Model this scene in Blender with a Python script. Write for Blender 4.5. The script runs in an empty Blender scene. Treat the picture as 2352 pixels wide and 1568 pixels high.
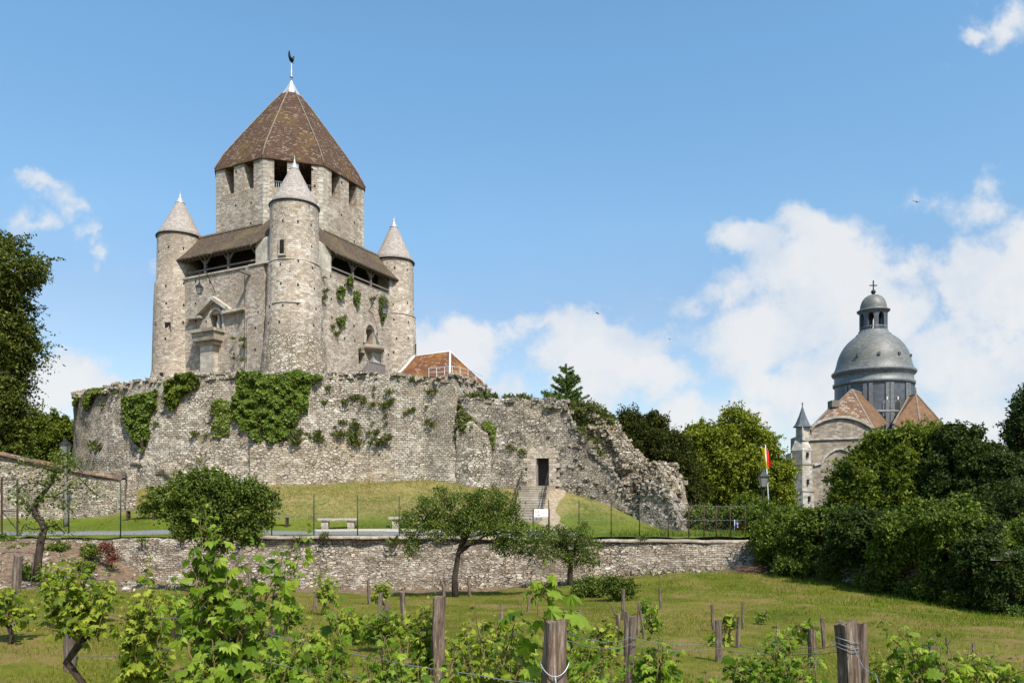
import bpy, bmesh, math, random
import numpy as np
from mathutils import Vector, Matrix
R = math.radians
rng = np.random.default_rng(7)
random.seed(7)
scene = bpy.context.scene
COL = scene.collection

# ------------------------------------------------------------------ camera, sky, sun, exposure
F = 1740.0                       # focal length in pixels of a 2352 px wide frame
cam_d = bpy.data.cameras.new('camera'); cam = bpy.data.objects.new('camera', cam_d); COL.objects.link(cam)
cam.location = (0, 0, 0); cam.rotation_euler = (R(90), 0, 0)
cam_d.sensor_width = 36; cam_d.lens = 36*F/2352; cam_d.shift_y = 366/2352
cam_d.clip_start = 0.1; cam_d.clip_end = 9000
scene.camera = cam

SUN = Vector((0.80, -1.44, 2.15)).normalized()
elev = math.asin(SUN.z); azim = math.atan2(SUN.x, SUN.y)
sl = bpy.data.lights.new('sun', 'SUN'); sun = bpy.data.objects.new('sun', sl); COL.objects.link(sun)
sl.energy = 5.0; sl.angle = R(0.53); sl.color = (1.0, 0.94, 0.835)
sun.rotation_euler = SUN.to_track_quat('Z', 'Y').to_euler(); sun.location = (20, -30, 60)

scene.view_settings.view_transform = 'Standard'; scene.view_settings.look = 'None'
scene.view_settings.exposure = 0.35; scene.view_settings.gamma = 1
scene.view_settings.use_curve_mapping = False

class NT:
    """small node-tree helper"""
    def __init__(s, tree): s.t = tree; s.n = tree.nodes; s.l = tree.links
    def new(s, typ, **kw):
        n = s.n.new(typ)
        for k, v in kw.items(): setattr(n, k, v)
        return n
    def put(s, sock, v):
        if hasattr(v, 'is_linked') or isinstance(v, bpy.types.NodeSocket): s.l.new(v, sock)
        else:
            if isinstance(v, (tuple, list)) and sock.type == 'RGBA' and len(v) == 3: v = (*v, 1)
            sock.default_value = v
    def math(s, op, a, b=0.0, c=None, clamp=False):
        n = s.new('ShaderNodeMath', operation=op, use_clamp=clamp)
        s.put(n.inputs[0], a); s.put(n.inputs[1], b)
        if c is not None: s.put(n.inputs[2], c)
        return n.outputs[0]
    def vmath(s, op, a, b=(0, 0, 0), out=0):
        n = s.new('ShaderNodeVectorMath', operation=op); s.put(n.inputs[0], a)
        if op == 'SCALE': s.put(n.inputs[3], b)
        else: s.put(n.inputs[1], b)
        return n.outputs[out]
    def mix(s, f, a, b, mode='MIX'):
        n = s.new('ShaderNodeMix', data_type='RGBA', blend_type=mode); n.clamp_factor = True
        s.put(n.inputs[0], f); s.put(n.inputs[6], a); s.put(n.inputs[7], b)
        return n.outputs[2]
    def ramp(s, f, stops, interp='LINEAR'):
        n = s.new('ShaderNodeValToRGB'); cr = n.color_ramp; cr.interpolation = interp
        while len(cr.elements) < len(stops): cr.elements.new(0.5)
        for e, (p, c) in zip(cr.elements, stops):
            e.position = p
            e.color = (c, c, c, 1) if isinstance(c, (int, float)) else (*c, 1)
        s.put(n.inputs[0], f)
        return n.outputs[0]
    def noise(s, vec, scale, detail=3, rough=0.55, out=0, dist=0.0):
        n = s.new('ShaderNodeTexNoise'); s.put(n.inputs['Vector'], vec)
        n.inputs['Scale'].default_value = scale; n.inputs['Detail'].default_value = detail
        n.inputs['Roughness'].default_value = rough; n.inputs['Distortion'].default_value = dist
        return n.outputs[out]
    def voro(s, vec, scale, feature='F1', out='Distance', rnd=1.0):
        n = s.new('ShaderNodeTexVoronoi', feature=feature); s.put(n.inputs['Vector'], vec)
        n.inputs['Scale'].default_value = scale; n.inputs['Randomness'].default_value = rnd
        return n.outputs[out]
    def smooth(s, v, a, b):
        n = s.new('ShaderNodeMapRange', interpolation_type='SMOOTHSTEP'); s.put(n.inputs[0], v)
        n.inputs[1].default_value = a; n.inputs[2].default_value = b
        return n.outputs[0]

# sky: physical sky plus cumulus clouds laid out by direction (azimuth / elevation tangents)
world = bpy.data.worlds.new('World'); scene.world = world; world.use_nodes = True
T = NT(world.node_tree); T.n.clear()
SKY = 0.12
sky = T.new('ShaderNodeTexSky', sky_type='NISHITA'); sky.sun_disc = False
sky.sun_elevation = elev; sky.sun_rotation = azim; sky.altitude = 100
sky.air_density = 1.0; sky.dust_density = 0.6; sky.ozone_density = 3.0
tc = T.new('ShaderNodeTexCoord'); sep = T.new('ShaderNodeSeparateXYZ'); T.l.new(tc.outputs['Generated'], sep.inputs[0])
yy = T.math('MAXIMUM', T.math('ABSOLUTE', sep.outputs[1]), 0.15)
cmb = T.new('ShaderNodeCombineXYZ')
T.l.new(T.math('DIVIDE', sep.outputs[0], yy), cmb.inputs[0]); T.l.new(T.math('DIVIDE', sep.outputs[2], yy), cmb.inputs[1])
T.l.new(T.math('MULTIPLY', sep.outputs[1], 0.4), cmb.inputs[2])
uv = cmb.outputs[0]
nz = T.noise(uv, 5.0, 4, 0.6, out=1)
nz2 = T.noise(uv, 22.0, 4, 0.6, out=1)
wv = T.vmath('ADD', uv, T.vmath('SCALE', T.vmath('SUBTRACT', nz, (0.5, 0.5, 0.5)), 0.11))
wv = T.vmath('ADD', wv, T.vmath('SCALE', T.vmath('SUBTRACT', nz2, (0.5, 0.5, 0.5)), 0.05))
sep2 = T.new('ShaderNodeSeparateXYZ'); T.l.new(wv, sep2.inputs[0])
c2 = T.new('ShaderNodeCombineXYZ'); T.l.new(sep2.outputs[0], c2.inputs[0]); T.l.new(sep2.outputs[1], c2.inputs[1])
BLOBS = [  # px, py, rx, ry, strength
 (1860,640,175,140,1.0),(1700,545,95,45,.8),(1830,530,75,70,1.0),(1950,730,200,110,.95),(1730,770,170,90,.9),(2060,640,130,60,.55),
 (1390,815,165,95,1.45),(1480,830,90,60,1.3),(1500,850,110,70,.8),(1250,765,95,40,.55),(1350,890,140,60,.9),(1040,805,125,85,1.2),(985,770,70,70,.7),(1150,880,80,50,.5),
 (2300,660,190,120,.95),(2260,480,110,70,.55),(2380,590,150,130,.8),(2190,850,200,90,.85),(2370,820,200,120,1.0),(2320,60,90,50,.5),(2235,78,45,20,.5),(2170,140,60,25,.2),
 (2060,475,80,30,.25),(100,425,75,18,.42),(150,460,34,40,.40),(190,520,28,55,.42),(218,580,40,36,.5),(60,515,60,32,.42),(120,880,160,80,1.15),(220,900,110,50,.7),(1570,950,80,60,.75),
 (1700,960,160,70,.75),(1900,900,260,120,.8),(2120,1000,320,110,.9),(280,600,60,25,.2),(10,960,120,80,.6),(230,680,60,25,.2),(1650,660,100,50,.4),
 (-500,500,400,200,.8),(3200,500,600,240,.9),(3300,900,700,200,.9),(-900,900,700,150,.7)]
acc = None
for (bx, by, rx, ry, st) in BLOBS:
    c = ((bx-1176)/F, (1150-by)/F, 0)
    q = T.vmath('MULTIPLY', T.vmath('SUBTRACT', c2.outputs[0], c), (F/rx, F/ry, 0))
    ln = T.vmath('LENGTH', q, out=1)
    g = T.math('MULTIPLY', T.math('SUBTRACT', 1.25, ln, clamp=False), st)
    acc = g if acc is None else T.math('MAXIMUM', acc, g)
fine = T.noise(uv, 14.0, 7, 0.62)
dens = T.math('ADD', acc, T.math('MULTIPLY', T.math('SUBTRACT', fine, 0.52), 1.7))
mask = T.smooth(dens, 0.0, 0.6)
# thin veil low in the sky
veil = T.math('MULTIPLY', T.smooth(sep.outputs[2], 0.45, 0.0), T.smooth(T.noise(uv, 2.6, 4, 0.6), 0.35, 0.8))
mask = T.math('MAXIMUM', mask, T.math('MULTIPLY', veil, 0.55))
mask = T.math('MULTIPLY', mask, T.smooth(sep.outputs[2], -0.02, 0.05))
mask = T.math('MULTIPLY', mask, 0.90)
shade = T.noise(T.vmath('ADD', uv, (0.03, -0.05, 0.2)), 9.0, 5, 0.6)
ccol = T.ramp(T.math('ADD', T.math('MULTIPLY', dens, 0.18), T.math('MULTIPLY', shade, 0.8)), [(0.30, (0.50, 0.57, 0.66)), (0.60, (0.68, 0.685, 0.69))])
K = 1.0/SKY
ccol = T.vmath('SCALE', ccol, K)
grade = T.ramp(sep.outputs[2], [(0.02, (.64, .60, .58)), (.24, (.71, .71, .67)), (.33, (.77, .88, .82)), (.50, (.80, 1.0, .96))])
base_sky = T.mix(1.0, sky.outputs[0], T.vmath('SCALE', grade, 1.62), 'MULTIPLY')
skyc = T.mix(mask, base_sky, ccol)
bg = T.new('ShaderNodeBackground'); T.l.new(skyc, bg.inputs[0]); bg.inputs[1].default_value = SKY
wo = T.new('ShaderNodeOutputWorld'); T.l.new(bg.outputs[0], wo.inputs[0])

# ------------------------------------------------------------------ helpers
def P(px, py, d): return np.array([(px-1176)/F*d, d, (1150-py)/F*d])
def Xp(px, d): return (px-1176)/F*d
def Zp(py, d): return (1150-py)/F*d

def tag(o, label=None, cat=None, group=None, kind=None):
    if label: o['label'] = label
    if cat: o['category'] = cat
    if group: o['group'] = group
    if kind: o['kind'] = kind
    return o
def empty(name, loc, label, cat, group=None, rz=0):
    o = bpy.data.objects.new(name, None); COL.objects.link(o); o.location = loc; o.rotation_euler = (0, 0, rz)
    o.empty_display_size = 0.3
    return tag(o, label, cat, group)
def copy_tree(o, parent=None):
    c = o.copy(); COL.objects.link(c); c.parent = parent
    for ch in list(o.children): copy_tree(ch, c)
    return c

class MB:
    """collects geometry, builds ONE mesh object; coordinates are in the parent's frame"""
    def __init__(s): s.v = []; s.f = []; s.uv = []; s.sm = []; s.n = 0
    def add(s, verts, faces, uvs=None, smooth=False):
        b = s.n; verts = [tuple(map(float, p)) for p in verts]; s.v += verts; s.n += len(verts)
        for i, f in enumerate(faces):
            s.f.append(tuple(b+k for k in f)); s.sm.append(smooth)
            if uvs is not None: s.uv.append([uvs[k] for k in f])
            else:
                a = [Vector(verts[k]) for k in f]
                nrm = Vector((0, 0, 0))
                for j in range(len(a)): nrm += (a[j]-a[0]).cross(a[(j+1) % len(a)]-a[0])
                if nrm.length > 0: nrm.normalize()
                h = math.hypot(nrm.x, nrm.y)
                if h > 0.25:
                    tx, ty = -nrm.y/h, nrm.x/h
                    s.uv.append([(p.x*tx+p.y*ty, p.z/max(0.3, h) if h < .9 else p.z) for p in a])
                else: s.uv.append([(p.x, p.y) for p in a])
    def box(s, x0, x1, y0, y1, z0, z1, taper=0):
        t = taper
        v = [(x0, y0, z0), (x1, y0, z0), (x1, y1, z0), (x0, y1, z0), (x0+t, y0+t, z1), (x1-t, y0+t, z1), (x1-t, y1-t, z1), (x0+t, y1-t, z1)]
        s.add(v, [(0, 3, 2, 1), (4, 5, 6, 7), (0, 1, 5, 4), (1, 2, 6, 5), (2, 3, 7, 6), (3, 0, 4, 7)])
    def obox(s, c, ax, ay, az, hx, hy, hz):
        c, ax, ay, az = map(Vector, (c, ax, ay, az)); v = []
        for k in (-1, 1):
            for (i, j) in ((-1, -1), (1, -1), (1, 1), (-1, 1)): v.append(c+ax*hx*i+ay*hy*j+az*hz*k)
        s.add(v, [(0, 3, 2, 1), (4, 5, 6, 7), (0, 1, 5, 4), (1, 2, 6, 5), (2, 3, 7, 6), (3, 0, 4, 7)])
    def bar(s, p, q, w, h=None, up=(0, 0, 1)):
        h = h or w; p, q = Vector(p), Vector(q); d = (q-p); L = d.length; d.normalize()
        up = Vector(up)
        if abs(d.dot(up)) > .95: up = Vector((1, 0, 0))
        a = d.cross(up).normalized(); b = a.cross(d).normalized()
        s.obox((p+q)/2, a, b, d, w/2, h/2, L/2)
    def tube(s, pts, rad, seg=8, cap=True, jit=0):
        pts = [Vector(p) for p in pts]; n = len(pts)
        if isinstance(rad, (int, float)): rad = [rad]*n
        V = []; U = []; prev = None; L = 0
        for i, p in enumerate(pts):
            d = (pts[min(i+1, n-1)]-pts[max(i-1, 0)]).normalized()
            if prev is None:
                a = d.cross(Vector((0, 0, 1)));
                if a.length < .1: a = d.cross(Vector((1, 0, 0)))
            else: a = prev-d*prev.dot(d)
            a.normalize(); prev = a; b = d.cross(a)
            if i: L += (p-pts[i-1]).length
            for k in range(seg+1):
                t = 2*math.pi*(k % seg)/seg; r = rad[i]
                if jit: r *= 1+jit*math.sin(t*3+i*1.7)*.6+jit*math.sin(t*5+i*.6)*.4
                V.append(p+(a*math.cos(t)+b*math.sin(t))*r); U.append((2*math.pi*max(rad)*k/seg, L))
        w = seg+1
        fc = [(i*w+k, i*w+k+1, (i+1)*w+k+1, (i+1)*w+k) for i in range(n-1) for k in range(seg)]
        if cap: fc += [tuple(range(seg-1, -1, -1)), tuple((n-1)*w+k for k in range(seg))]
        s.add(V, fc, U, smooth=seg > 5)
    def lathe(s, prof, c=(0, 0), seg=32, smooth=True, a0=0, a1=2*math.pi, noise=0, ur=None):
        """prof: list of (r, z)"""
        V = []; U = []; w = seg+1; ur = ur or max(p[0] for p in prof); L = 0
        for i, (r, z) in enumerate(prof):
            if i: L += math.hypot(r-prof[i-1][0], z-prof[i-1][1])
            for k in range(w):
                t = a0+(a1-a0)*k/seg
                V.append((c[0]+r*math.cos(t), c[1]+r*math.sin(t), z)); U.append((ur*t, prof[0][1]-L if prof[-1][1] < prof[0][1] else prof[0][1]+L))
        up = prof[-1][1] > prof[0][1]
        fc = []
        for i in range(len(prof)-1):
            for k in range(seg):
                q = (i*w+k, i*w+k+1, (i+1)*w+k+1, (i+1)*w+k)
                fc.append(q if up else q[::-1])
        if noise:
            A = np.array(V); nn = fbm(A*[1, 1, 1], 1.1, 5)*noise
            ang = np.arctan2(A[:, 1]-c[1], A[:, 0]-c[0]); A[:, 0] += np.cos(ang)*nn; A[:, 1] += np.sin(ang)*nn
            # close the seam
            for i in range(len(prof)):
                if abs(a1-a0-2*math.pi) < 1e-6: A[i*w+seg] = A[i*w]
            V = A
        s.add(V, fc, U, smooth=smooth)
    def grid(s, G, U=None, smooth=True, flip=False):
        G = np.asarray(G); a, b = G.shape[:2]
        V = G.reshape(-1, 3)
        i, j = np.meshgrid(np.arange(a-1), np.arange(b-1), indexing='ij')
        k = (i*b+j).ravel()
        fc = [(int(q), int(q+b), int(q+b+1), int(q+1)) for q in k]
        if flip: fc = [f[::-1] for f in fc]
        uvs = None if U is None else [tuple(map(float, u)) for u in np.asarray(U).reshape(-1, 2)]
        s.add(V, fc, uvs, smooth)
    def build(s, name, m, parent=None, off=None):
        me = bpy.data.meshes.new(name); v = s.v
        if off is not None: v = [(p[0]-off[0], p[1]-off[1], p[2]-off[2]) for p in v]
        me.from_pydata(v, [], s.f); me.update()
        ul = me.uv_layers.new(name='UVMap')
        ul.data.foreach_set('uv', np.array([c for f in s.uv for c in f], dtype=np.float32).ravel())
        me.polygons.foreach_set('use_smooth', np.array(s.sm, dtype=bool))
        o = bpy.data.objects.new(name, me); COL.objects.link(o); o.parent = parent
        if m is not None: me.materials.append(m)
        return o

def hash3(i, j, k, seed):
    h = (i.astype(np.int64)*374761393+j.astype(np.int64)*668265263+k.astype(np.int64)*2147483647+seed*974634777) & 0xffffffff
    h = ((h ^ (h >> 13))*1274126177) & 0xffffffff
    h = (h ^ (h >> 16)) & 0xffffffff
    return h/4294967295.0
def vnoise(p, seed=0):
    p = np.asarray(p, float); f = np.floor(p); t = p-f; t = t*t*(3-2*t); f = f.astype(np.int64); r = 0
    for a in (0, 1):
        for b in (0, 1):
            for c in (0, 1):
                w = (t[..., 0] if a else 1-t[..., 0])*(t[..., 1] if b else 1-t[..., 1])*(t[..., 2] if c else 1-t[..., 2])
                r = r+w*hash3(f[..., 0]+a, f[..., 1]+b, f[..., 2]+c, seed)
    return r*2-1
def fbm(p, scale, seed=0, oct=3, gain=.5):
    r = 0; a = 1
    for o in range(oct): r = r+a*vnoise(np.asarray(p)*scale*2**o, seed+o); a *= gain
    return r

def mesh_np(name, V, loops, per, m, parent=None, smooth=False):
    """fast mesh of equal-sized polygons"""
    me = bpy.data.meshes.new(name); nf = len(loops)//per
    me.vertices.add(len(V)); me.vertices.foreach_set('co', np.asarray(V, np.float32).ravel())
    me.loops.add(len(loops)); me.loops.foreach_set('vertex_index', np.asarray(loops, np.int32))
    me.polygons.add(nf); me.polygons.foreach_set('loop_start', np.arange(0, nf*per, per, dtype=np.int32))
    me.polygons.foreach_set('loop_total', np.full(nf, per, np.int32))
    me.polygons.foreach_set('use_smooth', np.full(nf, smooth, bool))
    me.update(calc_edges=True); me.validate()
    o = bpy.data.objects.new(name, me); COL.objects.link(o); o.parent = parent
    me.materials.append(m)
    return o

# leaf templates: verts in x (width) y (length, stalk at 0) z (bend)
LEAF = {}
LEAF['rhomb'] = (np.array([(0, 0, 0), (.32, .5, .06), (0, 1, -.06), (-.32, .5, .06)]), [(0, 1, 2, 3)])
LEAF['long'] = (np.array([(0, 0, 0), (.17, .5, .03), (0, 1, -.10), (-.17, .5, .03)]), [(0, 1, 2, 3)])
LEAF['blade'] = (np.array([(-.06, 0, 0), (.06, 0, 0), (.0, 1, .25)]), [(0, 1, 2)])
def _vine():
    out = [(0, .0), (.20, -.14), (.44, -.06), (.40, .14), (.58, .34), (.40, .44), (.42, .66), (.20, .68), (.0, 1.0)]
    o = out + [(-x, y) for x, y in out[-2:0:-1]]
    V = [(0, .32, .10)]+[(x, y, .0-.25*x*x-.12*(y-.3)**2+.05*((i % 2)*2-1)) for i, (x, y) in enumerate(o)]
    n = len(o)
    return np.array(V), [(0, 1+i, 1+(i+1) % n) for i in range(n)]
LEAF['vine'] = _vine()
LEAF['vine_far'] = (np.array([(0, 0, 0), (.45, .05, -.05), (.42, .6, -.06), (0, 1, -.1), (-.42, .6, -.06), (-.45, .05, -.05)]), [(0, 1, 2, 3, 4, 5)])
def unit(a): return a/np.maximum(1e-9, np.linalg.norm(a, axis=-1, keepdims=True))
def leaves(name, C, Nrm, D, S, shape, m, parent=None):
    """C positions, Nrm face normals, D tip directions, S sizes"""
    tv, tf = LEAF[shape]; C = np.asarray(C); n = len(C)
    y = unit(D); z = unit(Nrm-np.sum(Nrm*y, 1, keepdims=True)*y); x = np.cross(y, z)
    h = np.abs(np.sin(np.arange(n)*12.9898)*43758.5453) % 1; h2 = np.abs(np.sin(np.arange(n)*78.233)*24634.6345) % 1
    x = x*(.72+.38*h2)[:, None]; z = z*(.2+2.6*h)[:, None]          # every leaf curls and narrows differently
    V = C[:, None, :]+(x[:, None, :]*tv[None, :, 0:1]+y[:, None, :]*tv[None, :, 1:2]+z[:, None, :]*tv[None, :, 2:3])*np.asarray(S)[:, None, None]
    per = len(tf[0]); lp = (np.arange(n)[:, None]*len(tv)+np.array(tf).ravel()[None, :]).ravel()
    return mesh_np(name, V.reshape(-1, 3), lp, per, m, parent, smooth=False)

def rdir(n, r=rng): return unit(r.normal(size=(n, 3)))
# ------------------------------------------------------------------ materials
MATS = {}
def newmat(name):
    m = bpy.data.materials.new(name); m.use_nodes = True; t = NT(m.node_tree); t.n.clear()
    out = t.new('ShaderNodeOutputMaterial'); b = t.new('ShaderNodeBsdfPrincipled'); t.l.new(b.outputs[0], out.inputs[0])
    MATS[name] = m
    return m, t, b, out
def coords(t, kind='Object'):
    return t.new('ShaderNodeTexCoord').outputs[kind]

def stone(name, cw=.42, ch=.2, lo=(.20, .165, .125), mid=(.36, .31, .245), hi=(.58, .53, .45), joint=(.12, .095, .07), stain=(.17, .135, .10),
          irregular=.5, speck=.35, jw=.035, bump=.5, holes=0.0, warm=(.45, .36, .24), stain_amt=.6, jamt=.8, blot=1.0, spsc=6.5):
    """limestone masonry in UV metres: courses (brick) blended with rubble (voronoi)"""
    m, t, b, out = newmat(name)
    u = coords(t, 'UV'); ob = coords(t, 'Object')
    n1 = t.noise(ob, 2.6, 3, .6, out=1)
    d = t.vmath('SCALE', t.vmath('SUBTRACT', n1, (.5, .5, .5)), .16*irregular+.04)
    low = t.vmath('SCALE', t.vmath('SUBTRACT', t.noise(ob, .7, 2, .5, out=1), (.5, .5, .5)), .22*irregular+.05)
    uu = t.vmath('ADD', t.vmath('ADD', u, d), low)
    br = t.new('ShaderNodeTexBrick'); t.l.new(uu, br.inputs['Vector']); br.offset = .5
    br.inputs['Scale'].default_value = 1; br.inputs['Brick Width'].default_value = cw; br.inputs['Row Height'].default_value = ch
    br.inputs['Mortar Size'].default_value = jw*.6; br.inputs['Mortar Smooth'].default_value = .6
    br.inputs['Color1'].default_value = (0, 0, 0, 1); br.inputs['Color2'].default_value = (1, 1, 1, 1)
    br.inputs['Mortar'].default_value = (.5, .5, .5, 1)
    mp = t.vmath('MULTIPLY', uu, (1/cw*1.1, 1/ch*1.0, 1))
    vd = t.voro(mp, 1.0, 'DISTANCE_TO_EDGE'); vc = t.voro(mp, 1.0, 'F1', 'Color')
    vcs = t.new('ShaderNodeSeparateColor'); t.l.new(vc, vcs.inputs[0])
    sel = t.smooth(t.noise(ob, .45, 3, .6), .62-.35*irregular, .78-.35*irregular)
    jv = t.smooth(vd, .10, .02)
    jb = br.outputs['Fac']
    jn = t.math('ADD', t.math('MULTIPLY', jv, sel), t.math('MULTIPLY', jb, t.math('SUBTRACT', 1.0, sel)))
    # joints filled flush in places
    jn = t.math('MULTIPLY', jn, t.smooth(t.noise(ob, 1.1, 4, .7), .30, .58))
    bc = t.new('ShaderNodeSeparateColor'); t.l.new(br.outputs['Color'], bc.inputs[0])
    cell = t.math('ADD', t.math('MULTIPLY', vcs.outputs[0], sel), t.math('MULTIPLY', bc.outputs[0], t.math('SUBTRACT', 1.0, sel)))
    fine = t.noise(ob, 8.0, 4, .7)
    tone = t.math('ADD', t.math('MULTIPLY', cell, .45), t.math('MULTIPLY', fine, .62))
    col = t.ramp(tone, [(.22, lo), (.50, mid), (.78, hi)])
    col = t.mix(t.math('MULTIPLY', t.smooth(vcs.outputs[1], .80, .86), speck*blot), col, (.72, .67, .59))
    col = t.mix(t.math('MULTIPLY', t.smooth(vcs.outputs[2], .22, .12), jamt*.75*blot), col, lo)
    pit = t.noise(ob, 11.0, 3, .7)
    col = t.mix(t.math('MULTIPLY', t.smooth(pit, .42, .34), jamt*.7), col, joint)
    big = t.noise(ob, .33, 5, .62)
    col = t.mix(t.math('MULTIPLY', t.smooth(big, .45, .68), stain_amt), col, t.mix(fine, stain, mid))
    col = t.mix(t.math('MULTIPLY', t.smooth(t.noise(t.vmath('ADD', ob, (9, 4, 2)), .5, 4, .6), .52, .72), .45), col, warm)
    # vertical water streaks
    st = t.noise(t.vmath('MULTIPLY', ob, (1.6, 1.6, .14)), 1.3, 4, .6)
    col = t.mix(t.math('MULTIPLY', t.smooth(st, .52, .70), .38), col, stain)
    # pale lichen and bare stone spots
    sp = t.voro(t.vmath('ADD', u, t.vmath('SCALE', n1, .1)), spsc, 'F1')
    spm = t.math('MULTIPLY', t.smooth(sp, .26, .14), t.smooth(t.noise(ob, 1.3, 3, .7), .42, .62))
    col = t.mix(t.math('MULTIPLY', spm, speck), col, (.74, .71, .66))
    col = t.mix(t.math('MULTIPLY', jn, jamt), col, joint)
    h = t.math('SUBTRACT', t.math('MULTIPLY', fine, .5), t.math('MULTIPLY', jn, 1.0))
    h = t.math('ADD', h, t.math('ADD', t.math('MULTIPLY', cell, .35), t.math('MULTIPLY', pit, .8)))
    if holes:
        gx, gy = holes if isinstance(holes, tuple) else (1.5, 1.25)
        ws = t.vmath('MULTIPLY', u, (1/gx, 1/gy, 0)); fl = t.vmath('FLOOR', ws)
        wn = t.new('ShaderNodeTexWhiteNoise', noise_dimensions='2D'); t.l.new(fl, wn.inputs['Vector'])
        off = t.vmath('MULTIPLY', t.vmath('ADD', t.vmath('MULTIPLY', wn.outputs['Color'], (.5, .25, 0)), (.25, .38, 0)), (1, 1, 0))
        fr = t.vmath('ABSOLUTE', t.vmath('MULTIPLY', t.vmath('SUBTRACT', t.vmath('SUBTRACT', ws, fl), off), (gx, gy, 0)))
        sx = t.new('ShaderNodeSeparateXYZ'); t.l.new(fr, sx.inputs[0])
        hm = t.math('MULTIPLY', t.math('LESS_THAN', sx.outputs[0], .07), t.math('LESS_THAN', sx.outputs[1], .10))
        hm = t.math('MULTIPLY', hm, t.math('GREATER_THAN', wn.outputs['Value'], .35))
        col = t.mix(t.math('MULTIPLY', hm, .93), col, (.012, .01, .008)); h = t.math('SUBTRACT', h, t.math('MULTIPLY', hm, 2.0))
    bp = t.new('ShaderNodeBump'); bp.inputs['Strength'].default_value = bump; bp.inputs['Distance'].default_value = .09
    t.l.new(h, bp.inputs['Height'])
    t.l.new(col, b.inputs['Base Color']); t.l.new(bp.outputs[0], b.inputs['Normal']); b.inputs['Roughness'].default_value = .93
    b.inputs['Specular IOR Level'].default_value = .15
    return m

def simple(name, c1, c2=None, scale=6, rough=.8, metal=0.0, bump=0.0, spec=.3, stretch=(1, 1, 1), detail=4):
    m, t, b, out = newmat(name); ob = coords(t)
    n = t.noise(t.vmath('MULTIPLY', ob, stretch), scale, detail, .62)
    col = t.ramp(n, [(.32, c1), (.68, c2 or c1)])
    t.l.new(col, b.inputs['Base Color']); b.inputs['Roughness'].default_value = rough; b.inputs['Metallic'].default_value = metal
    b.inputs['Specular IOR Level'].default_value = spec
    if bump:
        bp = t.new('ShaderNodeBump'); bp.inputs['Strength'].default_value = bump; bp.inputs['Distance'].default_value = .03
        t.l.new(n, bp.inputs['Height']); t.l.new(bp.outputs[0], b.inputs['Normal'])
    return m

def tiles(name, w, h, c1, c2, dark, moss=(.22, .12, .03), moss_amt=.5, light=(.45, .38, .30), bump=.5, rough=.9, spec=.2, light_amt=.8, lt=.72):
    m, t, b, out = newmat(name); u = coords(t, 'UV'); ob = coords(t)
    wob = t.vmath('SCALE', t.vmath('SUBTRACT', t.noise(ob, 1.5, 3, .6, out=1), (.5, .5, .5)), .06)
    br = t.new('ShaderNodeTexBrick'); t.l.new(t.vmath('ADD', u, wob), br.inputs['Vector'])
    br.inputs['Scale'].default_value = 1; br.inputs['Brick Width'].default_value = w; br.inputs['Row Height'].default_value = h
    br.inputs['Mortar Size'].default_value = h*.1; br.inputs['Mortar Smooth'].default_value = .3
    br.inputs['Color1'].default_value = (0, 0, 0, 1); br.inputs['Color2'].default_value = (1, 1, 1, 1); br.inputs['Mortar'].default_value = (.3, .3, .3, 1)
    bc = t.new('ShaderNodeSeparateColor'); t.l.new(br.outputs['Color'], bc.inputs[0])
    f = t.noise(ob, 5, 5, .7)
    f2 = t.noise(ob, 16, 2, .6)
    col = t.ramp(t.math('ADD', t.math('MULTIPLY', bc.outputs[0], .35), t.math('MULTIPLY', f, .65)), [(.25, c1), (.75, c2)])
    col = t.mix(t.math('MULTIPLY', t.smooth(t.noise(ob, .55, 5, .6), .48, .66), moss_amt), col, t.mix(f, moss, (moss[0]*1.6, moss[1]*1.5, moss[2]*1.2)))
    lm = t.math('MULTIPLY', t.smooth(bc.outputs[0], lt, lt+.12), t.smooth(f2, .48, .6))
    col = t.mix(t.math('MULTIPLY', lm, light_amt), col, light)
    col = t.mix(t.math('MULTIPLY', br.outputs['Fac'], .7), col, dark)
    hh = t.math('SUBTRACT', t.math('ADD', t.math('MULTIPLY', f, .5), t.math('MULTIPLY', bc.outputs[0], .4)), br.outputs['Fac'])
    bp = t.new('ShaderNodeBump'); bp.inputs['Strength'].default_value = bump; bp.inputs['Distance'].default_value = .04
    t.l.new(hh, bp.inputs['Height']); t.l.new(bp.outputs[0], b.inputs['Normal'])
    t.l.new(col, b.inputs['Base Color']); b.inputs['Roughness'].default_value = rough; b.inputs['Specular IOR Level'].default_value = spec
    return m

def leafmat(name, dark, mid, light, trans=.35, rough=.5, spec=.18, nscale=.9, tip=None):
    """leaf: colour differs per leaf and softly per clump; lets some light through"""
    m = bpy.data.materials.new(name); m.use_nodes = True; t = NT(m.node_tree); t.n.clear(); MATS[name] = m
    out = t.new('ShaderNodeOutputMaterial'); geo = t.new('ShaderNodeNewGeometry'); ob = coords(t)
    v = t.math('ADD', t.math('MULTIPLY', geo.outputs['Random Per Island'], .6), t.math('MULTIPLY', t.noise(ob, nscale, 3, .6), .45))
    st = [(.15, dark), (.5, mid), (.88, light)]
    if tip: st.append((.97, tip))
    col = t.ramp(v, st)
    b = t.new('ShaderNodeBsdfPrincipled'); t.l.new(col, b.inputs['Base Color']); b.inputs['Roughness'].default_value = rough
    b.inputs['Specular IOR Level'].default_value = spec
    tr = t.new('ShaderNodeBsdfTranslucent'); t.l.new(t.mix(1.0, col, (1.25, 1.35, .55), 'MULTIPLY'), tr.inputs[0])
    mx = t.new('ShaderNodeMixShader'); mx.inputs[0].default_value = trans
    t.l.new(b.outputs[0], mx.inputs[1]); t.l.new(tr.outputs[0], mx.inputs[2]); t.l.new(mx.outputs[0], out.inputs[0])
    return m

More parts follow.
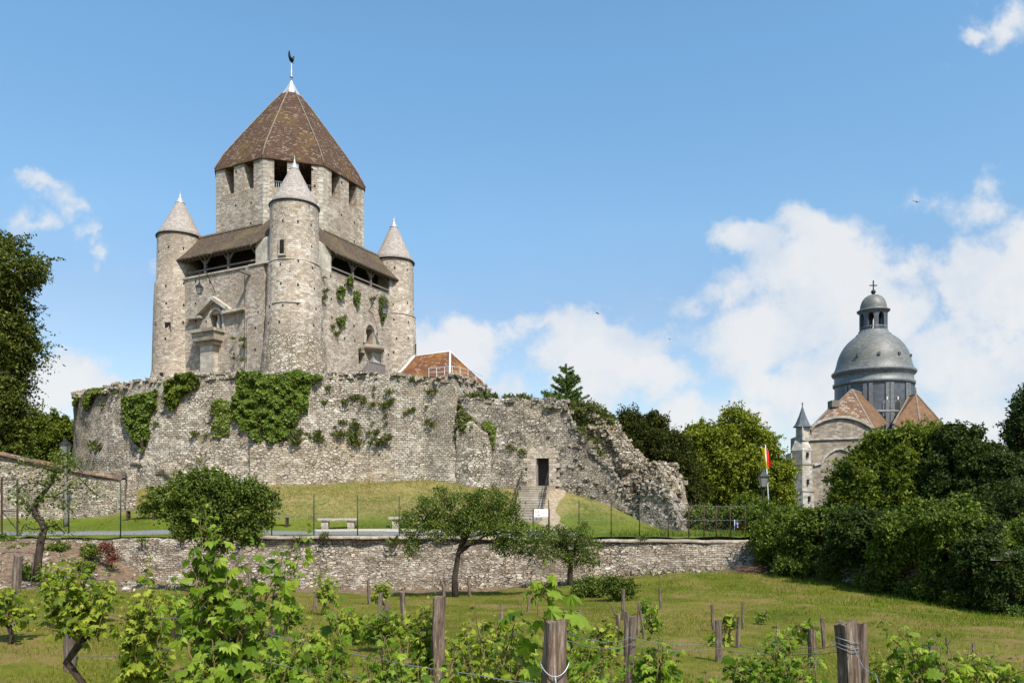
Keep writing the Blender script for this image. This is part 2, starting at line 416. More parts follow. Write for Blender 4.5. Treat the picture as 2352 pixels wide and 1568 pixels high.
def groundmat(name, stops, scale=.5, fine=8, bump=.4, extra=None):
    m, t, b, out = newmat(name); ob = coords(t)
    a = t.noise(ob, scale, 5, .65); f = t.noise(ob, fine, 5, .7); g = t.noise(ob, fine*5, 3, .7)
    v = t.math('ADD', t.math('ADD', t.math('MULTIPLY', a, .6), t.math('MULTIPLY', f, .3)), t.math('MULTIPLY', g, .15))
    col = t.ramp(v, stops)
    if extra: col = extra(t, ob, col, a, f)
    bp = t.new('ShaderNodeBump'); bp.inputs['Strength'].default_value = bump; bp.inputs['Distance'].default_value = .06
    t.l.new(t.math('ADD', f, t.math('MULTIPLY', g, .6)), bp.inputs['Height']); t.l.new(bp.outputs[0], b.inputs['Normal'])
    t.l.new(col, b.inputs['Base Color']); b.inputs['Roughness'].default_value = .97; b.inputs['Specular IOR Level'].default_value = .1
    return m

M_keep = stone('keep_stone', .32, .15, lo=(.215, .165, .125), mid=(.395, .32, .25), hi=(.53, .455, .375), irregular=.38, speck=.9, jw=.02, bump=.55, holes=(1.3, 1.35), jamt=.42, stain_amt=.75, stain=(.19, .148, .11), blot=.5, spsc=5.0, warm=(.44, .345, .23))
M_keep2 = stone('keep_rubble', .30, .17, lo=(.23, .18, .13), mid=(.42, .345, .25), hi=(.62, .55, .44), irregular=1.0, speck=.5, jw=.03, bump=1.0, jamt=.6, stain_amt=.35)
M_ashlar = stone('ashlar_stone', .5, .3, lo=(.30, .26, .21), mid=(.45, .40, .33), hi=(.60, .55, .47), irregular=.1, speck=.3, jw=.02, bump=.2, jamt=.4, stain_amt=.5)
M_ramp = stone('rampart_stone', .27, .135, lo=(.205, .16, .12), mid=(.44, .37, .29), hi=(.70, .63, .53), joint=(.075, .055, .038), irregular=.55, speck=.8, jw=.03, bump=1.0, jamt=.85, stain_amt=.55, warm=(.45, .355, .24), blot=.7, spsc=5.5)
M_foot = stone('footing_stone', .30, .14, lo=(.21, .16, .115), mid=(.44, .36, .27), hi=(.66, .58, .46), joint=(.09, .065, .045), irregular=.66, speck=.6, jw=.028, bump=1.0, jamt=.62, stain_amt=.45, warm=(.47, .36, .22), blot=.6, spsc=5.5)
M_ruin = stone('ruin_stone', .24, .125, lo=(.16, .13, .10), mid=(.33, .28, .22), hi=(.58, .51, .43), joint=(.055, .042, .03), irregular=.7, speck=.55, jw=.03, bump=1.0, jamt=.85, stain_amt=.7)
M_core = stone('rubble_core', .27, .17, lo=(.20, .155, .10), mid=(.43, .345, .245), hi=(.68, .60, .48), joint=(.08, .055, .035), irregular=1.0, speck=.6, jw=.04, bump=1.3, jamt=.7, stain_amt=.45, warm=(.42, .30, .16))
M_terr = stone('terrace_stone', .25, .095, lo=(.22, .17, .125), mid=(.43, .35, .265), hi=(.68, .59, .48), joint=(.07, .05, .035), irregular=.7, speck=.6, jw=.022, bump=1.0, jamt=.8, stain_amt=.5)
M_church = stone('church_stone', .6, .3, lo=(.155, .125, .10), mid=(.245, .20, .16), hi=(.35, .30, .25), irregular=.15, speck=.15, jw=.02, bump=.3, jamt=.35, stain_amt=.7)
M_churchl = stone('pale_church_stone', .6, .33, lo=(.24, .21, .175), mid=(.38, .345, .295), hi=(.54, .50, .44), irregular=.1, speck=.2, jw=.02, bump=.3, jamt=.4, stain_amt=.6)
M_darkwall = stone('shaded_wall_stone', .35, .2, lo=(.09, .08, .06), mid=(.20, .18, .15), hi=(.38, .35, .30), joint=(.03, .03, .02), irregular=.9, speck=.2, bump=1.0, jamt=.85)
M_coping = stone('coping_stone', 1.2, .5, lo=(.19, .155, .115), mid=(.30, .255, .20), hi=(.42, .37, .30), irregular=.05, speck=.2, jw=.02, bump=.3, jamt=.5)
M_cope_tile = tiles('coping_tile', .3, .12, (.10, .065, .045), (.20, .14, .10), (.05, .03, .02))

M_roof = tiles('roof_tile', .20, .125, (.062, .036, .024), (.150, .086, .056), (.028, .018, .012), moss=(.12, .078, .024), moss_amt=.5, light=(.42, .34, .26), bump=.8, lt=.76)
M_groof = tiles('gallery_tile', .18, .11, (.07, .05, .035), (.15, .105, .075), (.03, .022, .015), moss=(.15, .12, .06), moss_amt=.5, light=(.2, .17, .13), bump=.6, lt=.85)
M_slate = tiles('pale_shingle', .26, .16, (.31, .265, .235), (.46, .40, .36), (.12, .10, .09), moss=(.30, .265, .235), moss_amt=.35, light=(.50, .46, .43), bump=.45, lt=.68)
M_hroof = tiles('house_tile', .24, .15, (.11, .048, .026), (.24, .10, .045), (.06, .03, .02), moss=(.30, .13, .02), moss_amt=.8, light=(.48, .38, .30), bump=.8, lt=.78)
M_croof = tiles('church_tile', .4, .25, (.12, .065, .038), (.20, .115, .068), (.10, .055, .03), moss=(.22, .13, .05), moss_amt=.45, light=(.42, .33, .25), bump=.3, lt=.9, light_amt=.4)
M_cmoss = tiles('mossy_church_tile', .5, .3, (.11, .06, .04), (.22, .14, .095), (.06, .04, .03), moss=(.24, .14, .05), moss_amt=.5, light=(.55, .49, .40), bump=.5, lt=.58)
M_dome = tiles('dome_lead', .6, .28, (.105, .108, .10), (.17, .17, .155), (.10, .10, .10), moss=(.15, .14, .11), moss_amt=.6, light=(.40, .39, .36), bump=.35, rough=.5, spec=.45, lt=.7, light_amt=.35)
M_lead = simple('dark_lead', (.050, .058, .068), (.10, .11, .122), 1.3, .5, 0, .2, .6)
M_leadl = simple('pale_lead', (.10, .108, .112), (.19, .195, .195), 3, .5, 0, .2, .5)
M_ridge = simple('ridge_mortar', (.14, .10, .075), (.27, .215, .165), 4, .9, bump=.4)
M_white = simple('white_mortar', (.58, .54, .48), (.74, .70, .64), 4, .9, bump=.3)
M_zinc = simple('zinc_cap', (.36, .385, .42), (.50, .53, .56), 2, .45, .3, .1, .5)
M_iron = simple('dark_iron', (.012, .012, .012), (.035, .032, .03), 9, .55, .2, .2, .4)
M_greenpost = simple('green_post', (.014, .03, .022), (.03, .05, .035), 9, .6, 0, 0, .4)
M_rust = simple('rusty_iron', (.035, .022, .016), (.08, .045, .03), 7, .8, 0, .3, .3)
M_timber = simple('old_timber', (.10, .085, .07), (.24, .21, .175), 5, .85, 0, .4, .2, (6, 6, .6))
M_greywood = simple('grey_boards', (.13, .11, .105), (.27, .24, .23), 6, .85, 0, .4, .2, (6, 6, .5))
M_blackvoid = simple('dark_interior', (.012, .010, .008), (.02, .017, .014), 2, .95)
M_glass = simple('lamp_glass', (.12, .125, .12), (.26, .27, .26), 2, .1, 0, 0, .6)
M_winglass = simple('dark_window_glass', (.03, .03, .03), (.08, .08, .08), 6, .3, 0, 0, .6)
M_bark = simple('bark', (.030, .022, .016), (.085, .064, .048), 7, .95, 0, .9, .15, (1, 1, .35))
M_vinebark = simple('vine_bark', (.030, .020, .014), (.10, .070, .048), 14, .95, 0, 1.0, .15, (1, 1, .4))
M_shoot = simple('green_shoot', (.10, .12, .035), (.24, .13, .06), 9, .6, 0, 0, .3)
M_sign = simple('sign_board', (.72, .70, .62), (.78, .76, .70), 3, .5, 0, 0, .4)
M_ink = simple('sign_print', (.26, .10, .06), (.42, .22, .15), 30, .6)
M_inkd = simple('dark_print', (.05, .04, .04), (.12, .10, .09), 30, .6)
M_yellow = simple('yellow_cloth', (.80, .60, .03), (.85, .66, .05), 3, .7)
M_red = simple('red_cloth', (.65, .03, .02), (.72, .05, .03), 3, .7)
M_blue = simple('blue_cloth', (.05, .08, .35), (.07, .11, .42), 3, .7)
M_wcloth = simple('white_cloth', (.7, .7, .7), (.8, .8, .8), 3, .7)
M_pole = simple('white_pole', (.50, .56, .62), (.62, .68, .72), 3, .5)
M_wire = simple('galvanised_wire', (.20, .21, .22), (.36, .37, .38), 20, .45, .6, 0, .5)
M_bird = simple('bird_feathers', (.015, .015, .018), (.03, .03, .035), 9, .7)
M_render = simple('plaster', (.50, .42, .34), (.62, .55, .46), 2, .9, 0, .2)
M_bench = simple('bench_stone', (.20, .155, .12), (.46, .40, .33), 9, .9, 0, .7, .2)
M_white_stone = simple('white_figure_stone', (.42, .38, .33), (.56, .52, .46), 8, .9, 0, .3)

def postmat():
    m, t, b, out = newmat('weathered_post'); ob = coords(t); oi = t.new('ShaderNodeObjectInfo')
    v = t.vmath('ADD', ob, t.vmath('SCALE', (7.3, 3.1, 5.7), 1.0))
    g = t.noise(t.vmath('MULTIPLY', ob, (26, 26, 2.0)), 1.6, 6, .68)
    g2 = t.noise(t.vmath('MULTIPLY', ob, (60, 60, 3.0)), 2.0, 3, .6)
    f = t.noise(ob, 3, 3, .6)
    vv = t.math('ADD', t.math('MULTIPLY', g, .8), t.math('MULTIPLY', f, .3))
    col = t.ramp(vv, [(.38, (.026, .015, .010)), (.47, (.105, .066, .045)), (.58, (.24, .17, .125)), (.74, (.50, .42, .34))])
    col = t.mix(t.math('MULTIPLY', t.smooth(g2, .56, .62), .5), col, (.025, .016, .012))
    col = t.mix(t.math('MULTIPLY', oi.outputs['Random'], .55), col, (.15, .12, .10))
    bp = t.new('ShaderNodeBump'); bp.inputs['Strength'].default_value = .9; bp.inputs['Distance'].default_value = .02
    t.l.new(t.math('ADD', g, g2), bp.inputs['Height']); t.l.new(bp.outputs[0], b.inputs['Normal'])
    t.l.new(col, b.inputs['Base Color']); b.inputs['Roughness'].default_value = .9; b.inputs['Specular IOR Level'].default_value = .15
    return m
M_post = postmat()

L_tree = leafmat('tree_leaf', (.020, .032, .004), (.092, .125, .012), (.27, .31, .04), .38)
L_dark = leafmat('dark_tree_leaf', (.013, .023, .005), (.036, .056, .009), (.095, .125, .022), .28)
L_lime = leafmat('lime_leaf', (.030, .046, .005), (.15, .18, .014), (.44, .44, .055), .38)
L_left = leafmat('leafy_ivy_tree_leaf', (.025, .038, .005), (.065, .088, .010), (.20, .20, .035), .28)
L_yew = leafmat('yew_needle', (.014, .021, .004), (.036, .045, .007), (.085, .085, .015), .12, .7, .1)
L_larch = leafmat('larch_needle', (.045, .085, .016), (.095, .15, .028), (.18, .24, .05), .30)
L_fruit = leafmat('fruit_leaf', (.024, .040, .006), (.080, .115, .014), (.24, .29, .055), .34, .5, .22)
L_vine = leafmat('vine_leaf', (.050, .10, .008), (.155, .245, .016), (.34, .43, .048), .45, .5, .25, 2.5)
L_vined = leafmat('vine_leaf_yellowing', (.065, .11, .010), (.20, .26, .018), (.42, .44, .055), .42, .5, .22, 2.5, tip=(.30, .13, .04))
L_ivy = leafmat('ivy_leaf', (.035, .060, .006), (.085, .125, .013), (.19, .24, .035), .22, .5, .2, .8)
L_ivyy = leafmat('young_ivy_leaf', (.07, .10, .012), (.14, .18, .022), (.24, .28, .05), .3, .5, .4, .8)
L_weed = leafmat('wall_weed', (.05, .07, .018), (.11, .13, .035), (.24, .22, .08), .3, .7, .2, 1.5)
L_hedge = leafmat('hedge_leaf', (.020, .036, .005), (.080, .12, .013), (.24, .30, .045), .36, .5, .2)
L_grass = leafmat('grass_blade', (.040, .055, .005), (.14, .165, .012), (.37, .33, .07), .35, .7, .08, 1.2)
L_grassg = leafmat('tall_grass_blade', (.055, .10, .008), (.125, .19, .014), (.24, .27, .03), .35, .7, .08, .6)
L_red = leafmat('red_shrub_leaf', (.10, .025, .015), (.16, .05, .03), (.22, .09, .05), .2)

def lawn_extra(t, ob, col, a, f):
    s = t.new('ShaderNodeSeparateXYZ'); t.l.new(ob, s.inputs[0])
    band = t.math('MULTIPLY', t.smooth(s.outputs[2], -1.2, -.3), t.smooth(s.outputs[2], 1.75, 1.0))
    dry = t.math('MULTIPLY', band, t.smooth(t.math('ADD', t.math('MULTIPLY', f, .6), t.math('MULTIPLY', a, .4)), .37, .57))
    col = t.mix(t.math('MULTIPLY', dry, .85), col, t.mix(f, (.16, .11, .04), (.36, .27, .13)))
    return col
M_lawn = groundmat('lawn', [(.35, (.055, .078, .008)), (.52, (.10, .132, .014)), (.70, (.18, .18, .028))], .35, 5, .6, lawn_extra)
def field_extra(t, ob, col, a, f):
    s = t.new('ShaderNodeSeparateXYZ'); t.l.new(ob, s.inputs[0])
    # bare tilled soil along the foot of the terrace wall and on the left bank
    w = t.math('ADD', s.outputs[1], t.math('MULTIPLY', t.math('SUBTRACT', a, .5), 3.0))
    sxx = t.math('ADD', w, t.math('MULTIPLY', t.smooth(s.outputs[0], 2, -3), 1.2))
    m1 = t.smooth(sxx, 31.2, 31.8)
    lf = t.math('MULTIPLY', t.smooth(s.outputs[0], -11.5, -14), t.smooth(w, 22.5, 24.5))
    soil = t.math('MAXIMUM', m1, lf)
    col = t.mix(soil, col, t.ramp(f, [(.30, (.085, .052, .035)), (.5, (.17, .115, .078)), (.66, (.27, .20, .135)), (.8, (.42, .35, .27))]))
    pt = t.math('MULTIPLY', t.smooth(t.noise(ob, .8, 4, .7), .50, .62), .75)
    return t.mix(t.math('MULTIPLY', pt, t.math('SUBTRACT', 1.0, soil)), col, (.20, .135, .055))
M_field = groundmat('field_grass', [(.38, (.050, .060, .007)), (.50, (.11, .118, .013)), (.66, (.21, .155, .045))], .4, 6, .6, field_extra)
M_ground = groundmat('rough_ground', [(.4, (.02, .028, .008)), (.65, (.045, .055, .014))], .1, 3, .3)
M_path = simple('gravel_path', (.12, .12, .125), (.20, .20, .20), 9, .95, 0, .3)
M_sand = simple('sandy_soil', (.19, .14, .085), (.42, .34, .235), 5, .95, 0, .6)
M_chalk = simple('chalk_gravel', (.30, .26, .20), (.46, .41, .33), 12, .95, 0, .6)
M_road = simple('pale_road', (.12, .095, .08), (.18, .15, .13), 4, .95, 0, .3)

L_dry = leafmat('dry_grass_blade', (.13, .10, .03), (.27, .21, .08), (.42, .34, .16), .3, .8, .08, .6)
# ------------------------------------------------------------------ terrain
class TPS:
    def __init__(s, pts, lam=.02):
        p = np.array(pts, float); s.c = p[:, :2]; n = len(p)
        K = s.k(np.linalg.norm(s.c[:, None]-s.c[None], axis=2))+lam*np.eye(n)
        Q = np.c_[np.ones(n), s.c]; A = np.block([[K, Q], [Q.T, np.zeros((3, 3))]])
        w = np.linalg.solve(A, np.r_[p[:, 2], 0, 0, 0]); s.w = w[:n]; s.a = w[n:]
    @staticmethod
    def k(r): return np.where(r > 1e-9, r*r*np.log(np.maximum(r, 1e-9)), 0)
    def __call__(s, x, y):
        x = np.asarray(x, float); y = np.asarray(y, float); q = np.stack([x.ravel(), y.ravel()], 1)
        z = s.k(np.linalg.norm(q[:, None]-s.c[None], axis=2))@s.w+s.a[0]+q@s.a[1:]
        return z.reshape(x.shape)
FP = [(0, 0, -2.15), (-6, 2, -2.2), (6, 2, -2.2), (0, -8, -2.0), (-8, -8, -2), (8, -8, -2),
      (-5.6, 9.6, -2.15), (-8, 12, -2.05), (-3, 10.5, -2.25), (0, 12, -2.40), (4, 12, -2.45), (8, 12, -2.55), (10, 8, -2.5), (14, 14, -2.8),
      (-12, 18, -2.3), (-4, 20, -3.0), (2, 21, -3.02), (8, 21, -2.95), (14.9, 22, -3.3), (18, 22, -3.3),
      (-3, 33, -3.75), (2, 33, -3.55), (6, 33, -3.05), (10.8, 33, -2.95), (16, 33, -3.0), (-8, 33, -3.75), (-13, 33, -3.65), (-16.3, 32.8, -3.3), (-18.2, 33, -2.1), (-22, 33.2, -1.7), (-30, 33, -1.6),
      (-18, 27, -2.95), (-14, 28, -3.15), (-24, 26, -2.6), (-30, 24, -2.4), (-20, 20, -2.3), (-26, 10, -2)]
field = TPS(FP)
TP = [(X, 33.2, -1.56) for X in (-32, -24, -17, -10, -4, 2, 7, 11, 16)]+[(X, 36.8, -1.45) for X in (-28, -18, -10, -4, 2)]
for (px, py, d) in [(560, 1196, 38.5), (740, 1203, 38.5), (300, 1198, 38.8), (1000, 1203, 38), (1180, 1207, 38.5),
                    (300, 1087, 48), (420, 1087, 46.4), (570, 1095, 45.3), (800, 1106, 45.6), (985, 1101, 46), (1080, 1108, 45.8), (1170, 1119, 46), (1250, 1117, 46.2),
                    (700, 1150, 41.5), (900, 1152, 41.5), (1050, 1155, 41.5), (500, 1142, 41.8), (350, 1150, 42),
                    (165, 1085, 51), (100, 1195, 41), (20, 1197, 40), (250, 1186, 41.2), (-100, 1195, 41),
                    (1280, 1128, 45), (1330, 1140, 44.6), (1400, 1166, 44), (1480, 1208, 43), (1568, 1221, 41), (1300, 1188, 39.5), (1400, 1205, 39.3),
                    (1650, 1222, 40), (1720, 1222, 40)]:
    TP.append(tuple(P(px, py, d)))
TP += [(16, 45, -1.6), (20, 60, -1.5), (10, 60, -1.5), (-2, 60, 1.5), (-34, 52, 0), (-38, 60, 0), (-20, 60, 3)]
terr = TPS(TP)
def fz(x, y): return float(field(x, y))
def tz(x, y): return float(terr(x, y))
def on_field(px, py):
    """ground point of the field seen at a pixel"""
    d = 3.0
    while d < 33:
        if Zp(py, d) <= fz(Xp(px, d), d): break
        d += .05
    return np.array([Xp(px, d), d, fz(Xp(px, d), d)])

def sheet(name, xs, ys, fn, m, noise=.03, ns=1.3, kind='structure'):
    X, Y = np.meshgrid(xs, ys, indexing='ij'); Z = fn(X, Y)
    Z = Z+fbm(np.stack([X, Y, X*0], -1), ns, 3)*noise
    b = MB(); b.grid(np.stack([X, Y, Z], -1)); o = b.build(name, m); o['kind'] = kind; return o
sheet('vineyard_ground', np.r_[-46:-12:1.0, -12:20.1:.3], np.r_[-12:3:1.0, 3:33.61:.3], lambda x, y: field(x, y), M_field, .04)
sheet('terrace_lawn', np.r_[-60:-34:2.0, -34:14.1:.4, 14:30:1.5], np.r_[33.3:52:.35, 52:75:2.0], lambda x, y: terr(x, y), M_lawn, .05, .9)
b = MB(); b.grid(np.array([[(x, y, -4.7) for y in (-300, 0, 60, 300, 3500)] for x in (-3500, -400, 0, 400, 3500)])); o = b.build('ground', M_ground); o['kind'] = 'structure'
# plateau behind the castle, reaching the church
sheet('plateau_ground', np.r_[-200:261:10.0], np.r_[58:260:8.0], lambda x, y: -1.75+0*x, M_ground, .15, .05)
# raised ground beyond the boundary wall on the right
b = MB()
G = []
for (x, y) in [(10.95, 33.6), (11.1, 33), (12.1, 30), (13.1, 27), (14.0, 24.5), (14.95, 22), (17.2, 16), (20, 8)]:
    G.append([(x+.15+k, y+k*.25, -1.72+.02*k+(.25 if k > 8 else 0)-.9*max(0, (30-y)/10)*(1 if k < 4 else .3)) for k in (0, 1, 3, 6, 10, 16, 40)])
b.grid(np.array(G), flip=False); b.grid(np.array([[(11, 33.5, -1.6), (11, 62, -1.6)], [(60, 45, -1.7), (60, 62, -1.7)]]));
o = b.build('raised_bank', M_ground); o['kind'] = 'structure'

# path strips laid on the terrace
def ribbon(name, pts, w, m, lift=.03, n=60, thick=0, wfn=None):
    pts = np.array(pts, float); s = np.r_[0, np.cumsum(np.linalg.norm(np.diff(pts, axis=0), axis=1))]
    t = np.linspace(0, s[-1], n); X = np.interp(t, s, pts[:, 0]); Y = np.interp(t, s, pts[:, 1])
    dx = np.gradient(X); dy = np.gradient(Y); l = np.hypot(dx, dy); nx, ny = -dy/l, dx/l; G = []
    for k in np.linspace(-1, 1, 7):
        ww = w/2*(1+.25*vnoise(np.stack([t*.9, t*0+k*3, t*0], -1), 4)) if abs(k) == 1 else w/2
        x = X+nx*k*ww; y = Y+ny*k*ww; G.append(np.stack([x, y, terr(x, y)+lift+(-.09 if abs(k) == 1 else 0)], -1))
    b = MB(); b.grid(np.array(G), flip=True); o = b.build(name, m); o['kind'] = 'structure'; return o
ribbon('gravel_path', [(-30, 36.2), (-18, 35.9), (-8, 35.5), (-2, 35.3), (3, 35.3)], 1.3, M_path, .09, 90)
ribbon('chalk_verge', [(-9.5, 36.4), (-2, 36.2), (1.5, 36.6)], .7, M_chalk, .11, 40)
ribbon('sandy_track', [(2.9, 46.0), (2.6, 44.3), (2.0, 41.5), (1.9, 38.8), (2.5, 36.6)], 1.0, M_sand, .11, 40)

# ------------------------------------------------------------------ rough masonry walls that follow a plan path
def resample(path, res, keep=()):
    p = np.array(path, float); s = np.r_[0, np.cumsum(np.linalg.norm(np.diff(p, axis=0), axis=1))]
    n = max(2, int(s[-1]/res)+1); t = np.unique(np.r_[np.linspace(0, s[-1], n), list(keep)])
    X = np.interp(t, s, p[:, 0]); Y = np.interp(t, s, p[:, 1])
    dx = np.gradient(X, t); dy = np.gradient(Y, t); l = np.hypot(dx, dy)
    return t, X, Y, dy/l, -dx/l         # outward normal is to the right of travel
def rough_wall(b, path, top, bot, thick=1.0, res=.3, rz=.3, amp=.06, ns=1.2, batter=0.0, jag=.08, seed=1, ridge=0, bump2=0.0, endcaps=True, stepped=0.0, topn=3):
    t, X, Y, nx, ny = resample(path, res)
    zt = np.array([top(x, y) for x, y in zip(X, Y)]); zb = np.array([bot(x, y) for x, y in zip(X, Y)])
    zt = zt+fbm(np.stack([t*1.9, t*0+seed, t*0], -1), 1.0, seed, 3)*jag
    nv = max(2, int((zt-zb).max()/rz)+1); G = []; U = []
    for k in range(nv+1):
        f = k/nv; z = zb+(zt-zb)*f; off = (zt-z)*batter
        q = np.stack([X+nx*off, Y+ny*off, z], -1)
        dsp = fbm(q, ns, seed, 3)*amp
        if stepped: dsp = dsp+stepped*vnoise(q*[.8, .8, 3.2], seed+9)
        q[:, 0] += nx*dsp; q[:, 1] += ny*dsp; G.append(q); U.append(np.stack([t, z], -1))
    for k in range(1, topn+1):
        o_ = -k/topn; dz = .04 if k < topn else 0
        q = np.stack([X+nx*thick*o_, Y+ny*thick*o_, zt+dz+ridge*(1-abs(o_+.5)*2)], -1); q[:, 2] += vnoise(q*2.2, seed+3)*jag*(.5 if topn < 5 else 1.6)
        G.append(q); U.append(np.stack([t, zt+thick*-o_], -1))
    for f in (.5, 0):
        G.append(np.stack([X-nx*thick, Y-ny*thick, zb+(zt-zb)*f], -1)); U.append(np.stack([t, zb+(zt-zb)*f+.3], -1))
    G = np.array(G); U = np.array(U)
    b.grid(G, U, smooth=True, flip=True)
    if endcaps:
        for c, fl in ((0, False), (-1, True)):
            col = G[:, c]; fr = col[:nv+1]; zz = fr[:, 2]; bx, by = X[c]-nx[c]*thick, Y[c]-ny[c]*thick
            bk = np.stack([np.full(nv+1, bx), np.full(nv+1, by), zz], -1); mid = (fr+bk)/2+vnoise((fr+bk)*1.1, seed)[:, None]*np.array([1, 0, 0])*amp
            gg = np.array([fr, mid, bk]); uu = np.array([np.stack([np.full(nv+1, a), zz], -1) for a in (0, thick/2, thick)])
            b.grid(gg, uu, flip=fl)
    return G[:nv+1+topn]
def stones(b, G, n, s0, s1, seed, rows=None, out=.0):
    """loose-edged blocks bedded in a rough wall surface"""
    rg = np.random.default_rng(seed); a, c = G.shape[:2]; lo, hi = rows or (0, a)
    for _ in range(n):
        p = G[rg.integers(max(0, lo), min(a, hi)), rg.integers(0, c)]; h = rg.uniform(s0, s1)*np.array([rg.uniform(.7, 1.5), rg.uniform(.7, 1.2), rg.uniform(.4, .8)])/2
        A = np.linalg.qr(np.eye(3)+rg.normal(size=(3, 3))*.22)[0]; A = A*np.sign(np.diag(A)); V = []
        for k in (-1, 1):
            for i, j in ((-1, -1), (1, -1), (1, 1), (-1, 1)): V.append(p+A@(h*np.array([i, j, k])*rg.uniform(.72, 1.1, 3))+[0, -out, 0])
        b.add(V, [(0, 3, 2, 1), (4, 5, 6, 7), (0, 1, 5, 4), (1, 2, 6, 5), (2, 3, 7, 6), (3, 0, 4, 7)])
def pxz(tab):
    """height profile from (pixel x, pixel y) pairs, read along a wall"""
    tab = sorted(tab); xs = [a for a, _ in tab]; ys = [b_ for _, b_ in tab]
    return lambda X, Y: Zp(float(np.interp(1176+F*X/max(Y, 1), xs, ys)), Y)

# ---- castle frame: x runs along the right wall, y along the left wall
KC = np.array([-17.05, 58.56]); KROT = R(62.7); ZB = 7.0
keep = empty('castle_keep', (KC[0], KC[1], ZB), 'medieval stone keep with octagonal top storey, brown pyramid roof and corner turrets', 'castle', rz=KROT)
cR = np.array([math.cos(KROT), math.sin(KROT)]); cL = np.array([-math.sin(KROT), math.cos(KROT)])
OFF = (0, 0, ZB)
def onL(px, py, x=-6.45):
    """pixel -> (y, z) on the plane local x = const"""
    r = (px-1176)/F; b0 = KC+cR*x; y = (r*b0[1]-b0[0])/(cL[0]-r*cL[1]); return y, Zp(py, b0[1]+cL[1]*y)
def onR(px, py, y=-6.45):
    r = (px-1176)/F; b0 = KC+cL*y; x = (r*b0[1]-b0[0])/(cR[0]-r*cR[1]); return x, Zp(py, b0[1]+cR[1]*x)
def kloc(X, Y): q = np.array([X, Y])-KC; return float(q@cR), float(q@cL)

def wall_panel(b, o, u, n, W, z0, z1, holes, t=.6, taper=0.0, sub=.9, batter=0.0, zref=None):
    """planar wall from point o along u; n = outward normal; holes (u0,u1,z0,z1) get reveals of depth t"""
    us = sorted({0.0, float(W), *[h[0] for h in holes], *[h[1] for h in holes]}); zs = sorted({float(z0), float(z1), *[h[2] for h in holes], *[h[3] for h in holes]})
    def fill(a):
        r = [a[0]]
        for p, q in zip(a, a[1:]):
            k = max(1, int((q-p)/sub)); r += [p+(q-p)*i/k for i in range(1, k+1)]
        return r
    us, zs = fill(us), fill(zs); zr = zref if zref is not None else z1
    def pt(a, z, d=0.0):
        e = (zr-z)*batter-d
        return (o[0]+u[0]*a+n[0]*e, o[1]+u[1]*a+n[1]*e, z)
    for i in range(len(us)-1):
        for j in range(len(zs)-1):
            cu, cz = (us[i]+us[i+1])/2, (zs[j]+zs[j+1])/2
            if any(h[0] < cu < h[1] and h[2] < cz < h[3] for h in holes): continue
            b.add([pt(us[i], zs[j]), pt(us[i+1], zs[j]), pt(us[i+1], zs[j+1]), pt(us[i], zs[j+1])], [(0, 1, 2, 3)],
                  [(us[i], zs[j]), (us[i+1], zs[j]), (us[i+1], zs[j+1]), (us[i], zs[j+1])])
    for (a, c, e, g) in holes:
        for (p, q) in (((a, e), (a, g)), ((a, g), (c, g)), ((c, g), (c, e)), ((c, e), (a, e))):
            b.add([pt(*p), pt(*q), pt(*q, t), pt(*p, t)], [(0, 1, 2, 3)], [(0, p[1]+p[0]), (0, q[1]+q[0]), (t, q[1]+q[0]), (t, p[1]+p[0])])

# -- octagonal drum: eight faces; the four on the main axes are longer
w_, s_ = 5.2, 2.3
oc = [(-w_, -s_), (-s_, -w_), (s_, -w_), (w_, -s_), (w_, s_), (s_, w_), (-s_, w_), (-w_, s_)]    # clockwise seen from... ordered round the centre
b = MB(); DZ0, DZ1 = 18.9, 24.05
for i in range(8):
    p, q = Vector(oc[i]), Vector(oc[(i+1) % 8]); L = (q-p).length; u = (q-p)/L; n = Vector((u.y, -u.x))
    if n.dot((p+q)/2) < 0: n = -n
    hz0, hz1 = 22.0, 23.98
    c = L/2
    if i % 2 == 0: holes = [(c-1.30, c-.42, hz0, hz1), (c+.36, c+1.24, hz0+.0, hz1)]      # corner faces
    else: holes = [(c-1.42, c-.50, hz0, hz1), (c+.50, c+1.42, hz0, hz1)]
    wall_panel(b, p, u, n, L, DZ0, DZ1, holes, .95)
    # inner skin so the wall has thickness
    pi, qi = p*.82, q*.82; b.add([(pi.x, pi.y, DZ0), (qi.x, qi.y, DZ0), (qi.x, qi.y, hz0), (pi.x, pi.y, hz0)], [(0, 3, 2, 1)])
b.add([(x*.97, y*.97, 21.7) for x, y in oc], [tuple(range(8))])
# corner stones of the drum
drum = b.build('drum_wall', M_keep, keep, OFF)
for i in range(8):
    b = MB(); x, y = oc[i]; r = Vector((x, y)).normalized()
    for k in range(17):
        z = DZ0+.3+k*.29
        if z > 23.9: break
        wd = .30 if k % 2 else .42
        for j in (-1, 1):
            p = Vector(oc[i]); q = Vector(oc[(i+j) % 8]); u = (q-p).normalized(); n = Vector((u.y, -u.x)); n = n if n.dot(p) > 0 else -n
            a0, a1 = p+n*.012, p+u*wd+n*.012
            b.add([(a0.x, a0.y, z), (a1.x, a1.y, z), (a1.x, a1.y, z+.26), (a0.x, a0.y, z+.26)], [(0, 1, 2, 3) if j == 1 else (0, 3, 2, 1)])
    b.build('quoins', M_ashlar, keep, OFF)
# railings inside the openings
b = MB()
for i in (0, 7, 1):
    p, q = Vector(oc[i])*.84, Vector(oc[(i+1) % 8])*.84
    for z in (22.05, 22.75): b.bar((*p, z), (*q, z), .05)
    for k in range(25): r = p.lerp(q, k/24); b.bar((r.x, r.y, 22.0), (r.x, r.y, 22.75), .025)
b.build('railing', M_pole, keep, OFF)
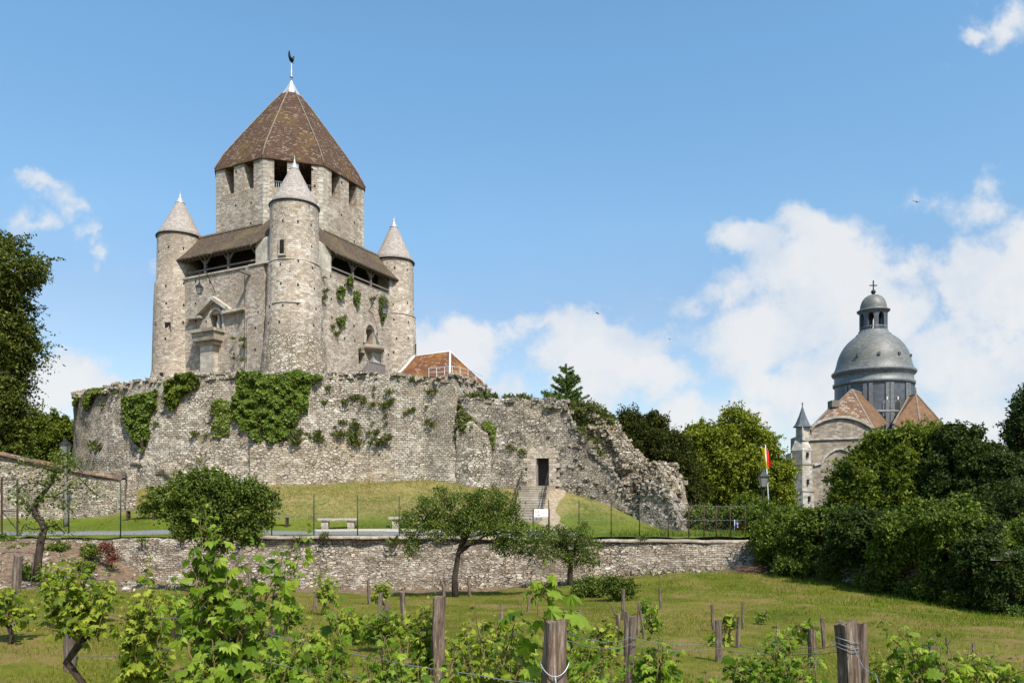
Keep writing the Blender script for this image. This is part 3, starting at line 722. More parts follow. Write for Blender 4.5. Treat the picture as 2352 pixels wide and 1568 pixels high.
# inner dark deck and timber frame give the openings depth
b = MB(); b.lathe([(2.2, 21.0), (2.2, 24.6)], seg=8, smooth=False); b.build('stair_core', M_timber, keep, OFF)

# -- pyramid roof (slight bell-cast at the foot)
b = MB(); AZ = 32.05
def ring(f, z): return [(x*f, y*f, z) for x, y in oc]
prof = [(1.02, 23.9), (1.016, 24.02), (.965, 24.6), (.90, 25.28), (.70, 26.9), (.48, 28.6), (.26, 30.3), (.115, 31.35)]
for i in range(8):
    p, q = Vector(oc[i]), Vector(oc[(i+1) % 8]); L = (q-p).length; hgt = 0; V = []; U = []
    for k, (f, z) in enumerate(prof):
        if k: hgt += math.hypot(z-prof[k-1][1], (prof[k-1][0]-f)*5.4)
        V += [(p.x*f, p.y*f, z), (q.x*f, q.y*f, z)]; U += [(-L*f/2, hgt), (L*f/2, hgt)]
    b.add(V, [(2*k, 2*k+1, 2*k+3, 2*k+2) for k in range(len(prof)-1)], U)
b.add(ring(1.02, 23.9), [tuple(range(7, -1, -1))])
roof = b.build('roof', M_roof, keep, OFF)
b = MB()
for (x, y) in oc: b.tube([(x*f*1.004, y*f*1.004, z+.03) for f, z in prof[1:]], .05, 6)
b.build('hip_ridge', M_ridge, roof)
for o_ in [roof.children[0]]:
    for v in o_.data.vertices: v.co.z -= ZB
b = MB(); pr = [(.135, 31.2), (.075, 31.75), (.03, 32.2), (.012, 32.45)]
for i in range(8):
    p, q = Vector(oc[i]), Vector(oc[(i+1) % 8])
    for (f, z), (g, y2) in zip(pr, pr[1:]): b.add([(p.x*f, p.y*f, z), (q.x*f, q.y*f, z), (q.x*g, q.y*g, y2), (p.x*g, p.y*g, y2)], [(0, 1, 2, 3)])
b.build('roof_cap', M_zinc, keep, OFF)
b = MB(); b.tube([(0, 0, 32.3), (0, 0, 32.8), (0, 0, 33.8)], [.07, .055, .045], 8); b.lathe([(.0, 32.86), (.12, 32.8), (.13, 32.7), (.0, 32.62)], seg=10)
vane = b.build('weather_vane', M_zinc, keep, OFF)
b = MB()   # cock on the vane
b.tube([(-.44, .03, 34.55), (-.30, .02, 34.35), (-.1, 0, 34.18), (.08, 0, 34.1), (.22, 0, 34.3), (.30, 0, 34.5)], [.03, .09, .17, .19, .12, .07], 6)
b.tube([(.28, 0, 34.5), (.36, 0, 34.6), (.48, 0, 34.58)], [.07, .075, .01], 6)
b.tube([(-.1, 0, 34.2), (-.30, 0, 34.45), (-.36, 0, 34.75), (-.30, 0, 34.9)], [.05, .10, .07, .02], 5)
b.tube([(0, 0, 33.75), (0, 0, 34.15)], .03, 5); b.bar((-.3, .0, 33.95), (.35, 0, 33.95), .03)
o = b.build('cock', M_iron, vane);
for v in o.data.vertices: v.co = Vector((v.co.x*.72, v.co.y, 33.75+(v.co.z-33.75)*.8-ZB))

# -- square body
b = MB(); W = 6.45; H0 = 6.6; HT = 16.0; HG = 15.9
nichL = []
(y0n, zt_) = onL(483, 712); (y1n, zb_) = onL(513, 764)
ya, yb = sorted((y0n, y1n))
# left wall (plane x=-W), from front turret to left turret; u runs +y
wall_panel(b, (-W, -5.6), (0, 1), (-1, 0), 11.2, H0, HT, [(ya+5.6, yb+5.6, zb_, zt_-.35)], .55, batter=.012)
# right wall (plane y=-W)
(x0n, zt2) = onR(836, 742); (x1n, zb2) = onR(855, 793)
(x0d, zt3) = onR(822, 807); (x1d, zb3) = onR(837, 838)
wall_panel(b, (5.6, -W), (-1, 0), (0, -1), 11.2, H0, HT, [(5.6-x1n, 5.6-x0n, zb2, zt2-.3), (5.6-x1d, 5.6-x0d, max(H0+.4, zb3), zt3)], .8, batter=.012)
wall_panel(b, (W, 5.6), (0, -1), (1, 0), 11.2, H0, 18.6, [], .5)
wall_panel(b, (-5.6, W), (1, 0), (0, 1), 11.2, H0, 18.6, [], .5)
b.box(-6.0, -2, 5.3, 5.5, 15.9, 18.3); b.box(5.3, 5.5, -6.0, -2, 15.9, 18.3); b.add([(-5.12, 2.2, 19.28), (-5.12, 4.6, 19.28), (-2.4, 4.6, 19.28)], [(0, 2, 1)]); b.add([(2.2, -5.12, 19.28), (4.6, -5.12, 19.28), (4.6, -2.4, 19.28)], [(0, 1, 2)]); b.box(-5.5, 6.2, 4.5, 6.2, 15.9, 19.25); b.box(4.3, 6.21, -5.5, 6.19, 15.9, 19.2)
# floor of the galleries, masonry behind
b.add([(-W+.02, -6, HT-.02), (-W+.02, 6, HT-.02), (6, 6, HT-.02), (6, -W+.02, HT-.02)], [(0, 3, 2, 1)])
b.box(-W+.6, -W+.9, ya-.3, yb+.3, zb_-.3, zt_+.2)
b.box(x0n-.3, x1n+.3, -W+.85, -W+1.1, zb2-.3, zt2+.2)
body = b.build('body_wall', M_keep, keep, OFF)
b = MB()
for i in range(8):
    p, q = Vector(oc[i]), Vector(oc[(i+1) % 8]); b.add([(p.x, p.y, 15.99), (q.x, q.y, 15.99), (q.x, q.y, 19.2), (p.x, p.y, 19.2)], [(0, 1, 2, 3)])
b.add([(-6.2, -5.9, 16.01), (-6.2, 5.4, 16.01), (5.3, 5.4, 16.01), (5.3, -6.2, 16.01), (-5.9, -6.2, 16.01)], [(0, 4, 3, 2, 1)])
b.build('gallery_shade_faces', simple('painted_gallery_shade', (.018, .015, .012), (.045, .037, .03), 5, .9), keep, OFF)  # drum foot and gallery floor, near-black colour paints in the gallery's shade
# dark room behind the small door
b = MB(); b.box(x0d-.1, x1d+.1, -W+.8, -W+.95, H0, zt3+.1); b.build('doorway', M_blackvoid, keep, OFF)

# wall piers either side of the galleries, with sloping tops under the roof
SL = 1.22
def rz_(x): return 17.32+(x+6.85)*SL
b = MB()
def pier(y0, y1, sw, zt=None, back=-5.3):
    """pier on the left wall between y0,y1 (sw=False) or mirrored on the right wall"""
    f = lambda x, y, z: (x, y, z) if not sw else (y, x, z)
    v = [f(-W, y0, HT), f(-W, y1, HT), f(-W, y1, rz_(-W)-.1), f(-W, y0, rz_(-W)-.1), f(back, y0, HT), f(back, y1, HT), f(back, y1, rz_(back)-.1), f(back, y0, rz_(back)-.1)]
    fc = [(0, 1, 2, 3), (0, 3, 7, 4), (1, 5, 6, 2), (3, 2, 6, 7)]
    if not sw: fc = [g[::-1] for g in fc]
    b.add(v, fc)
for a_ in ((-4.35, -2.9, False), (-4.35, -2.9, True), (4.55, 5.6, False), (3.9, 5.6, True)): b = MB(); pier(*a_); b.build('gallery_pier', M_ashlar, keep, OFF)
# tall raking wall between pier and front turret
for sw in (False, True):
    b = MB(); f = lambda x, y, z: (x, y, z) if not sw else (y, x, z)
    v = [f(-6.45, -4.3, HT), f(-5.9, -5.2, HT), f(-4.6, -4.6, HT), f(-5.1, -4.0, HT), f(-6.3, -4.35, 17.9), f(-5.8, -5.1, 18.4), f(-4.6, -4.6, 19.2), f(-5.1, -4.0, 19.2)]
    b.add(v, [(0, 1, 5, 4), (1, 2, 6, 5), (2, 3, 7, 6), (3, 0, 4, 7), (4, 5, 6, 7)])
    b.build('raking_wall', M_keep, keep, OFF)

# gallery lean-to roofs
for sw in (False, True):
    b = MB(); f = (lambda x, y, z: (x, y, z)) if not sw else (lambda x, y, z: (y, x, z))
    yE = 5.45 if not sw else 5.2
    pts = [(-6.8, yE), (-6.8, -2.75), (-6.1, -4.45), (-5.1, -4.3), (-4.0, -3.6), (-5.1, -2.4), (-5.1, yE-1.0)]
    def sag(x, y): return .05*math.sin(y*.9)
    top = [f(x, y, 17.26+(x+6.8)*SL+.10) for x, y in pts]; bot = [f(x, y, 17.26+(x+6.8)*SL) for x, y in pts]
    n = len(pts); U = [(y, (x+7)*1.65) for x, y in pts]
    fc = [tuple(range(n)), tuple(range(2*n-1, n-1, -1))]+[(i, n+i, n+(i+1) % n, (i+1) % n) for i in range(n)]
    if sw: fc = [g[::-1] for g in fc]
    # subdivided top surface for a slightly wavy tile plane
    b.add(top+bot, fc, U+U)
    g = b.build('gallery_roof', M_groof, keep, OFF)
    b = MB()
    for k in range(22):
        y = -2.7+k*(yE+2.6)/21.5; b.bar(f(-6.76, y, 17.21), f(-5.6, y, 17.21+1.16*SL), .07, .09)
    b.build('rafter', M_timber, keep, OFF)
    # timber posts, plates, rail and braces of the gallery
    b = MB(); o0, o1 = -2.9, (4.55 if not sw else 3.9); xo = -W+.13; L = o1-o0
    b.bar(f(xo, o0, 17.36), f(xo, o1, 17.36), .16, .16)
    b.bar(f(xo, o0, 16.08), f(xo, o1, 16.08), .16, .14); b.bar(f(xo, o0, 16.42), f(xo, o1, 16.42), .07, .11)
    for k, t_ in enumerate((0.0, .36, .67, 1.0)):
        y = o0+L*t_; b.bar(f(xo, y, 16.0), f(xo, y, 17.3), .15)
        if t_ < 1: b.bar(f(xo, y+.04, 16.8), f(xo, y+.48, 17.3), .09, .1)
        if t_ > 0: b.bar(f(xo, y-.04, 16.8), f(xo, y-.48, 17.3), .09, .1)
    b.build('gallery_frame', M_timber, keep, OFF)
# lead flashing where lean-to roofs meet the drum
for q0, q1 in (((-5.22, -2.3, 19.33), (-5.22, 4.6, 19.33)), ((-2.3, -5.22, 19.33), (4.4, -5.22, 19.33))): b = MB(); b.bar(q0, q1, .16, .12); b.build('roof_flashing', M_ridge, keep, OFF)

# -- corner turrets
def turret(cx, cy, eave, r, tip, prof, windows=(), cone_r=None, seed=0):
    b = MB(); b.lathe(prof, (cx, cy), 40, noise=.03)
    t = b.build('turret', M_keep, keep, OFF)
    cr_ = cone_r or r*1.035
    b = MB(); b.lathe([(cr_*.97, eave-.06), (cr_, eave), (cr_*.87, eave+(tip-eave)*.10), (cr_*.66, eave+(tip-eave)*.30), (cr_*.40, eave+(tip-eave)*.56), (cr_*.18, eave+(tip-eave)*.78), (.05, eave+(tip-eave)*.95)], (cx, cy), 32)
    b.lathe([(.1, eave-.06), (cr_*.97, eave-.06)], (cx, cy), 32)
    rm = MB(); rm.lathe([(cr_*.9, eave-.10), (cr_*1.01, eave-.08), (cr_*1.015, eave-.01), (cr_*.9, eave+.0)], (cx, cy), 32); rm.build('eave_rim', M_iron, t, OFF)
    c = b.build('turret_roof', M_slate, t, OFF)
    b = MB(); b.lathe([(cr_*.205, eave+(tip-eave)*.78), (.075, eave+(tip-eave)*.93), (.025, tip), (.012, tip+.25)], (cx, cy), 16)
    b.lathe([(.0, tip+.14), (.045, tip+.09), (.0, tip+.04)], (cx, cy), 8); b.build('finial', M_zinc, c, OFF)
    return t
ft = turret(-5.6, -5.6, 19.75, 1.6, 23.0, [(2.12, 6.8), (2.03, 9.0), (1.90, 11.8), (1.85, 12.85), (1.77, 13.0), (1.73, 15.5), (1.69, 15.75), (1.62, 15.85), (1.585, 19.8)])
lt_ = turret(-5.6, 5.6, 19.45, 1.6, 22.75, [(2.05, 6.8), (1.92, 9.5), (1.82, 14.0), (1.74, 15.9), (1.62, 16.05), (1.56, 19.5)])
rt = turret(5.6, -5.6, 19.15, 1.6, 22.75, [(1.90, 6.8), (1.82, 9.5), (1.72, 14.6), (1.60, 14.8), (1.55, 19.2)])
bt = turret(5.6, 5.6, 19.3, 1.6, 22.4, [(1.9, 6.8), (1.7, 14), (1.6, 19.3)])
# rough rubble skirt on the foot of the front turret
b = MB(); b.lathe([(2.22, 6.8), (2.16, 8.2), (2.08, 9.6), (1.99, 10.6), (1.90, 11.2)], (-5.6, -5.6), 64, noise=.07, a0=R(120), a1=R(340)); b.build('turret_skirt', M_keep2, ft, OFF)
# string courses
for (tt, c, z, r) in ((ft, (-5.6, -5.6), 15.78, 1.72), (ft, (-5.6, -5.6), 12.92, 1.90), (rt, (5.6, -5.6), 14.72, 1.745)):
    b = MB(); a0, a1 = (R(175), R(235)) if z == 12.92 else (0, 2*math.pi)
    b.lathe([(r-.1, z-.06), (r, z-.04), (r+.01, z+.02), (r-.12, z+.07)], c, 40, a0=a0, a1=a1); b.build('string_course', M_ashlar, tt, OFF)
# turret windows: framed slits set into the curved wall
def slit(tt, px, py0, py1, wpx, c, r, zz=None):
    a = (px-1176)/F; C3 = KC+cR*c[0]+cL*c[1]
    # first hit of the view ray with the turret circle
    d = np.array([a, 1.0]); A = d@d; B = -2*d@C3; Cc = C3@C3-r*r; t_ = (-B-math.sqrt(max(0, B*B-4*A*Cc)))/(2*A); h = d*t_
    n = (h-C3)/r; X, Y = kloc(*h); nl = np.array([n@cR, n@cL]); tl = np.array([-nl[1], nl[0]])
    z0, z1 = Zp(py1, h[1]), Zp(py0, h[1]); w = wpx/F*h[1]
    b = MB(); m_ = (X, Y, (z0+z1)/2); n3 = (nl[0], nl[1], 0); t3 = (tl[0], tl[1], 0); zc = (z0+z1)/2
    fr = MB()
    for sgn in (-1, 1): fr.obox(np.array(m_)+np.array(t3)*sgn*(w/2+.05), t3, n3, (0, 0, 1), .05, .05, (z1-z0)/2+.06)
    for z in (z0-.05, z1+.05): fr.obox((X, Y, z), t3, n3, (0, 0, 1), w/2+.10, .06, .05)
    win = fr.build('window', M_keep, tt, OFF)
    b.obox((X+nl[0]*.01, Y+nl[1]*.01, zc), t3, n3, (0, 0, 1), w/2, .03, (z1-z0)/2); b.build('opening', M_blackvoid, win, OFF)
slit(ft, 648, 551, 583, 11, (-5.6, -5.6), 1.68)
slit(lt_, 386, 740, 768, 14, (-5.6, 5.6), 1.80)
slit(lt_, 372, 856, 866, 9, (-5.6, 5.6), 2.02)
slit(rt, 953, 790, 812, 7, (5.6, -5.6), 1.80)

# -- left wall: canopy, balcony niche, figure
def box_on(pxs, pys, out, x=-W, back=.02, side='L', b=None):
    """slab on a wall between two pixel corners, projecting `out` from it"""
    f = onL if side == 'L' else onR
    y0, z0 = f(pxs[0], pys[0], x); y1, z1 = f(pxs[1], pys[1], x)
    return min(y0, y1), max(y0, y1), min(z0, z1), max(z0, z1)
b = MB()
def barL(p, q, wd, dp=.25, b=b):
    (y0, z0), (y1, z1) = onL(*p), onL(*q); b.bar((-W-dp/2, y0, z0), (-W-dp/2, y1, z1), dp, wd, up=(0, 0, 1))
b.n = 0
barL((457, 727), (495, 686), .22, .38); barL((495, 686), (530, 710), .24, .42)
barL((436, 733), (468, 729), .16, .36); barL((520, 720), (568, 710), .18, .40)
barL((519, 720), (532, 708), .22, .36)
b.build('canopy', M_ashlar, keep, OFF)
b = MB(); cy_, cz_ = onL(498, 712); hw = (yb-ya)/2+.1
for k in range(9):
    a0, a1 = math.pi*k/9, math.pi*(k+1)/9; b.bar((-W-.06, cy_+math.cos(a0)*hw, zt_-.9+math.sin(a0)*hw*1.25), (-W-.06, cy_+math.cos(a1)*hw, zt_-.9+math.sin(a1)*hw*1.25), .2, .16)
b.bar((-W-.06, cy_-hw, zb_), (-W-.06, cy_-hw, zt_-.9), .2, .16); b.bar((-W-.06, cy_+hw, zb_), (-W-.06, cy_+hw, zt_-.9), .2, .16)
b.build('arch', M_ashlar, keep, OFF)
b = MB(); b.tube([(-W-.1+.3, cy_, zb_), (-W+.2, cy_, zb_+.9), (-W+.2, cy_, zb_+1.1), (-W+.2, cy_, zb_+1.25), (-W+.2, cy_, zb_+1.42)], [.2, .16, .07, .11, .05], 9); b.build('niche_figure', M_white_stone, keep, OFF)
b = MB(); y0, y1, z0, z1 = box_on((458, 519), (767, 784), 0)
b.box(-W-1.0, -W+.01, y0+.1, y1-.1, z1-.16, z1+.05); b.box(-W-.85, -W+.01, y0+.22, y1-.22, z0+.05, z1-.16); b.box(-W-.65, -W+.01, y0+.38, y1-.38, z0-.22, z0+.05)
b.build('balcony_corbel', M_coping, keep, OFF)
b = MB(); y2, y3, z2, z3 = box_on((471, 505), (784, 857), 0); b.box(-W-.52, -W+.01, y2+.12, y3-.12, 6.7, z0-.2); b.build('pedestal', M_ashlar, keep, OFF)
b = MB(); y2, y3, z2, z3 = box_on((566, 604), (608, 857), 0)
b.box(-W-.22, -W+.01, y2-.3, y3-.1, 6.7, 15.92); b.box(-W-.34, -W-.2, y2-.3, y3-.4, 6.7, 12.6)
b.build('buttress', M_keep, keep, OFF)
b = MB(); y2, z2 = onL(578, 608); b.box(-W-.3, -W+.3, -4.5, y2, 15.9, 16.02); b.box(-W-.1, -W+.3, y2, 4.9, 15.95, 16.04); b.build('wall_coping', M_ashlar, keep, OFF)
b = MB(); y, z = onL(581, 630); b.bar((-W+.1, y, z-.06), (-W-.95, y+.12, z), .2, .2); b.build('beam', M_timber, keep, OFF)
# sloping plinth wrapped on the left turret foot
b = MB(); b.lathe([(2.5, 6.7), (2.3, 7.6), (2.12, 8.6), (2.0, 9.2), (1.9, 9.9)], (-5.6, 5.6), 30, a0=R(150), a1=R(262)); b.build('plinth', M_keep, lt_, OFF)
# right wall: canopy over niche, semicircular balcony, hoarding of grey boards
b = MB(); cx_, cz2 = onR(846, 745); hw = (x1n-x0n)/2+.14
for k in range(9):
    a0, a1 = math.pi*k/9, math.pi*(k+1)/9; b.bar((cx_+math.cos(a0)*hw, -W-.08, zt2-.75+math.sin(a0)*hw*1.3), (cx_+math.cos(a1)*hw, -W-.08, zt2-.75+math.sin(a1)*hw*1.3), .24, .18)
b.bar((cx_-hw, -W-.08, zb2), (cx_-hw, -W-.08, zt2-.75), .22, .2); b.bar((cx_+hw, -W-.08, zb2), (cx_+hw, -W-.08, zt2-.75), .22, .2)
b.build('arch', M_ashlar, keep, OFF)
b = MB(); b.tube([(cx_, -W+.4, zb2), (cx_, -W+.35, zb2+.8), (cx_, -W+.35, zb2+1.05), (cx_, -W+.35, zb2+1.2), (cx_, -W+.35, zb2+1.38)], [.2, .17, .07, .11, .05], 9); b.build('niche_figure', M_white_stone, keep, OFF)
b = MB(); bx_, bz_ = onR(853, 800)
b.lathe([(.4, bz_-.45), (.6, bz_-.3), (.95, bz_-.2), (.98, bz_+.12), (.2, bz_+.14)], (bx_, -W), 24, a0=R(180), a1=R(360)); b.build('balcony_corbel', M_coping, keep, OFF)
b = MB(); b.box(bx_-.35, bx_+.45, -W-.45, -W+.02, 7.6, bz_-.3); b.build('balcony_pier', M_ashlar, keep, OFF)
# stretch of timber-boarded gangway
x2, z2 = onR(800, 848, -W-1.6); x3, z3 = onR(845, 827, -W-1.6); x4, z4 = onR(872, 834, -W-1.2)
b = MB()
for k in range(10):
    xa = x3+.02+(x4-x3)*k/10; b.box(xa, xa+(x4-x3)/10-.025, -W-1.62, -W-1.56, 7.0, z3-.12)
for k in range(12):
    ta = k/12; xa = x2+(x3-x2)*ta; b.box(xa, xa+(x3-x2)/12-.02, -W-1.62, -W-1.56, 6.9, 7.6+(z3-.2-7.6)*(ta+.04))
b.bar((x3, -W-1.6, 7), (x3, -W-1.6, z3), .14); b.bar((x4, -W-1.6, 7), (x4, -W-1.6, z3), .14); b.bar((x3, -W-1.6, z3-.05), (x4, -W-1.6, z3-.05), .1, .1)
b.bar((x2, -W-1.6, 7.65), (x3, -W-1.6, z3-.1), .1, .1)
for k in range(6): b.box(x4-.03, x4+.03, -W-1.6+k*.27, -W-1.6+k*.27+.24, 7, z3-.12)
gw = b.build('gangway', M_greywood, keep, OFF)

# ---- rampart (ring wall round the keep's mound)
RR = 14.5; arc = [(KC[0]+RR*math.cos(R(a)), KC[1]+RR*math.sin(R(a))) for a in np.arange(-212, -57.9, 3)]
front_end = [tuple(P(905, 0, 45.9)[:2]), tuple(P(950, 0, 46.0)[:2]), tuple(P(985, 0, 46.1)[:2]), tuple(P(1043, 0, 45.3)[:2])]
back = [tuple(P(1118, 0, 49.5)[:2]), (-1.6, 55), (-3.4, 62), (-8, 70), (-17, 73.2)]+[(KC[0]+RR*math.cos(R(a)), KC[1]+RR*math.sin(R(a))) for a in range(90, 149, 6)]
topR = pxz([(120, 906), (172, 905), (230, 893), (290, 881), (350, 869), (450, 861), (540, 856), (735, 857), (790, 858), (850, 855), (905, 860), (950, 868), (1000, 868), (1043, 863), (1080, 872), (1118, 889), (1300, 889)])
rampart = empty('rampart_wall', (KC[0], KC[1], 1.0), 'tall curved rampart of pale rubble limestone with ivy patches, encircling the foot of the keep', 'wall')
b = MB()
topRr = lambda X, Y: topR(X, Y) if Y < 56 else 7.3
Gr = rough_wall(b, arc+front_end+[back[0]], topRr, lambda X, Y: min(tz(X, Y), 3)-.6, 1.1, .28, .26, .07, 1.1, batter=.035, jag=.07, seed=2, stepped=.03, endcaps=False)
stones(b, Gr, 420, .16, .36, 3, (len(Gr)-5, len(Gr)-2))
b.build('wall_face', M_ramp, rampart, (KC[0], KC[1], 1.0))
b = MB()
rough_wall(b, back, lambda X, Y: 7.25, lambda X, Y: -1, 1.0, .9, .9, .05, 1.1, jag=.05, seed=5, endcaps=False)
b.add([(KC[0]+13.6*math.cos(t), KC[1]+13.6*math.sin(t), 6.55) for t in np.linspace(0, 2*math.pi, 40, endpoint=False)]+[(-2.2, 50, 6.55)], [tuple(range(40))])
b.add([(-9, 46.8, 6.5), (-3.9, 46.5, 6.5), (-2.4, 50, 6.5), (-2.6, 55, 6.5), (-6, 56, 6.5)], [(0, 1, 2, 3, 4)])
b.build('court_and_rear_wall', M_ramp, rampart, (KC[0], KC[1], 1.0))
# projecting footings
ftab = pxz([(560, 1020), (640, 1012), (680, 1006), (760, 1008), (820, 1012), (862, 1018), (895, 1045), (920, 1075), (935, 1100)])
pth = [q for q in arc+front_end if 560 < 1176+F*q[0]/q[1] < 940 and q[1] < 56]
b = MB(); rough_wall(b, [tuple(np.array(q)*.9925) for q in pth], lambda X, Y: ftab(X, Y), lambda X, Y: tz(X, Y)-.4, .5, .25, .22, .10, 1.1, batter=.06, jag=.16, seed=8, stepped=.04)
pth = [q for q in arc if 285 < 1176+F*q[0]/q[1] < 560 and q[1] < 56]
ftab2 = pxz([(300, 1060), (340, 1040), (400, 1052), (480, 1046), (560, 1030)])
rough_wall(b, [tuple(np.array(q)*.995) for q in pth], ftab2, lambda X, Y: tz(X, Y)-.4, .45, .16, .15, .20, 1.6, batter=.05, jag=.25, seed=11, stepped=.14)
b.build('footing', M_foot, rampart, (KC[0], KC[1], 1.0))

# ---- ruined wing wall with the doorway
WA, WB_ = P(1046, 0, 45.0)[:2], P(1484, 0, 43.9)[:2]
def wpt(px): t_ = 0; return tuple(P(px, 0, 45.0+(43.9-45.0)*(px-1046)/(1484-1046)+.9*math.sin(math.pi*max(0, px-1046)/438)+max(0, (1078-px)/45)*.9)[:2])
wing = empty('ruined_wall', (*wpt(1300), 0.9), 'ruined rubble wall with a square-headed doorway, broken and sloping down to the right', 'wall')
wtop = pxz([(1046, 913), (1063, 914), (1150, 916), (1240, 919), (1298, 922), (1306, 945), (1318, 975), (1340, 1005), (1362, 1035), (1392, 1062), (1420, 1100), (1445, 1145), (1462, 1178), (1484, 1206)])
wtop2 = pxz([(1046, 966), (1112, 966), (1117, 968), (1128, 972), (1130, 1150)])
b = MB(); wo_ = (*wpt(1300), 0.9)
D0, D1 = 1233, 1260
def sect(a, c, top, bot, jag=.09, sd=21, cap=True):
    return rough_wall(b, [wpt(a+(c-a)*k/12) for k in range(13)], top, bot, 1.5, .2, .2, .10, 1.5, batter=0.012, jag=jag, seed=sd, stepped=.05, endcaps=cap)
G1 = sect(1030, D0, wtop, lambda X, Y: tz(X, Y)-.5); G2 = sect(D1, 1484, wtop, lambda X, Y: min(tz(X, Y), 1.0)-.6, .13)
sect(D0, D1, wtop, lambda X, Y: Zp(1052, Y), .09)
stones(b, G1, 60, .14, .3, 6, (len(G1)-5, 200)); stones(b, G2, 260, .14, .34, 7, (len(G2)-6, 200)); stones(b, G2[:, -40:], 60, .15, .3, 8)
b.build('wall_face', M_ruin, wing, wo_)
b = MB()   # thicker older patch on its left with a stepped top
rough_wall(b, [tuple(np.array(wpt(p))*.993) for p in (1050, 1080, 1110, 1128)], pxz([(1046, 962), (1075, 965), (1112, 990), (1122, 1000), (1130, 1040)]), lambda X, Y: tz(X, Y)-.4, .4, .2, .2, .09, 1.5, batter=.05, jag=.12, seed=31, stepped=.05)
b.build('wall_patch', M_ramp, wing, wo_)
# door surround
dl, dr = np.array(wpt(D0-1)), np.array(wpt(D1+1)); du = (dr-dl)/np.linalg.norm(dr-dl); dn = np.array([du[1], -du[0]])
ztop = Zp(1052, dl[1]); zbot = Zp(1116, dl[1])
b = MB()
def dbox(c, hx, hy, z0, z1): c = c-dn*.19; b.obox((c[0], c[1], (z0+z1)/2), (*du, 0), (*dn, 0), (0, 0, 1), hx, hy, (z1-z0)/2)
for k in range(6):
    z0 = zbot+k*(ztop-zbot)/6; dz = (ztop-zbot)/6-.012
    dbox(dl-du*(.28+.10*(k % 2)), .28+.10*(k % 2), .34, z0, z0+dz); dbox(dr+du*(.22+.10*((k+1) % 2)), .22+.10*((k+1) % 2), .34, z0, z0+dz)
dbox((dl+dr)/2, .95, .35, ztop+.002, ztop+.34)
c3 = (dl+dr)/2; f0 = c3+dn*.345
v = [(*(c3+du*a+dn*o), z) for o in (.15, -.3) for a, z in ((-1.1, ztop+.34), (1.1, ztop+.34), (.15, ztop+.74), (-.15, ztop+.74))]
b.add(v, [(0, 1, 2, 3), (7, 6, 5, 4), (1, 5, 6, 2), (2, 6, 7, 3), (3, 7, 4, 0)])
b.build('door_frame', M_keep, wing, wo_)
b = MB(); dd = c3-dn*1.45; b.obox((dd[0], dd[1], (zbot+ztop)/2), (*du, 0), (*dn, 0), (0, 0, 1), .6, .04, (ztop-zbot)/2+.1); 
lf = dl+du*.07-dn*.55; b.obox((lf[0], lf[1], (zbot+ztop)/2), (*dn, 0), (*du, 0), (0, 0, 1), .45, .03, (ztop-zbot)/2-.03)
b.build('door', M_greywood, wing, wo_); 
# rubble core standing behind the broken end
def rpt(px, extra=0): return tuple(P(px, 0, 47.2-(px-1290)/278*4.6+extra)[:2])
rtop = pxz([(1286, 925), (1300, 930), (1340, 945), (1375, 968), (1404, 990), (1415, 1005), (1425, 1024), (1440, 1045), (1459, 1072), (1475, 1066), (1495, 1062), (1510, 1072), (1523, 1087), (1536, 1120), (1541, 1156), (1550, 1190), (1560, 1222)])
b = MB(); Gc = rough_wall(b, [rpt(p) for p in range(1286, 1564, 8)], rtop, lambda X, Y: -2.1, 2.2, .13, .13, .32, 1.35, batter=.03, jag=.25, seed=41, stepped=.22, topn=12)
stones(b, Gc, 1500, .16, .42, 5, (18, 200))
b.build('rubble_core', M_core, wing, wo_)
b = MB(); Ge = rough_wall(b, [rpt(p, -.55) for p in range(1470, 1571, 8)], pxz([(1470, 1118), (1484, 1104), (1500, 1110), (1520, 1118), (1536, 1128), (1545, 1160), (1556, 1192), (1570, 1223)]), lambda X, Y: -2.1, .8, .2, .2, .07, 1.5, batter=.03, jag=.12, seed=43, stepped=.04)
stones(b, Ge, 120, .14, .32, 9, (len(Ge)-7, 200))
b.build('end_face', M_ruin, wing, wo_)

# ---- stairs up to the door
st = empty('stone_staircase', (*((dl+dr)/2+dn*4), 0), 'worn flight of stone steps with thin iron handrails climbing to the doorway', 'stairs')
sb = np.array(P(1208, 0, 38.8)[:2]); stp = c3+dn*.5-du*.45; N = 15; b = MB(); zs0 = tz(*sb)-.02; zs1 = zbot-.03
dirv = (stp-sb); Ls = np.linalg.norm(dirv); dv = dirv/Ls; sv = np.array([dv[1], -dv[0]])
for k in range(N):
    c = sb+dirv*(k+.5)/N; z = zs0+(zs1-zs0)*(k+1)/N; j = .03*math.sin(k*2.3)
    b.obox((c[0], c[1], z-.3), (*sv, 0), (*dv, 0), (0, 0, 1), .78+j, Ls/N*.56, .3)
    b.obox((c[0]-dv[0]*.03, c[1]-dv[1]*.03, z+.012), (*sv, 0), (*dv, 0), (0, 0, 1), .80+j, Ls/N*.53, .025)
c = stp+dv*.2; b.obox((c[0], c[1], zs1-.25), (*du, 0), (*dn, 0), (0, 0, 1), 1.2, .5, .262)
b.build('steps', M_coping, st, (*((dl+dr)/2+dn*4), 0))
for sgn in (-1, 1):
    b = MB(); pp = []
    for k in range(0, N+1, 3):
        c = sb+dirv*k/N+sv*.78*sgn; z = zs0+(zs1-zs0)*k/N; b.bar((*c, z-.3), (*c, z+.9), .035); pp.append((*c, z+.9))
    b.tube(pp, .025, 6); b.tube([(x, y, z-.45) for x, y, z in pp], .014, 5); b.build('handrail', M_iron, st, (*((dl+dr)/2+dn*4), 0))

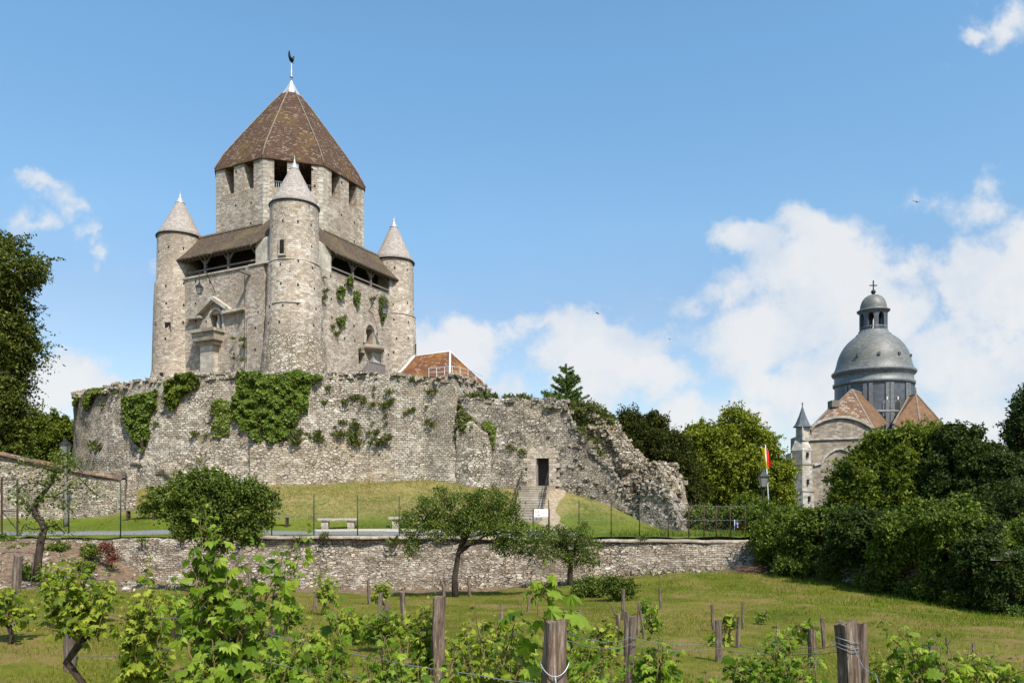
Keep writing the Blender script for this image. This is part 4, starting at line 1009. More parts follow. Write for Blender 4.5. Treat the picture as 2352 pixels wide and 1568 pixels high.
# ---- house roof behind the rampart
hs = empty('tiled_house', (-7, 57, 6.5), 'house behind the rampart showing only its steep orange-brown mossy tiled roof', 'house')
A_, B_, = P(955, 818, 57.6), P(1034, 807, 56.0)
c1 = P(1033, 866, 53.3); c2_ = P(1116, 884, 58.0); c0 = P(908, 863, 55.6); c3b = P(1050, 880, 63)
b = MB(); me_ = lambda *q: [tuple(p) for p in q]
def rface(q, u, v): b.add(me_(*q), [tuple(range(len(q)))], [(float(np.dot(p-q[0], u)), float(np.dot(p-q[0], v))) for p in q])
def uvax(q):
    n = np.cross(q[1]-q[0], q[2]-q[0]); n = n/np.linalg.norm(n); u = np.cross([0, 0, 1], n); u /= np.linalg.norm(u); return u, np.cross(n, u)
for q in ([c0, c1, B_, A_], [c1, c2_, B_]): rface(q, *uvax(q))
ev = c2_+np.array([-3, 5, 0]); rface([c2_, ev, A_+np.array([1.5, 2, 0]), B_], *uvax([c2_, ev, B_])); rface([ev, c0+np.array([2, 6, 0]), A_, B_], *uvax([ev, c0+np.array([2, 6, 0]), A_]))
b.build('roof', M_hroof, hs, (-7, 57, 6.5))
b = MB(); b.tube([tuple(B_+[0, 0, .03]), tuple(c1+[0, -.03, .04])], .075, 6); b.tube([tuple(A_), tuple(B_)], .07, 6)
b.tube([tuple(A_+[-.1, -.1, 0]), tuple(P(935, 837, 56.6)), tuple(P(922, 852, 56)), tuple(c0)], .10, 6); b.tube([tuple(B_), tuple(c2_)], .04, 6); b.build('ridge', M_white, hs, (-7, 57, 6.5))
b = MB(); b.add([(c0[0]+.3, c0[1]+.3, 6.5), (c1[0], c1[1]+.4, 6.5), (c2_[0]-.3, c2_[1]+.2, 6.5), (ev[0], ev[1], 6.5), (c0[0]+.3, c0[1]+.3, c0[2]-.05), (c1[0], c1[1]+.4, c1[2]-.05), (c2_[0]-.3, c2_[1]+.2, c2_[2]-.05), (ev[0], ev[1], ev[2]-.05)],
      [(0, 1, 5, 4), (1, 2, 6, 5), (2, 3, 7, 6)]); b.build('wall', M_render, hs, (-7, 57, 6.5))
b = MB(); pr_ = []
for px in range(985, 1124, 18):
    t_ = (px-985)/58 if px < 1043 else 1; q = P(px, 878, 46.6 if px < 1043 else 46.6+(px-1043)/75*4); z = topRr(q[0], q[1])
    b.bar((q[0], q[1], z-.2), (q[0], q[1], z+.62), .03); pr_.append((q[0], q[1], z+.62))
b.tube(pr_, .016, 5); b.tube([(x, y, z-.28) for x, y, z in pr_], .012, 5); o = b.build('guard_rail', M_pole); tag(o, 'thin pale metal guard rail along the rampart top before the tiled roof', 'railing')
# ------------------------------------------------------------------ terrace: walls, fence, furniture
tw = empty('terrace_wall', (-3, 33.3, -3.5), 'long low retaining wall of uneven rubble stone between the lawn and the vineyard', 'wall')
b = MB(); O3 = (-3, 33.3, -3.5)
ttop = pxz([(-300, 1231), (150, 1232), (255, 1233), (300, 1233), (420, 1232), (560, 1230), (700, 1231), (1000, 1231), (1200, 1233), (1360, 1238), (1745, 1241)])
rough_wall(b, [(Xp(-250, 33.4), 33.4), (Xp(165, 33.4), 33.4), (Xp(400, 33.2), 33.2), (Xp(900, 33.2), 33.2), (Xp(1300, 33.1), 33.1), (Xp(1748, 33.0), 33.0)], lambda X, Y: ttop(X, Y)-.07, lambda X, Y: fz(X, Y)-.4, .55, .16, .15, .075, 2.2, batter=.02, jag=.035, seed=61, stepped=.035)
b.build('wall_face', M_terr, tw, O3)
b = MB(); xs = np.linspace(Xp(560, 33), Xp(1750, 33), 90); jg = vnoise(np.stack([xs*2, xs*0, xs*0], -1), 3)*.02; G = []
for (y, dz) in ((32.97, -.10), (32.95, 0.0), (33.2, .02), (33.5, .01), (33.52, -.1)): G.append(np.stack([xs, np.full_like(xs, y)+jg, np.array([ttop(x, 33.2) for x in xs])+dz+jg], -1))
b.grid(np.array(G), None, flip=True); b.build('coping', M_coping, tw, O3)

# fence on the terrace edge
fence = empty('wire_fence', (-2, 33.4, -1.5), 'tall chain-link fence on thin dark green posts along the terrace edge', 'fence')
FPX = [(158, 1141, 1218), (277, 1111, 1226), (624, 1136, 1229), (721, 1136, 1229), (821, 1138, 1230), (917, 1141, 1231), (1260, 1148, 1236), (1330, 1151, 1238), (1404, 1153, 1238), (1469, 1155, 1238), (1535, 1157, 1238), (1582, 1158, 1238), (1617, 1158, 1238), (1645, 1160, 1238), (1677, 1160, 1238), (1712, 1160, 1238), (520, 1134, 1229), (400, 1132, 1229), (1015, 1143, 1232), (1110, 1145, 1233), (1185, 1147, 1234)]
b = MB(); b.bar((-.022, 0, 0), (.022, 0, 0), .001)
posts = []
for i, (px, y0, y1) in enumerate(sorted(FPX)):
    q = P(px, y1, 33.4); h = (y1-y0)/F*33.4; b = MB(); m_ = M_greenpost if px < 950 else M_rust
    b.tube([(0, 0, -.1), (0, 0, h)], .026, 6); b.tube([(0, 0, h), (0, 0, h+.02)], .03, 6)
    o = b.build('post', m_, fence); o.location = (q[0]+2, 0, q[2]+1.5); posts.append((q[0], q[2], h))
# galvanised mesh, real thin wires (diamond pattern) on the right stretch, line wires everywhere
b = MB()
xa, xb = Xp(158, 33.4), Xp(1712, 33.4)
for z in (.08, .85, 1.62):
    pts = [(x+2, 0, zz+1.5+min(z, h-.05)) for x, zz, h in posts]; b.tube(pts, .004, 4, cap=False)
V = []; 
step = .17; z0 = -1.66+1.5; hh = 1.55
x = Xp(624, 33.4)
while x < xb:
    for s in (-1, 1):
        xq = x+s*hh
        if xq < Xp(600, 33.4) or xq > xb+.2: continue
        b.tube([(x+2, .01*s, z0), (xq+2, .01*s, z0+hh)], .0016, 3, cap=False)
    x += step
b.build('wire_mesh', M_wire, fence)

# left boundary wall, two lengths meeting at the stepped end
lw = empty('boundary_wall', (-24, 41.5, -1), 'pale plastered rubble boundary wall with a tile coping, standing left behind the lawn', 'wall'); O4 = (-24, 41.5, -1)
b = MB(); lt2 = pxz([(-300, 1020), (0, 1045), (48, 1056), (100, 1066), (180, 1085), (230, 1094), (282, 1104)])
rough_wall(b, [(Xp(-300, 40.5), 40.5), (Xp(0, 41), 41), (Xp(286, 41.6), 41.6)], lt2, lambda X, Y: tz(X, Y)-.5, .45, .2, .2, .06, 2.0, jag=.02, seed=71, stepped=.03)
b.build('wall_face', M_terr, lw, O4)
b = MB(); pts = [(Xp(p, 40.9+.7*p/286), 40.9+.7*p/286) for p in range(-300, 287, 20)]
G = [[(x, y+dy, lt2(x, y)+dz) for x, y in pts] for dy, dz in ((-.10, .0), (-.12, .06), (.22, .20), (.55, .04))]; b.grid(np.array(G), flip=True); b.build('coping', M_cope_tile, lw, O4)
b = MB(); stp_ = pxz([(238, 1098), (252, 1088), (262, 1078), (274, 1074), (290, 1074)])
rough_wall(b, [(Xp(205, 44.5), 44.5), (Xp(289, 42.2), 42.2), (Xp(290, 41.5), 41.5)], pxz([(200, 1084), (240, 1086), (262, 1078), (290, 1074)]), lambda X, Y: tz(X, Y)-.4, .5, .2, .2, .07, 2.2, jag=.03, seed=74, stepped=.04)
b.build('end_pier', M_terr, lw, O4)

# gate frame at far left
gt = empty('metal_gate', (Xp(20, 34), 34, -1.6), 'rusty open metal gate frame with diagonal braces at the left edge of the terrace', 'gate'); b = MB()
gx0, gx1, gz0, gz1 = Xp(4, 34), Xp(40, 34), Zp(1222, 34), Zp(1100, 34); O5 = (Xp(20, 34), 34, -1.6)
for x in (gx0, gx1): b.bar((x, 34, gz0-.2), (x, 34, gz1+(0 if x == gx1 else .08)), .06)
for z in (gz1-.03, gz0+.95): b.bar((gx0, 34, z), (gx1, 34, z), .04)
b.bar((gx0, 34, gz0+.95), (gx1, 34, gz0+.1), .03); b.bar((gx0+.05, 33.8, gz1-.4), (gx0+.25, 33.2, gz0-.2), .03)
b.build('gate_frame', M_rust, gt, O5)
b = MB()
for k in range(9): x = gx0+(gx1-gx0)*k/9; b.tube([(x, 34, gz0), (x, 34, gz1)], .003, 3, cap=False)
for k in range(12): z = gz0+(gz1-gz0)*k/12; b.tube([(gx0, 34, z), (gx1, 34, z)], .003, 3, cap=False)
b.build('gate_mesh', M_wire, gt, O5)

# lamp posts
def lantern(b, g, c, s=1.0, cap=True):
    x, y, z = c; h = .55*s; w0, w1 = .13*s, .22*s
    for i in range(4):
        sx, sy = [(-1, -1), (1, -1), (1, 1), (-1, 1)][i]; tx, ty = [(-1, -1), (1, -1), (1, 1), (-1, 1)][(i+1) % 4]
        b.bar((x+sx*w0, y+sy*w0, z), (x+sx*w1, y+sy*w1, z+h), .025*s)
        g.add([(x+sx*w0, y+sy*w0, z+.02), (x+tx*w0, y+ty*w0, z+.02), (x+tx*w1, y+ty*w1, z+h-.02), (x+sx*w1, y+sy*w1, z+h-.02)], [(0, 1, 2, 3)])
        b.bar((x+sx*w1*1.1, y+sy*w1*1.1, z+h), (x+tx*w1*1.1, y+ty*w1*1.1, z+h), .04*s); b.bar((x+sx*w0, y+sy*w0, z), (x+tx*w0, y+ty*w0, z), .03*s)
    b.box(x-w1*1.15, x+w1*1.15, y-w1*1.15, y+w1*1.15, z+h+.015, z+h+.28*s, taper=w1*.95); b.box(x-.07*s, x+.07*s, y-.07*s, y+.07*s, z+h+.28*s, z+h+.38*s, taper=.03*s)
def lamp_post(px, ytop, ybase, d, label, mpole, dz=0):
    q = P(px, ybase, d); H = (ybase-ytop)/F*d
    r = empty('lamp_post', tuple(q), label, 'lamp post'); b = MB(); b.tube([(0, 0, -.2), (0, 0, .5), (0, 0, .55), (0, 0, H-1.1), (0, 0, H-.95)], [.12, .11, .08, .055, .05], 10); b.build('pole', mpole, r)
    b = MB(); g = MB(); lantern(b, g, (0, 0, H-.93), .9); l = b.build('lantern', M_iron, r); g.build('glass', M_glass, l)
lamp_post(151, 1002, 1203, 39.5, 'tall street lamp with black lantern on a grey-brown pole before the left boundary wall', M_timber)
lamp_post(1753, 1073, 1230, 36.0, 'black street lamp with glazed lantern beside the tall flagpole', M_iron)

# benches
def stone_bench(x0, x1, yt, yb, d, label):
    q0, q1 = P(x0, yb, d), P(x1, yb, d); L = q1[0]-q0[0]; c = (q0[0]+q1[0])/2; zb = tz(c, d)+.03; h = .50
    r = empty('stone_bench', (c, d, zb), label, 'bench', 'rough stone benches on the lawn', rz=R(3)); b = MB()
    def rb(b, x0, x1, y0, y1, z0, z1):
        n = 8; G = []
        for (y, z) in ((y0, z0), (y0-.01, z0+(z1-z0)*.3), (y0, z1-.015), (y0+.03, z1), (y1-.03, z1), (y1, z1-.015), (y1, z0), (y0, z0)):
            xs = np.linspace(x0, x1, n); p = np.stack([xs, np.full(n, y), np.full(n, z)], -1); p[:, 1:] += (vnoise(p*5+3, 4)*.018)[:, None]; G.append(p)
        G = np.array(G); G[-1] = G[0]; b.grid(G, flip=True); b.add(G[:-1, 0], [tuple(range(7))]); b.add(G[:-1, -1], [tuple(range(6, -1, -1))])
    rb(b, -L/2, L/2, -.22, .22, h-.13, h); b.build('seat', M_bench, r)
    for s in (-1, 1): b = MB(); rb(b, s*L*.32-.17, s*L*.32+.17, -.17, .17, -.08, h-.135); b.build('leg', M_bench, r)
stone_bench(731, 823, 1199, 1222, 37.3, 'rough stone bench in full view between two fence posts at the middle of the lawn')
stone_bench(893, 985, 1201, 1222, 37.3, 'rough stone bench half hidden by the foliage of the large fruit tree')
def thin_bench(x0, x1, yt, d, label):
    c = (Xp(x0, d)+Xp(x1, d))/2; L = Xp(x1, d)-Xp(x0, d); zb = tz(c, d)+.04; h = .47
    r = empty('plank_bench', (c, d, zb), label, 'bench', 'slim plank benches on the lawn', rz=R(-3)); b = MB(); b.box(-L/2, L/2, -.16, .16, h-.05, h); b.build('seat', M_timber, r)
    for s in (-1, 1): b = MB(); b.box(s*L*.36-.04, s*L*.36+.04, -.14, .14, -.08, h-.052); b.build('leg', M_rust, r)
thin_bench(282, 368, 1178, 39.0, 'slim plank bench at the left end of the lawn, left of the bushy tree')
thin_bench(585, 672, 1190, 37.6, 'slim plank bench whose right end shows past the bushy tree')

# information panel
q = P(1243, 1233, 35.5); sg = empty('information_panel', tuple(q), 'white slanted information panel with a small drawing on two dark posts near the stairs', 'sign')
b = MB(); w = 17/F*35.5; h0 = (1233-1186)/F*35.5; h1 = (1233-1169)/F*35.5; b.add([(-w, -.30, h0), (w, -.30, h0), (w+.02, .12, h1), (-w+.04, .12, h1), (-w, -.28, h0-.04), (w, -.28, h0-.04), (w+.02, .14, h1-.04), (-w+.04, .14, h1-.04)], [(0, 1, 2, 3), (7, 6, 5, 4), (0, 4, 5, 1), (1, 5, 6, 2), (2, 6, 7, 3), (3, 7, 4, 0)]); bd = b.build('board', M_sign, sg)
def bp(u, v, o=.006): return (-w+2*w*u, -.30+.42*v, h0+(h1-h0)*v+o)
b = MB()
for (u0, v0, u1, v1) in ((.10, .50, .17, .85), (.17, .42, .30, .48), (.20, .55, .26, .72), (.29, .5, .35, .9), (.12, .35, .3, .39)): b.add([bp(u0, v0), bp(u1, v0), bp(u1, v1), bp(u0, v1)], [(0, 1, 2, 3)])
b.build('drawing', M_ink, bd)
b = MB(); b.add([bp(.22, .16, .007), bp(.40, .16, .007), bp(.40, .27, .007), bp(.22, .27, .007)], [(0, 1, 2, 3)]); b.build('caption', M_inkd, bd)
for s in (-1, 1): b = MB(); b.bar((s*(w+.03), .0, -.25), (s*(w+.03), 0, h1+.02), .05); b.build('leg', M_rust, sg)

# flags
q = P(1768, 1205, 36.5); fl = empty('flagpole', tuple(q), 'tall pale flagpole flying a limp yellow and red flag beside the lamp post', 'flagpole')
H = (1205-1021)/F*36.5; lean = -10/F*36.5
b = MB(); b.tube([(0, 0, -.4), (lean*.5, 0, H*.5), (lean, 0, H)], [.035, .03, .02], 8); b.build('pole', M_pole, fl)
def cloth(b, x0, w, z1, h, y=0, ph=0, skew=0):
    G = [[(x0+w*u+skew*v, y+.07*math.sin(u*7+ph+v*3), z1-h*v-.10*u*h) for v in np.linspace(0, 1, 9)] for u in np.linspace(0, 1, 9)]; b.grid(np.array(G)); 
flg = MB(); cloth(flg, lean-.20, .17, H-.08, 1.0, 0, 0, .22); yf = flg.build('flag', M_yellow, fl)
flg = MB(); cloth(flg, lean-.02, .19, H-.2, .82, 0, 1.2, .10); rf = flg.build('red_stripe', M_red, yf)
q = P(1687, 1232, 36.0); f2 = empty('small_flag', tuple(q), 'little blue, white and red flag on a short stick behind the fence', 'flag')
b = MB(); b.tube([(0, 0, -.2), (0, 0, .82)], .012, 6); b.build('stick', M_pole, f2)
for k, (m_, x0, w) in enumerate(((M_blue, 0, .12), (M_wcloth, .12, .06), (M_red, .18, .15))):
    b = MB(); G = [[(x0+w*u, .02*math.sin((x0+w*u)*22), .78-.24*v-(x0+w*u)*.75) for v in (0, .5, 1)] for u in np.linspace(0, 1, 5)]; b.grid(np.array(G)); b.build('stripe', m_, f2)

# wall lanterns on brackets (hang from the keep)
def wall_lantern(px, py, root, side, label):
    f = onL if side == 'L' else onR
    (a0, z0) = f(*root); xo = -W
    g = (lambda a, o, z: (xo-o, a, z)) if side == 'L' else (lambda a, o, z: (a, xo-o, z))
    out = 1.5
    (a1, z1) = f(px, py, xo-out)
    w3 = lambda p: (*(KC+cR*p[0]+cL*p[1]), p[2])
    base = w3(g(a1, out, z1-.3))
    r = empty('wall_lantern', base, label, 'lantern', 'lanterns on iron brackets'); b = MB(); pth = [w3(g(a0, .0, z0)), w3(g((a0+a1)/2, out*.55, (z0+z1+1.9)/2+.25)), w3(g(a1, out, z1+1.15)), w3(g(a1, out, z1+.3))]
    b.tube(pth, .025, 6); b.build('bracket', M_iron, r, base)
    b = MB(); gl = MB(); c = w3(g(a1, out, z1-.3)); lantern(b, gl, c, .85); l = b.build('lamp', M_iron, r, base); gl.build('glass', M_glass, l, base)
wall_lantern(458, 665, (495, 672), 'L', 'small black lantern on a bracket high on the left face of the keep')
wall_lantern(884, 712, (846, 715), 'R', 'small black lantern on a bracket on the right face of the keep')

# ------------------------------------------------------------------ church
CH = np.array([Xp(2006, 115), 115.0]); ZC = -1.8
church = empty('domed_church', (CH[0], CH[1], ZC), 'stone church with a large grey lead dome, lantern and brown tiled roofs behind the trees', 'church'); O6 = (CH[0], CH[1], ZC)
def z115(py, d=115): return Zp(py, d)
cx, cy = CH; s115 = 115/F
b = MB(); r0 = 82.5*s115; b.lathe([(r0, 4), (r0, z115(884))], CH, 48, noise=0); dr_ = b.build('drum_wall', M_lead, church, O6)
b = MB(); b.lathe([(r0+.02, z115(889)), (r0+.25, z115(887)), (r0+.28, z115(881)), (r0+.05, z115(879)), (r0+.05, z115(866)), (r0+.35, z115(862)), (r0+.48, z115(858)), (r0+.42, z115(855)), (r0-.2, z115(852))], CH, 56); b.build('cornice', M_leadl, church, O6)
b = MB(); rd = 80.5*s115; zb0 = z115(855); zt0 = z115(768); prof_ = []
for k in range(15):
    a = R(90)*k/16; prof_.append((rd*math.cos(a)**.92+ (.35 if k == 0 else .1 if k == 1 else 0), zb0+(zt0-zb0+.35)*math.sin(a)))
b.lathe(prof_, CH, 56); dome = b.build('dome', M_dome, church, O6)
# lights in the dome
for a in (-107, -74, -40, -140):
    b = MB(); t_ = R(a); rr = rd*.955; p = (cx+rr*math.cos(t_), cy+rr*math.sin(t_), z115(826)); n = (math.cos(t_), math.sin(t_), .25); b.obox(p, (-math.sin(t_), math.cos(t_), 0), n, (0, 0, 1), .16, .22, .2); b.build('vent', M_lead, dome, O6)
# pilasters: pairs
b = MB()
for a in (-127, -119, -96, -89.5, -63, -57, -33, -27, -150, -157, 20, 27):
    t_ = R(a); p = (cx+(r0+.06)*math.cos(t_), cy+(r0+.06)*math.sin(t_), (8+z115(890))/2); b.obox(p, (-math.sin(t_), math.cos(t_), 0), (math.cos(t_), math.sin(t_), 0), (0, 0, 1), .26, .10, (z115(890)-8)/2)
b.build('pilaster', M_leadl, church, O6)
# twin arched windows in the drum
def arched(b, cpt, u, n, w, z0, z1, dep=.1, inset=0):
    V = [(-w, z0), (w, z0)]+[(w*math.cos(a), z1-w+w*math.sin(a)) for a in np.linspace(0, math.pi, 9)]
    f = [(cpt[0]+u[0]*x+n[0]*dep, cpt[1]+u[1]*x+n[1]*dep, z) for x, z in V]; k = [(cpt[0]+u[0]*x-n[0]*.2, cpt[1]+u[1]*x-n[1]*.2, z) for x, z in V]; N_ = len(V)
    b.add(f+k, [tuple(range(N_))]+[(i, i+N_, (i+1) % N_+N_, (i+1) % N_) for i in range(N_)])
for px in (2037, 2061):
    rr = (px-1176)/F; d = np.array([rr, 1.0]); A = d@d; B = -2*d@CH; Cc = CH@CH-r0*r0; t_ = (-B-math.sqrt(B*B-4*A*Cc))/(2*A); h = d*t_; n = (h-CH)/r0; u = np.array([-n[1], n[0]])
    b = MB(); arched(b, h, u, n, .60, Zp(956, h[1]), Zp(917, h[1]), .08); wn_ = b.build('window', M_leadl, church, O6)
    b = MB(); arched(b, h, u, n, .42, Zp(955, h[1]), Zp(920, h[1]), .11); b.build('pane', M_winglass, wn_, O6)
    b = MB(); b.obox((*(h+n*.1), Zp(914, h[1])), (*u, 0), (*n, 0), (0, 0, 1), .09, .1, .22); b.build('keystone', M_white, wn_, O6)
b = MB(); b.lathe([(r0+.1, z115(957)), (r0+.2, z115(955)), (r0+.2, z115(952)), (r0, z115(950))], CH, 48); b.build('sill_band', M_leadl, church, O6)
# lantern: eight piers with arches, balustrade, cupola, ball and cross
lz0, lz1 = z115(768), z115(717); rl = 29.5*s115
b = MB(); b.lathe([(rl+.7, lz0-.35), (rl+.45, lz0), (rl+.15, lz0+.15), (rl+.15, lz0+.45), (.2, lz0+.46)], CH, 32); b.build('lantern_base', M_leadl, church, O6)
b = MB()
for k in range(8):
    a = R(22.5+45*k+9); a2 = a+R(45); half = R(9.5)
    for sgn in (0,):
        ang = [a-half+2*half*j/3 for j in range(4)]
        V = []
        for rr in (rl, rl-.45):
            for t_ in ang: V += [(cx+rr*math.cos(t_), cy+rr*math.sin(t_), lz0+.3), (cx+rr*math.cos(t_), cy+rr*math.sin(t_), lz1)]
        fc = [(2*i, 2*i+2, 2*i+3, 2*i+1) for i in range(3)]+[(8+2*i+1, 8+2*i+3, 8+2*i+2, 8+2*i) for i in range(3)]+[(0, 1, 9, 8), (6, 14, 15, 7)]
        b.add(V, fc)
    # arch head between this pier and the next
    nA = 8; zc = lz1-.95; g = a+half; w = R(45)-2*half
    for j in range(nA):
        f0, f1 = j/nA, (j+1)/nA; za = lambda f: zc+.62*math.sqrt(max(0, 1-(2*f-1)**2)); t0, t1 = g+w*f0, g+w*f1
        V = [(cx+rr*math.cos(t_), cy+rr*math.sin(t_), z) for rr in (rl-.02, rl-.43) for (t_, z) in ((t0, za(f0)), (t1, za(f1)), (t1, lz1), (t0, lz1))]
        b.add(V, [(0, 1, 2, 3), (7, 6, 5, 4), (0, 4, 5, 1)])
b.lathe([(rl-.43, lz1-.02), (.1, lz1-.02)], CH, 24)
b.build('lantern_pier', M_lead, church, O6)
b = MB()
for k in range(48):
    t_ = R(k*7.5); b.tube([(cx+(rl-.12)*math.cos(t_), cy+(rl-.12)*math.sin(t_), lz0+.3), (cx+(rl-.12)*math.cos(t_), cy+(rl-.12)*math.sin(t_), lz0+.62), (cx+(rl-.12)*math.cos(t_), cy+(rl-.12)*math.sin(t_), lz0+.95)], [.05, .075, .045], 5)
b.lathe([(rl-.02, lz0+.92), (rl+.02, lz0+1.05), (rl-.22, lz0+1.06)], CH, 32); b.build('balustrade', M_leadl, church, O6)
b = MB(); b.lathe([(rl, lz1-.3), (rl+.08, lz1-.15), (rl+.35, lz1+.05), (rl+.4, lz1+.2), (rl+.1, lz1+.35)], CH, 32); b.build('lantern_cornice', M_leadl, church, O6)
b = MB(); zc0 = lz1+.3; zc1 = z115(677); b.lathe([((rl-.05)*math.cos(R(90)*k/10)**.8, zc0+(zc1-zc0)*math.sin(R(90)*k/10)) for k in range(10)]+[(.0, zc1)], CH, 32); b.build('cupola', M_dome, church, O6)
b = MB(); zz = z115(670.5); b.lathe([(.0, zz+.36), (.25, zz+.26), (.36, zz), (.25, zz-.26), (.12, zz-.4), (.3, zz-.55)][::-1], CH, 14); b.bar((cx, cy, zz), (cx, cy, z115(644)), .14); b.bar((cx-.55, cy, z115(655.5)), (cx+.55, cy, z115(655.5)), .14); b.build('cross', M_iron, church, O6)
# transept: facade wall with segmental top under a hipped roof
df = 100.0
def Q(px, py, d=df): return P(px, py, d)
b = MB(); arcx = np.linspace(1858, 2006, 15); arcy = 957+ (np.abs((arcx-1931)/76)**2.0)*28
arcy = np.where(arcx < 1860, 990, arcy)
top_ = [Q(x, y) for x, y in zip(arcx, arcy)]; bot_ = [np.array([p[0], p[1], -2.0]) for p in top_]
G = np.array([bot_, top_]); Ug = np.array([[(p[0], p[2]) for p in r_] for r_ in G]); b.grid(G, Ug, smooth=False, flip=True)
# side wall, going back
for e, fl_ in ((top_[0], True), (top_[-1], False)):
    bk = np.array([e[0]+(2 if fl_ else 3), 112, e[2]]); g2 = np.array([[[e[0], e[1], -2], e], [[bk[0], 112, -2], bk]]); uu = np.array([[(0, -2), (0, e[2])], [(12, -2), (12, e[2])]]); b.grid(g2, uu, smooth=False, flip=fl_)
b.build('transept_wall', M_church, church, O6)
b = MB()
for x, y, x2, y2 in zip(arcx, arcy, arcx[1:], arcy[1:]): b.bar(tuple(Q(x, y, df-.15)), tuple(Q(x2, y2, df-.15)), .4, .3)
b.bar(tuple(Q(1858, 1009, df-.12)), tuple(Q(2010, 1004, df-.12)), .25, .22); b.build('moulding', M_churchl, church, O6)
b = MB(); hood = [(1870, 1067), (1886, 1063), (1893, 1050), (1906, 1038), (1918, 1031), (1930, 1029), (1944, 1033), (1958, 1041), (1972, 1050)]
for p, q in zip(hood, hood[1:]): b.bar(tuple(Q(*p, df-.12)), tuple(Q(*q, df-.12)), .3, .3)
b.build('hood_mould', M_churchl, church, O6)
b = MB(); wc = Q(1929, 1056); arched(b, wc[:2], (1, 0), (0, -1), 1.05, -1, wc[2]+.3, .06); wn_ = b.build('window', M_church, church, O6)
b = MB(); arched(b, wc[:2], (1, 0), (0, -1), .85, -1, wc[2]+.1, .10); b.build('pane', M_winglass, wn_, O6)
# hipped roofs (faces given by their corners)
def poly(b, pts, flip=False):
    q = [np.array(p) for p in pts]; n = np.cross(q[1]-q[0], q[2]-q[0]); n = n/np.linalg.norm(n); u = np.cross([0, 0, 1.0], n); u = u/np.linalg.norm(u); v = np.cross(n, u)
    b.add([tuple(p) for p in q], [tuple(range(len(q)))], [(float(p@u), float(p@v)) for p in q])
apx = Q(1956.5, 894.5, 105); rdg = Q(1982, 904.6, 112); eL = Q(1859, 989, 99.6); eR = Q(2006, 984.5, 99.6); vR = Q(2040, 972, 107.5); eB = np.array([Q(1862, 985, 112)[0], 112, eL[2]])
b = MB(); top2 = [Q(x, y-1.5, df-.3) for x, y in zip(arcx, arcy)]
poly(b, [eL]+[p for p in top2[1:-1]]+[eR, apx]); b.build('roof_hip', M_cmoss, church, O6)
b = MB(); poly(b, [eR, vR, rdg, apx]); poly(b, [apx, rdg, np.array([eB[0]+6, 118, rdg[2]]), eB, eL]); rf1 = b.build('roof', M_croof, church, O6)
b = MB(); dk = [Q(1913, 930, 107), Q(1935, 918, 108), Q(1860, 988, 102)]; b.bar(tuple(Q(1859, 988, 99.5)), tuple(Q(1914, 931, 102.5)), .5, .25); b.bar(tuple(apx), tuple(eL), .22); b.bar(tuple(apx), tuple(eR), .25); b.bar(tuple(apx), tuple(rdg), .25)
b.build('roof_edge', M_ridge, rf1, O6)
b = MB(); p0 = Q(1918, 926, 101.6); b.box(p0[0]-.5, p0[0]+.5, p0[1]-.2, p0[1]+1.2, p0[2]-.5, p0[2]+.4); b.build('dormer', M_timber, rf1, O6)
# right hipped roof
a2 = Q(2103.7, 904.5, 108); eR2 = Q(2177, 987, 103); eM = Q(2118, 1000, 99.5); eL2 = Q(2052, 974, 102); a3 = Q(2091, 906, 111)
b = MB(); poly(b, [eL2, eM, a2, a3]); poly(b, [eM, eR2, a2]); poly(b, [eR2, np.array([eR2[0]+.5, 116, eR2[2]]), np.array([a3[0], 116, a3[2]]), a2])
b.build('roof', M_croof, church, O6)
b = MB(); b.bar(tuple(a2), tuple(eM), .2); b.bar(tuple(a2), tuple(eR2), .22); b.bar(tuple(a3), tuple(eL2), .25); b.tube([tuple(a2), tuple(a2+[0, 0, .9])], .07, 6); b.build('roof_edge', M_ridge, church, O6)
b = MB()
for p, q in ((eL2, eM), (eM, eR2)):
    g = np.array([[[p[0], p[1]+.3, -2], [p[0], p[1]+.3, p[2]-.1]], [[q[0], q[1]+.3, -2], [q[0], q[1]+.3, q[2]-.1]]]); b.grid(g, np.array([[(0, -2), (0, p[2])], [(7, -2), (7, q[2])]]), smooth=False)
    b.bar((p[0], p[1]+.1, p[2]-.3), (q[0], q[1]+.1, q[2]-.3), .3, .35)
b.build('choir_wall', M_churchl, church, O6)
# stair turret with slate spirelet
def prism(b, px0, pxc, px1, py0, py1, d, dd=2.2, taper=0):
    """corner-on block: left edge, near corner, right edge in pixels"""
    z0, z1 = Zp(py1, d), Zp(py0, d); A = np.array([Xp(px0, d+.6), d+.6]); C_ = np.array([Xp(pxc, d-.6), d-.6]); B = np.array([Xp(px1, d+.2), d+.2]); D = np.array([(A[0]+B[0])/2+.3, d+dd+1])
    q = [A, C_, B, D]; m = sum(q)/4; q2 = [m+(p-m)*(1-taper) for p in q]
    V = [(*p, z0) for p in q]+[(*p, z1) for p in q2]; U = []
    b.add(V, [(0, 1, 5, 4), (1, 2, 6, 5), (2, 3, 7, 6), (3, 0, 4, 7), (4, 5, 6, 7)])
dt = 98.0
b = MB(); prism(b, 1818, 1844, 1870, 1128, 1240, dt); prism(b, 1819, 1843, 1866, 1066, 1128, dt); prism(b, 1820, 1843, 1863, 1034, 1066, dt); prism(b, 1812, 1817, 1822, 1040, 1250, dt+.8)
b.build('stair_turret', M_churchl, church, O6)
b = MB(); prism(b, 1817, 1844, 1866, 1010, 1034, dt, taper=.42); prism(b, 1828, 1843, 1860, 979, 1012, dt+.3); b.build('turret_top', M_churchl, church, O6)
for y in (1066, 1128): b = MB(); prism(b, 1815.5, 1843.5, 1869 if y < 1100 else 1873, y-1.5, y+1.5, dt-.05); b.build('string_course', M_church, church, O6)
b = MB(); c = P(1843, 979, dt+.8); h = (979-933)/F*dt
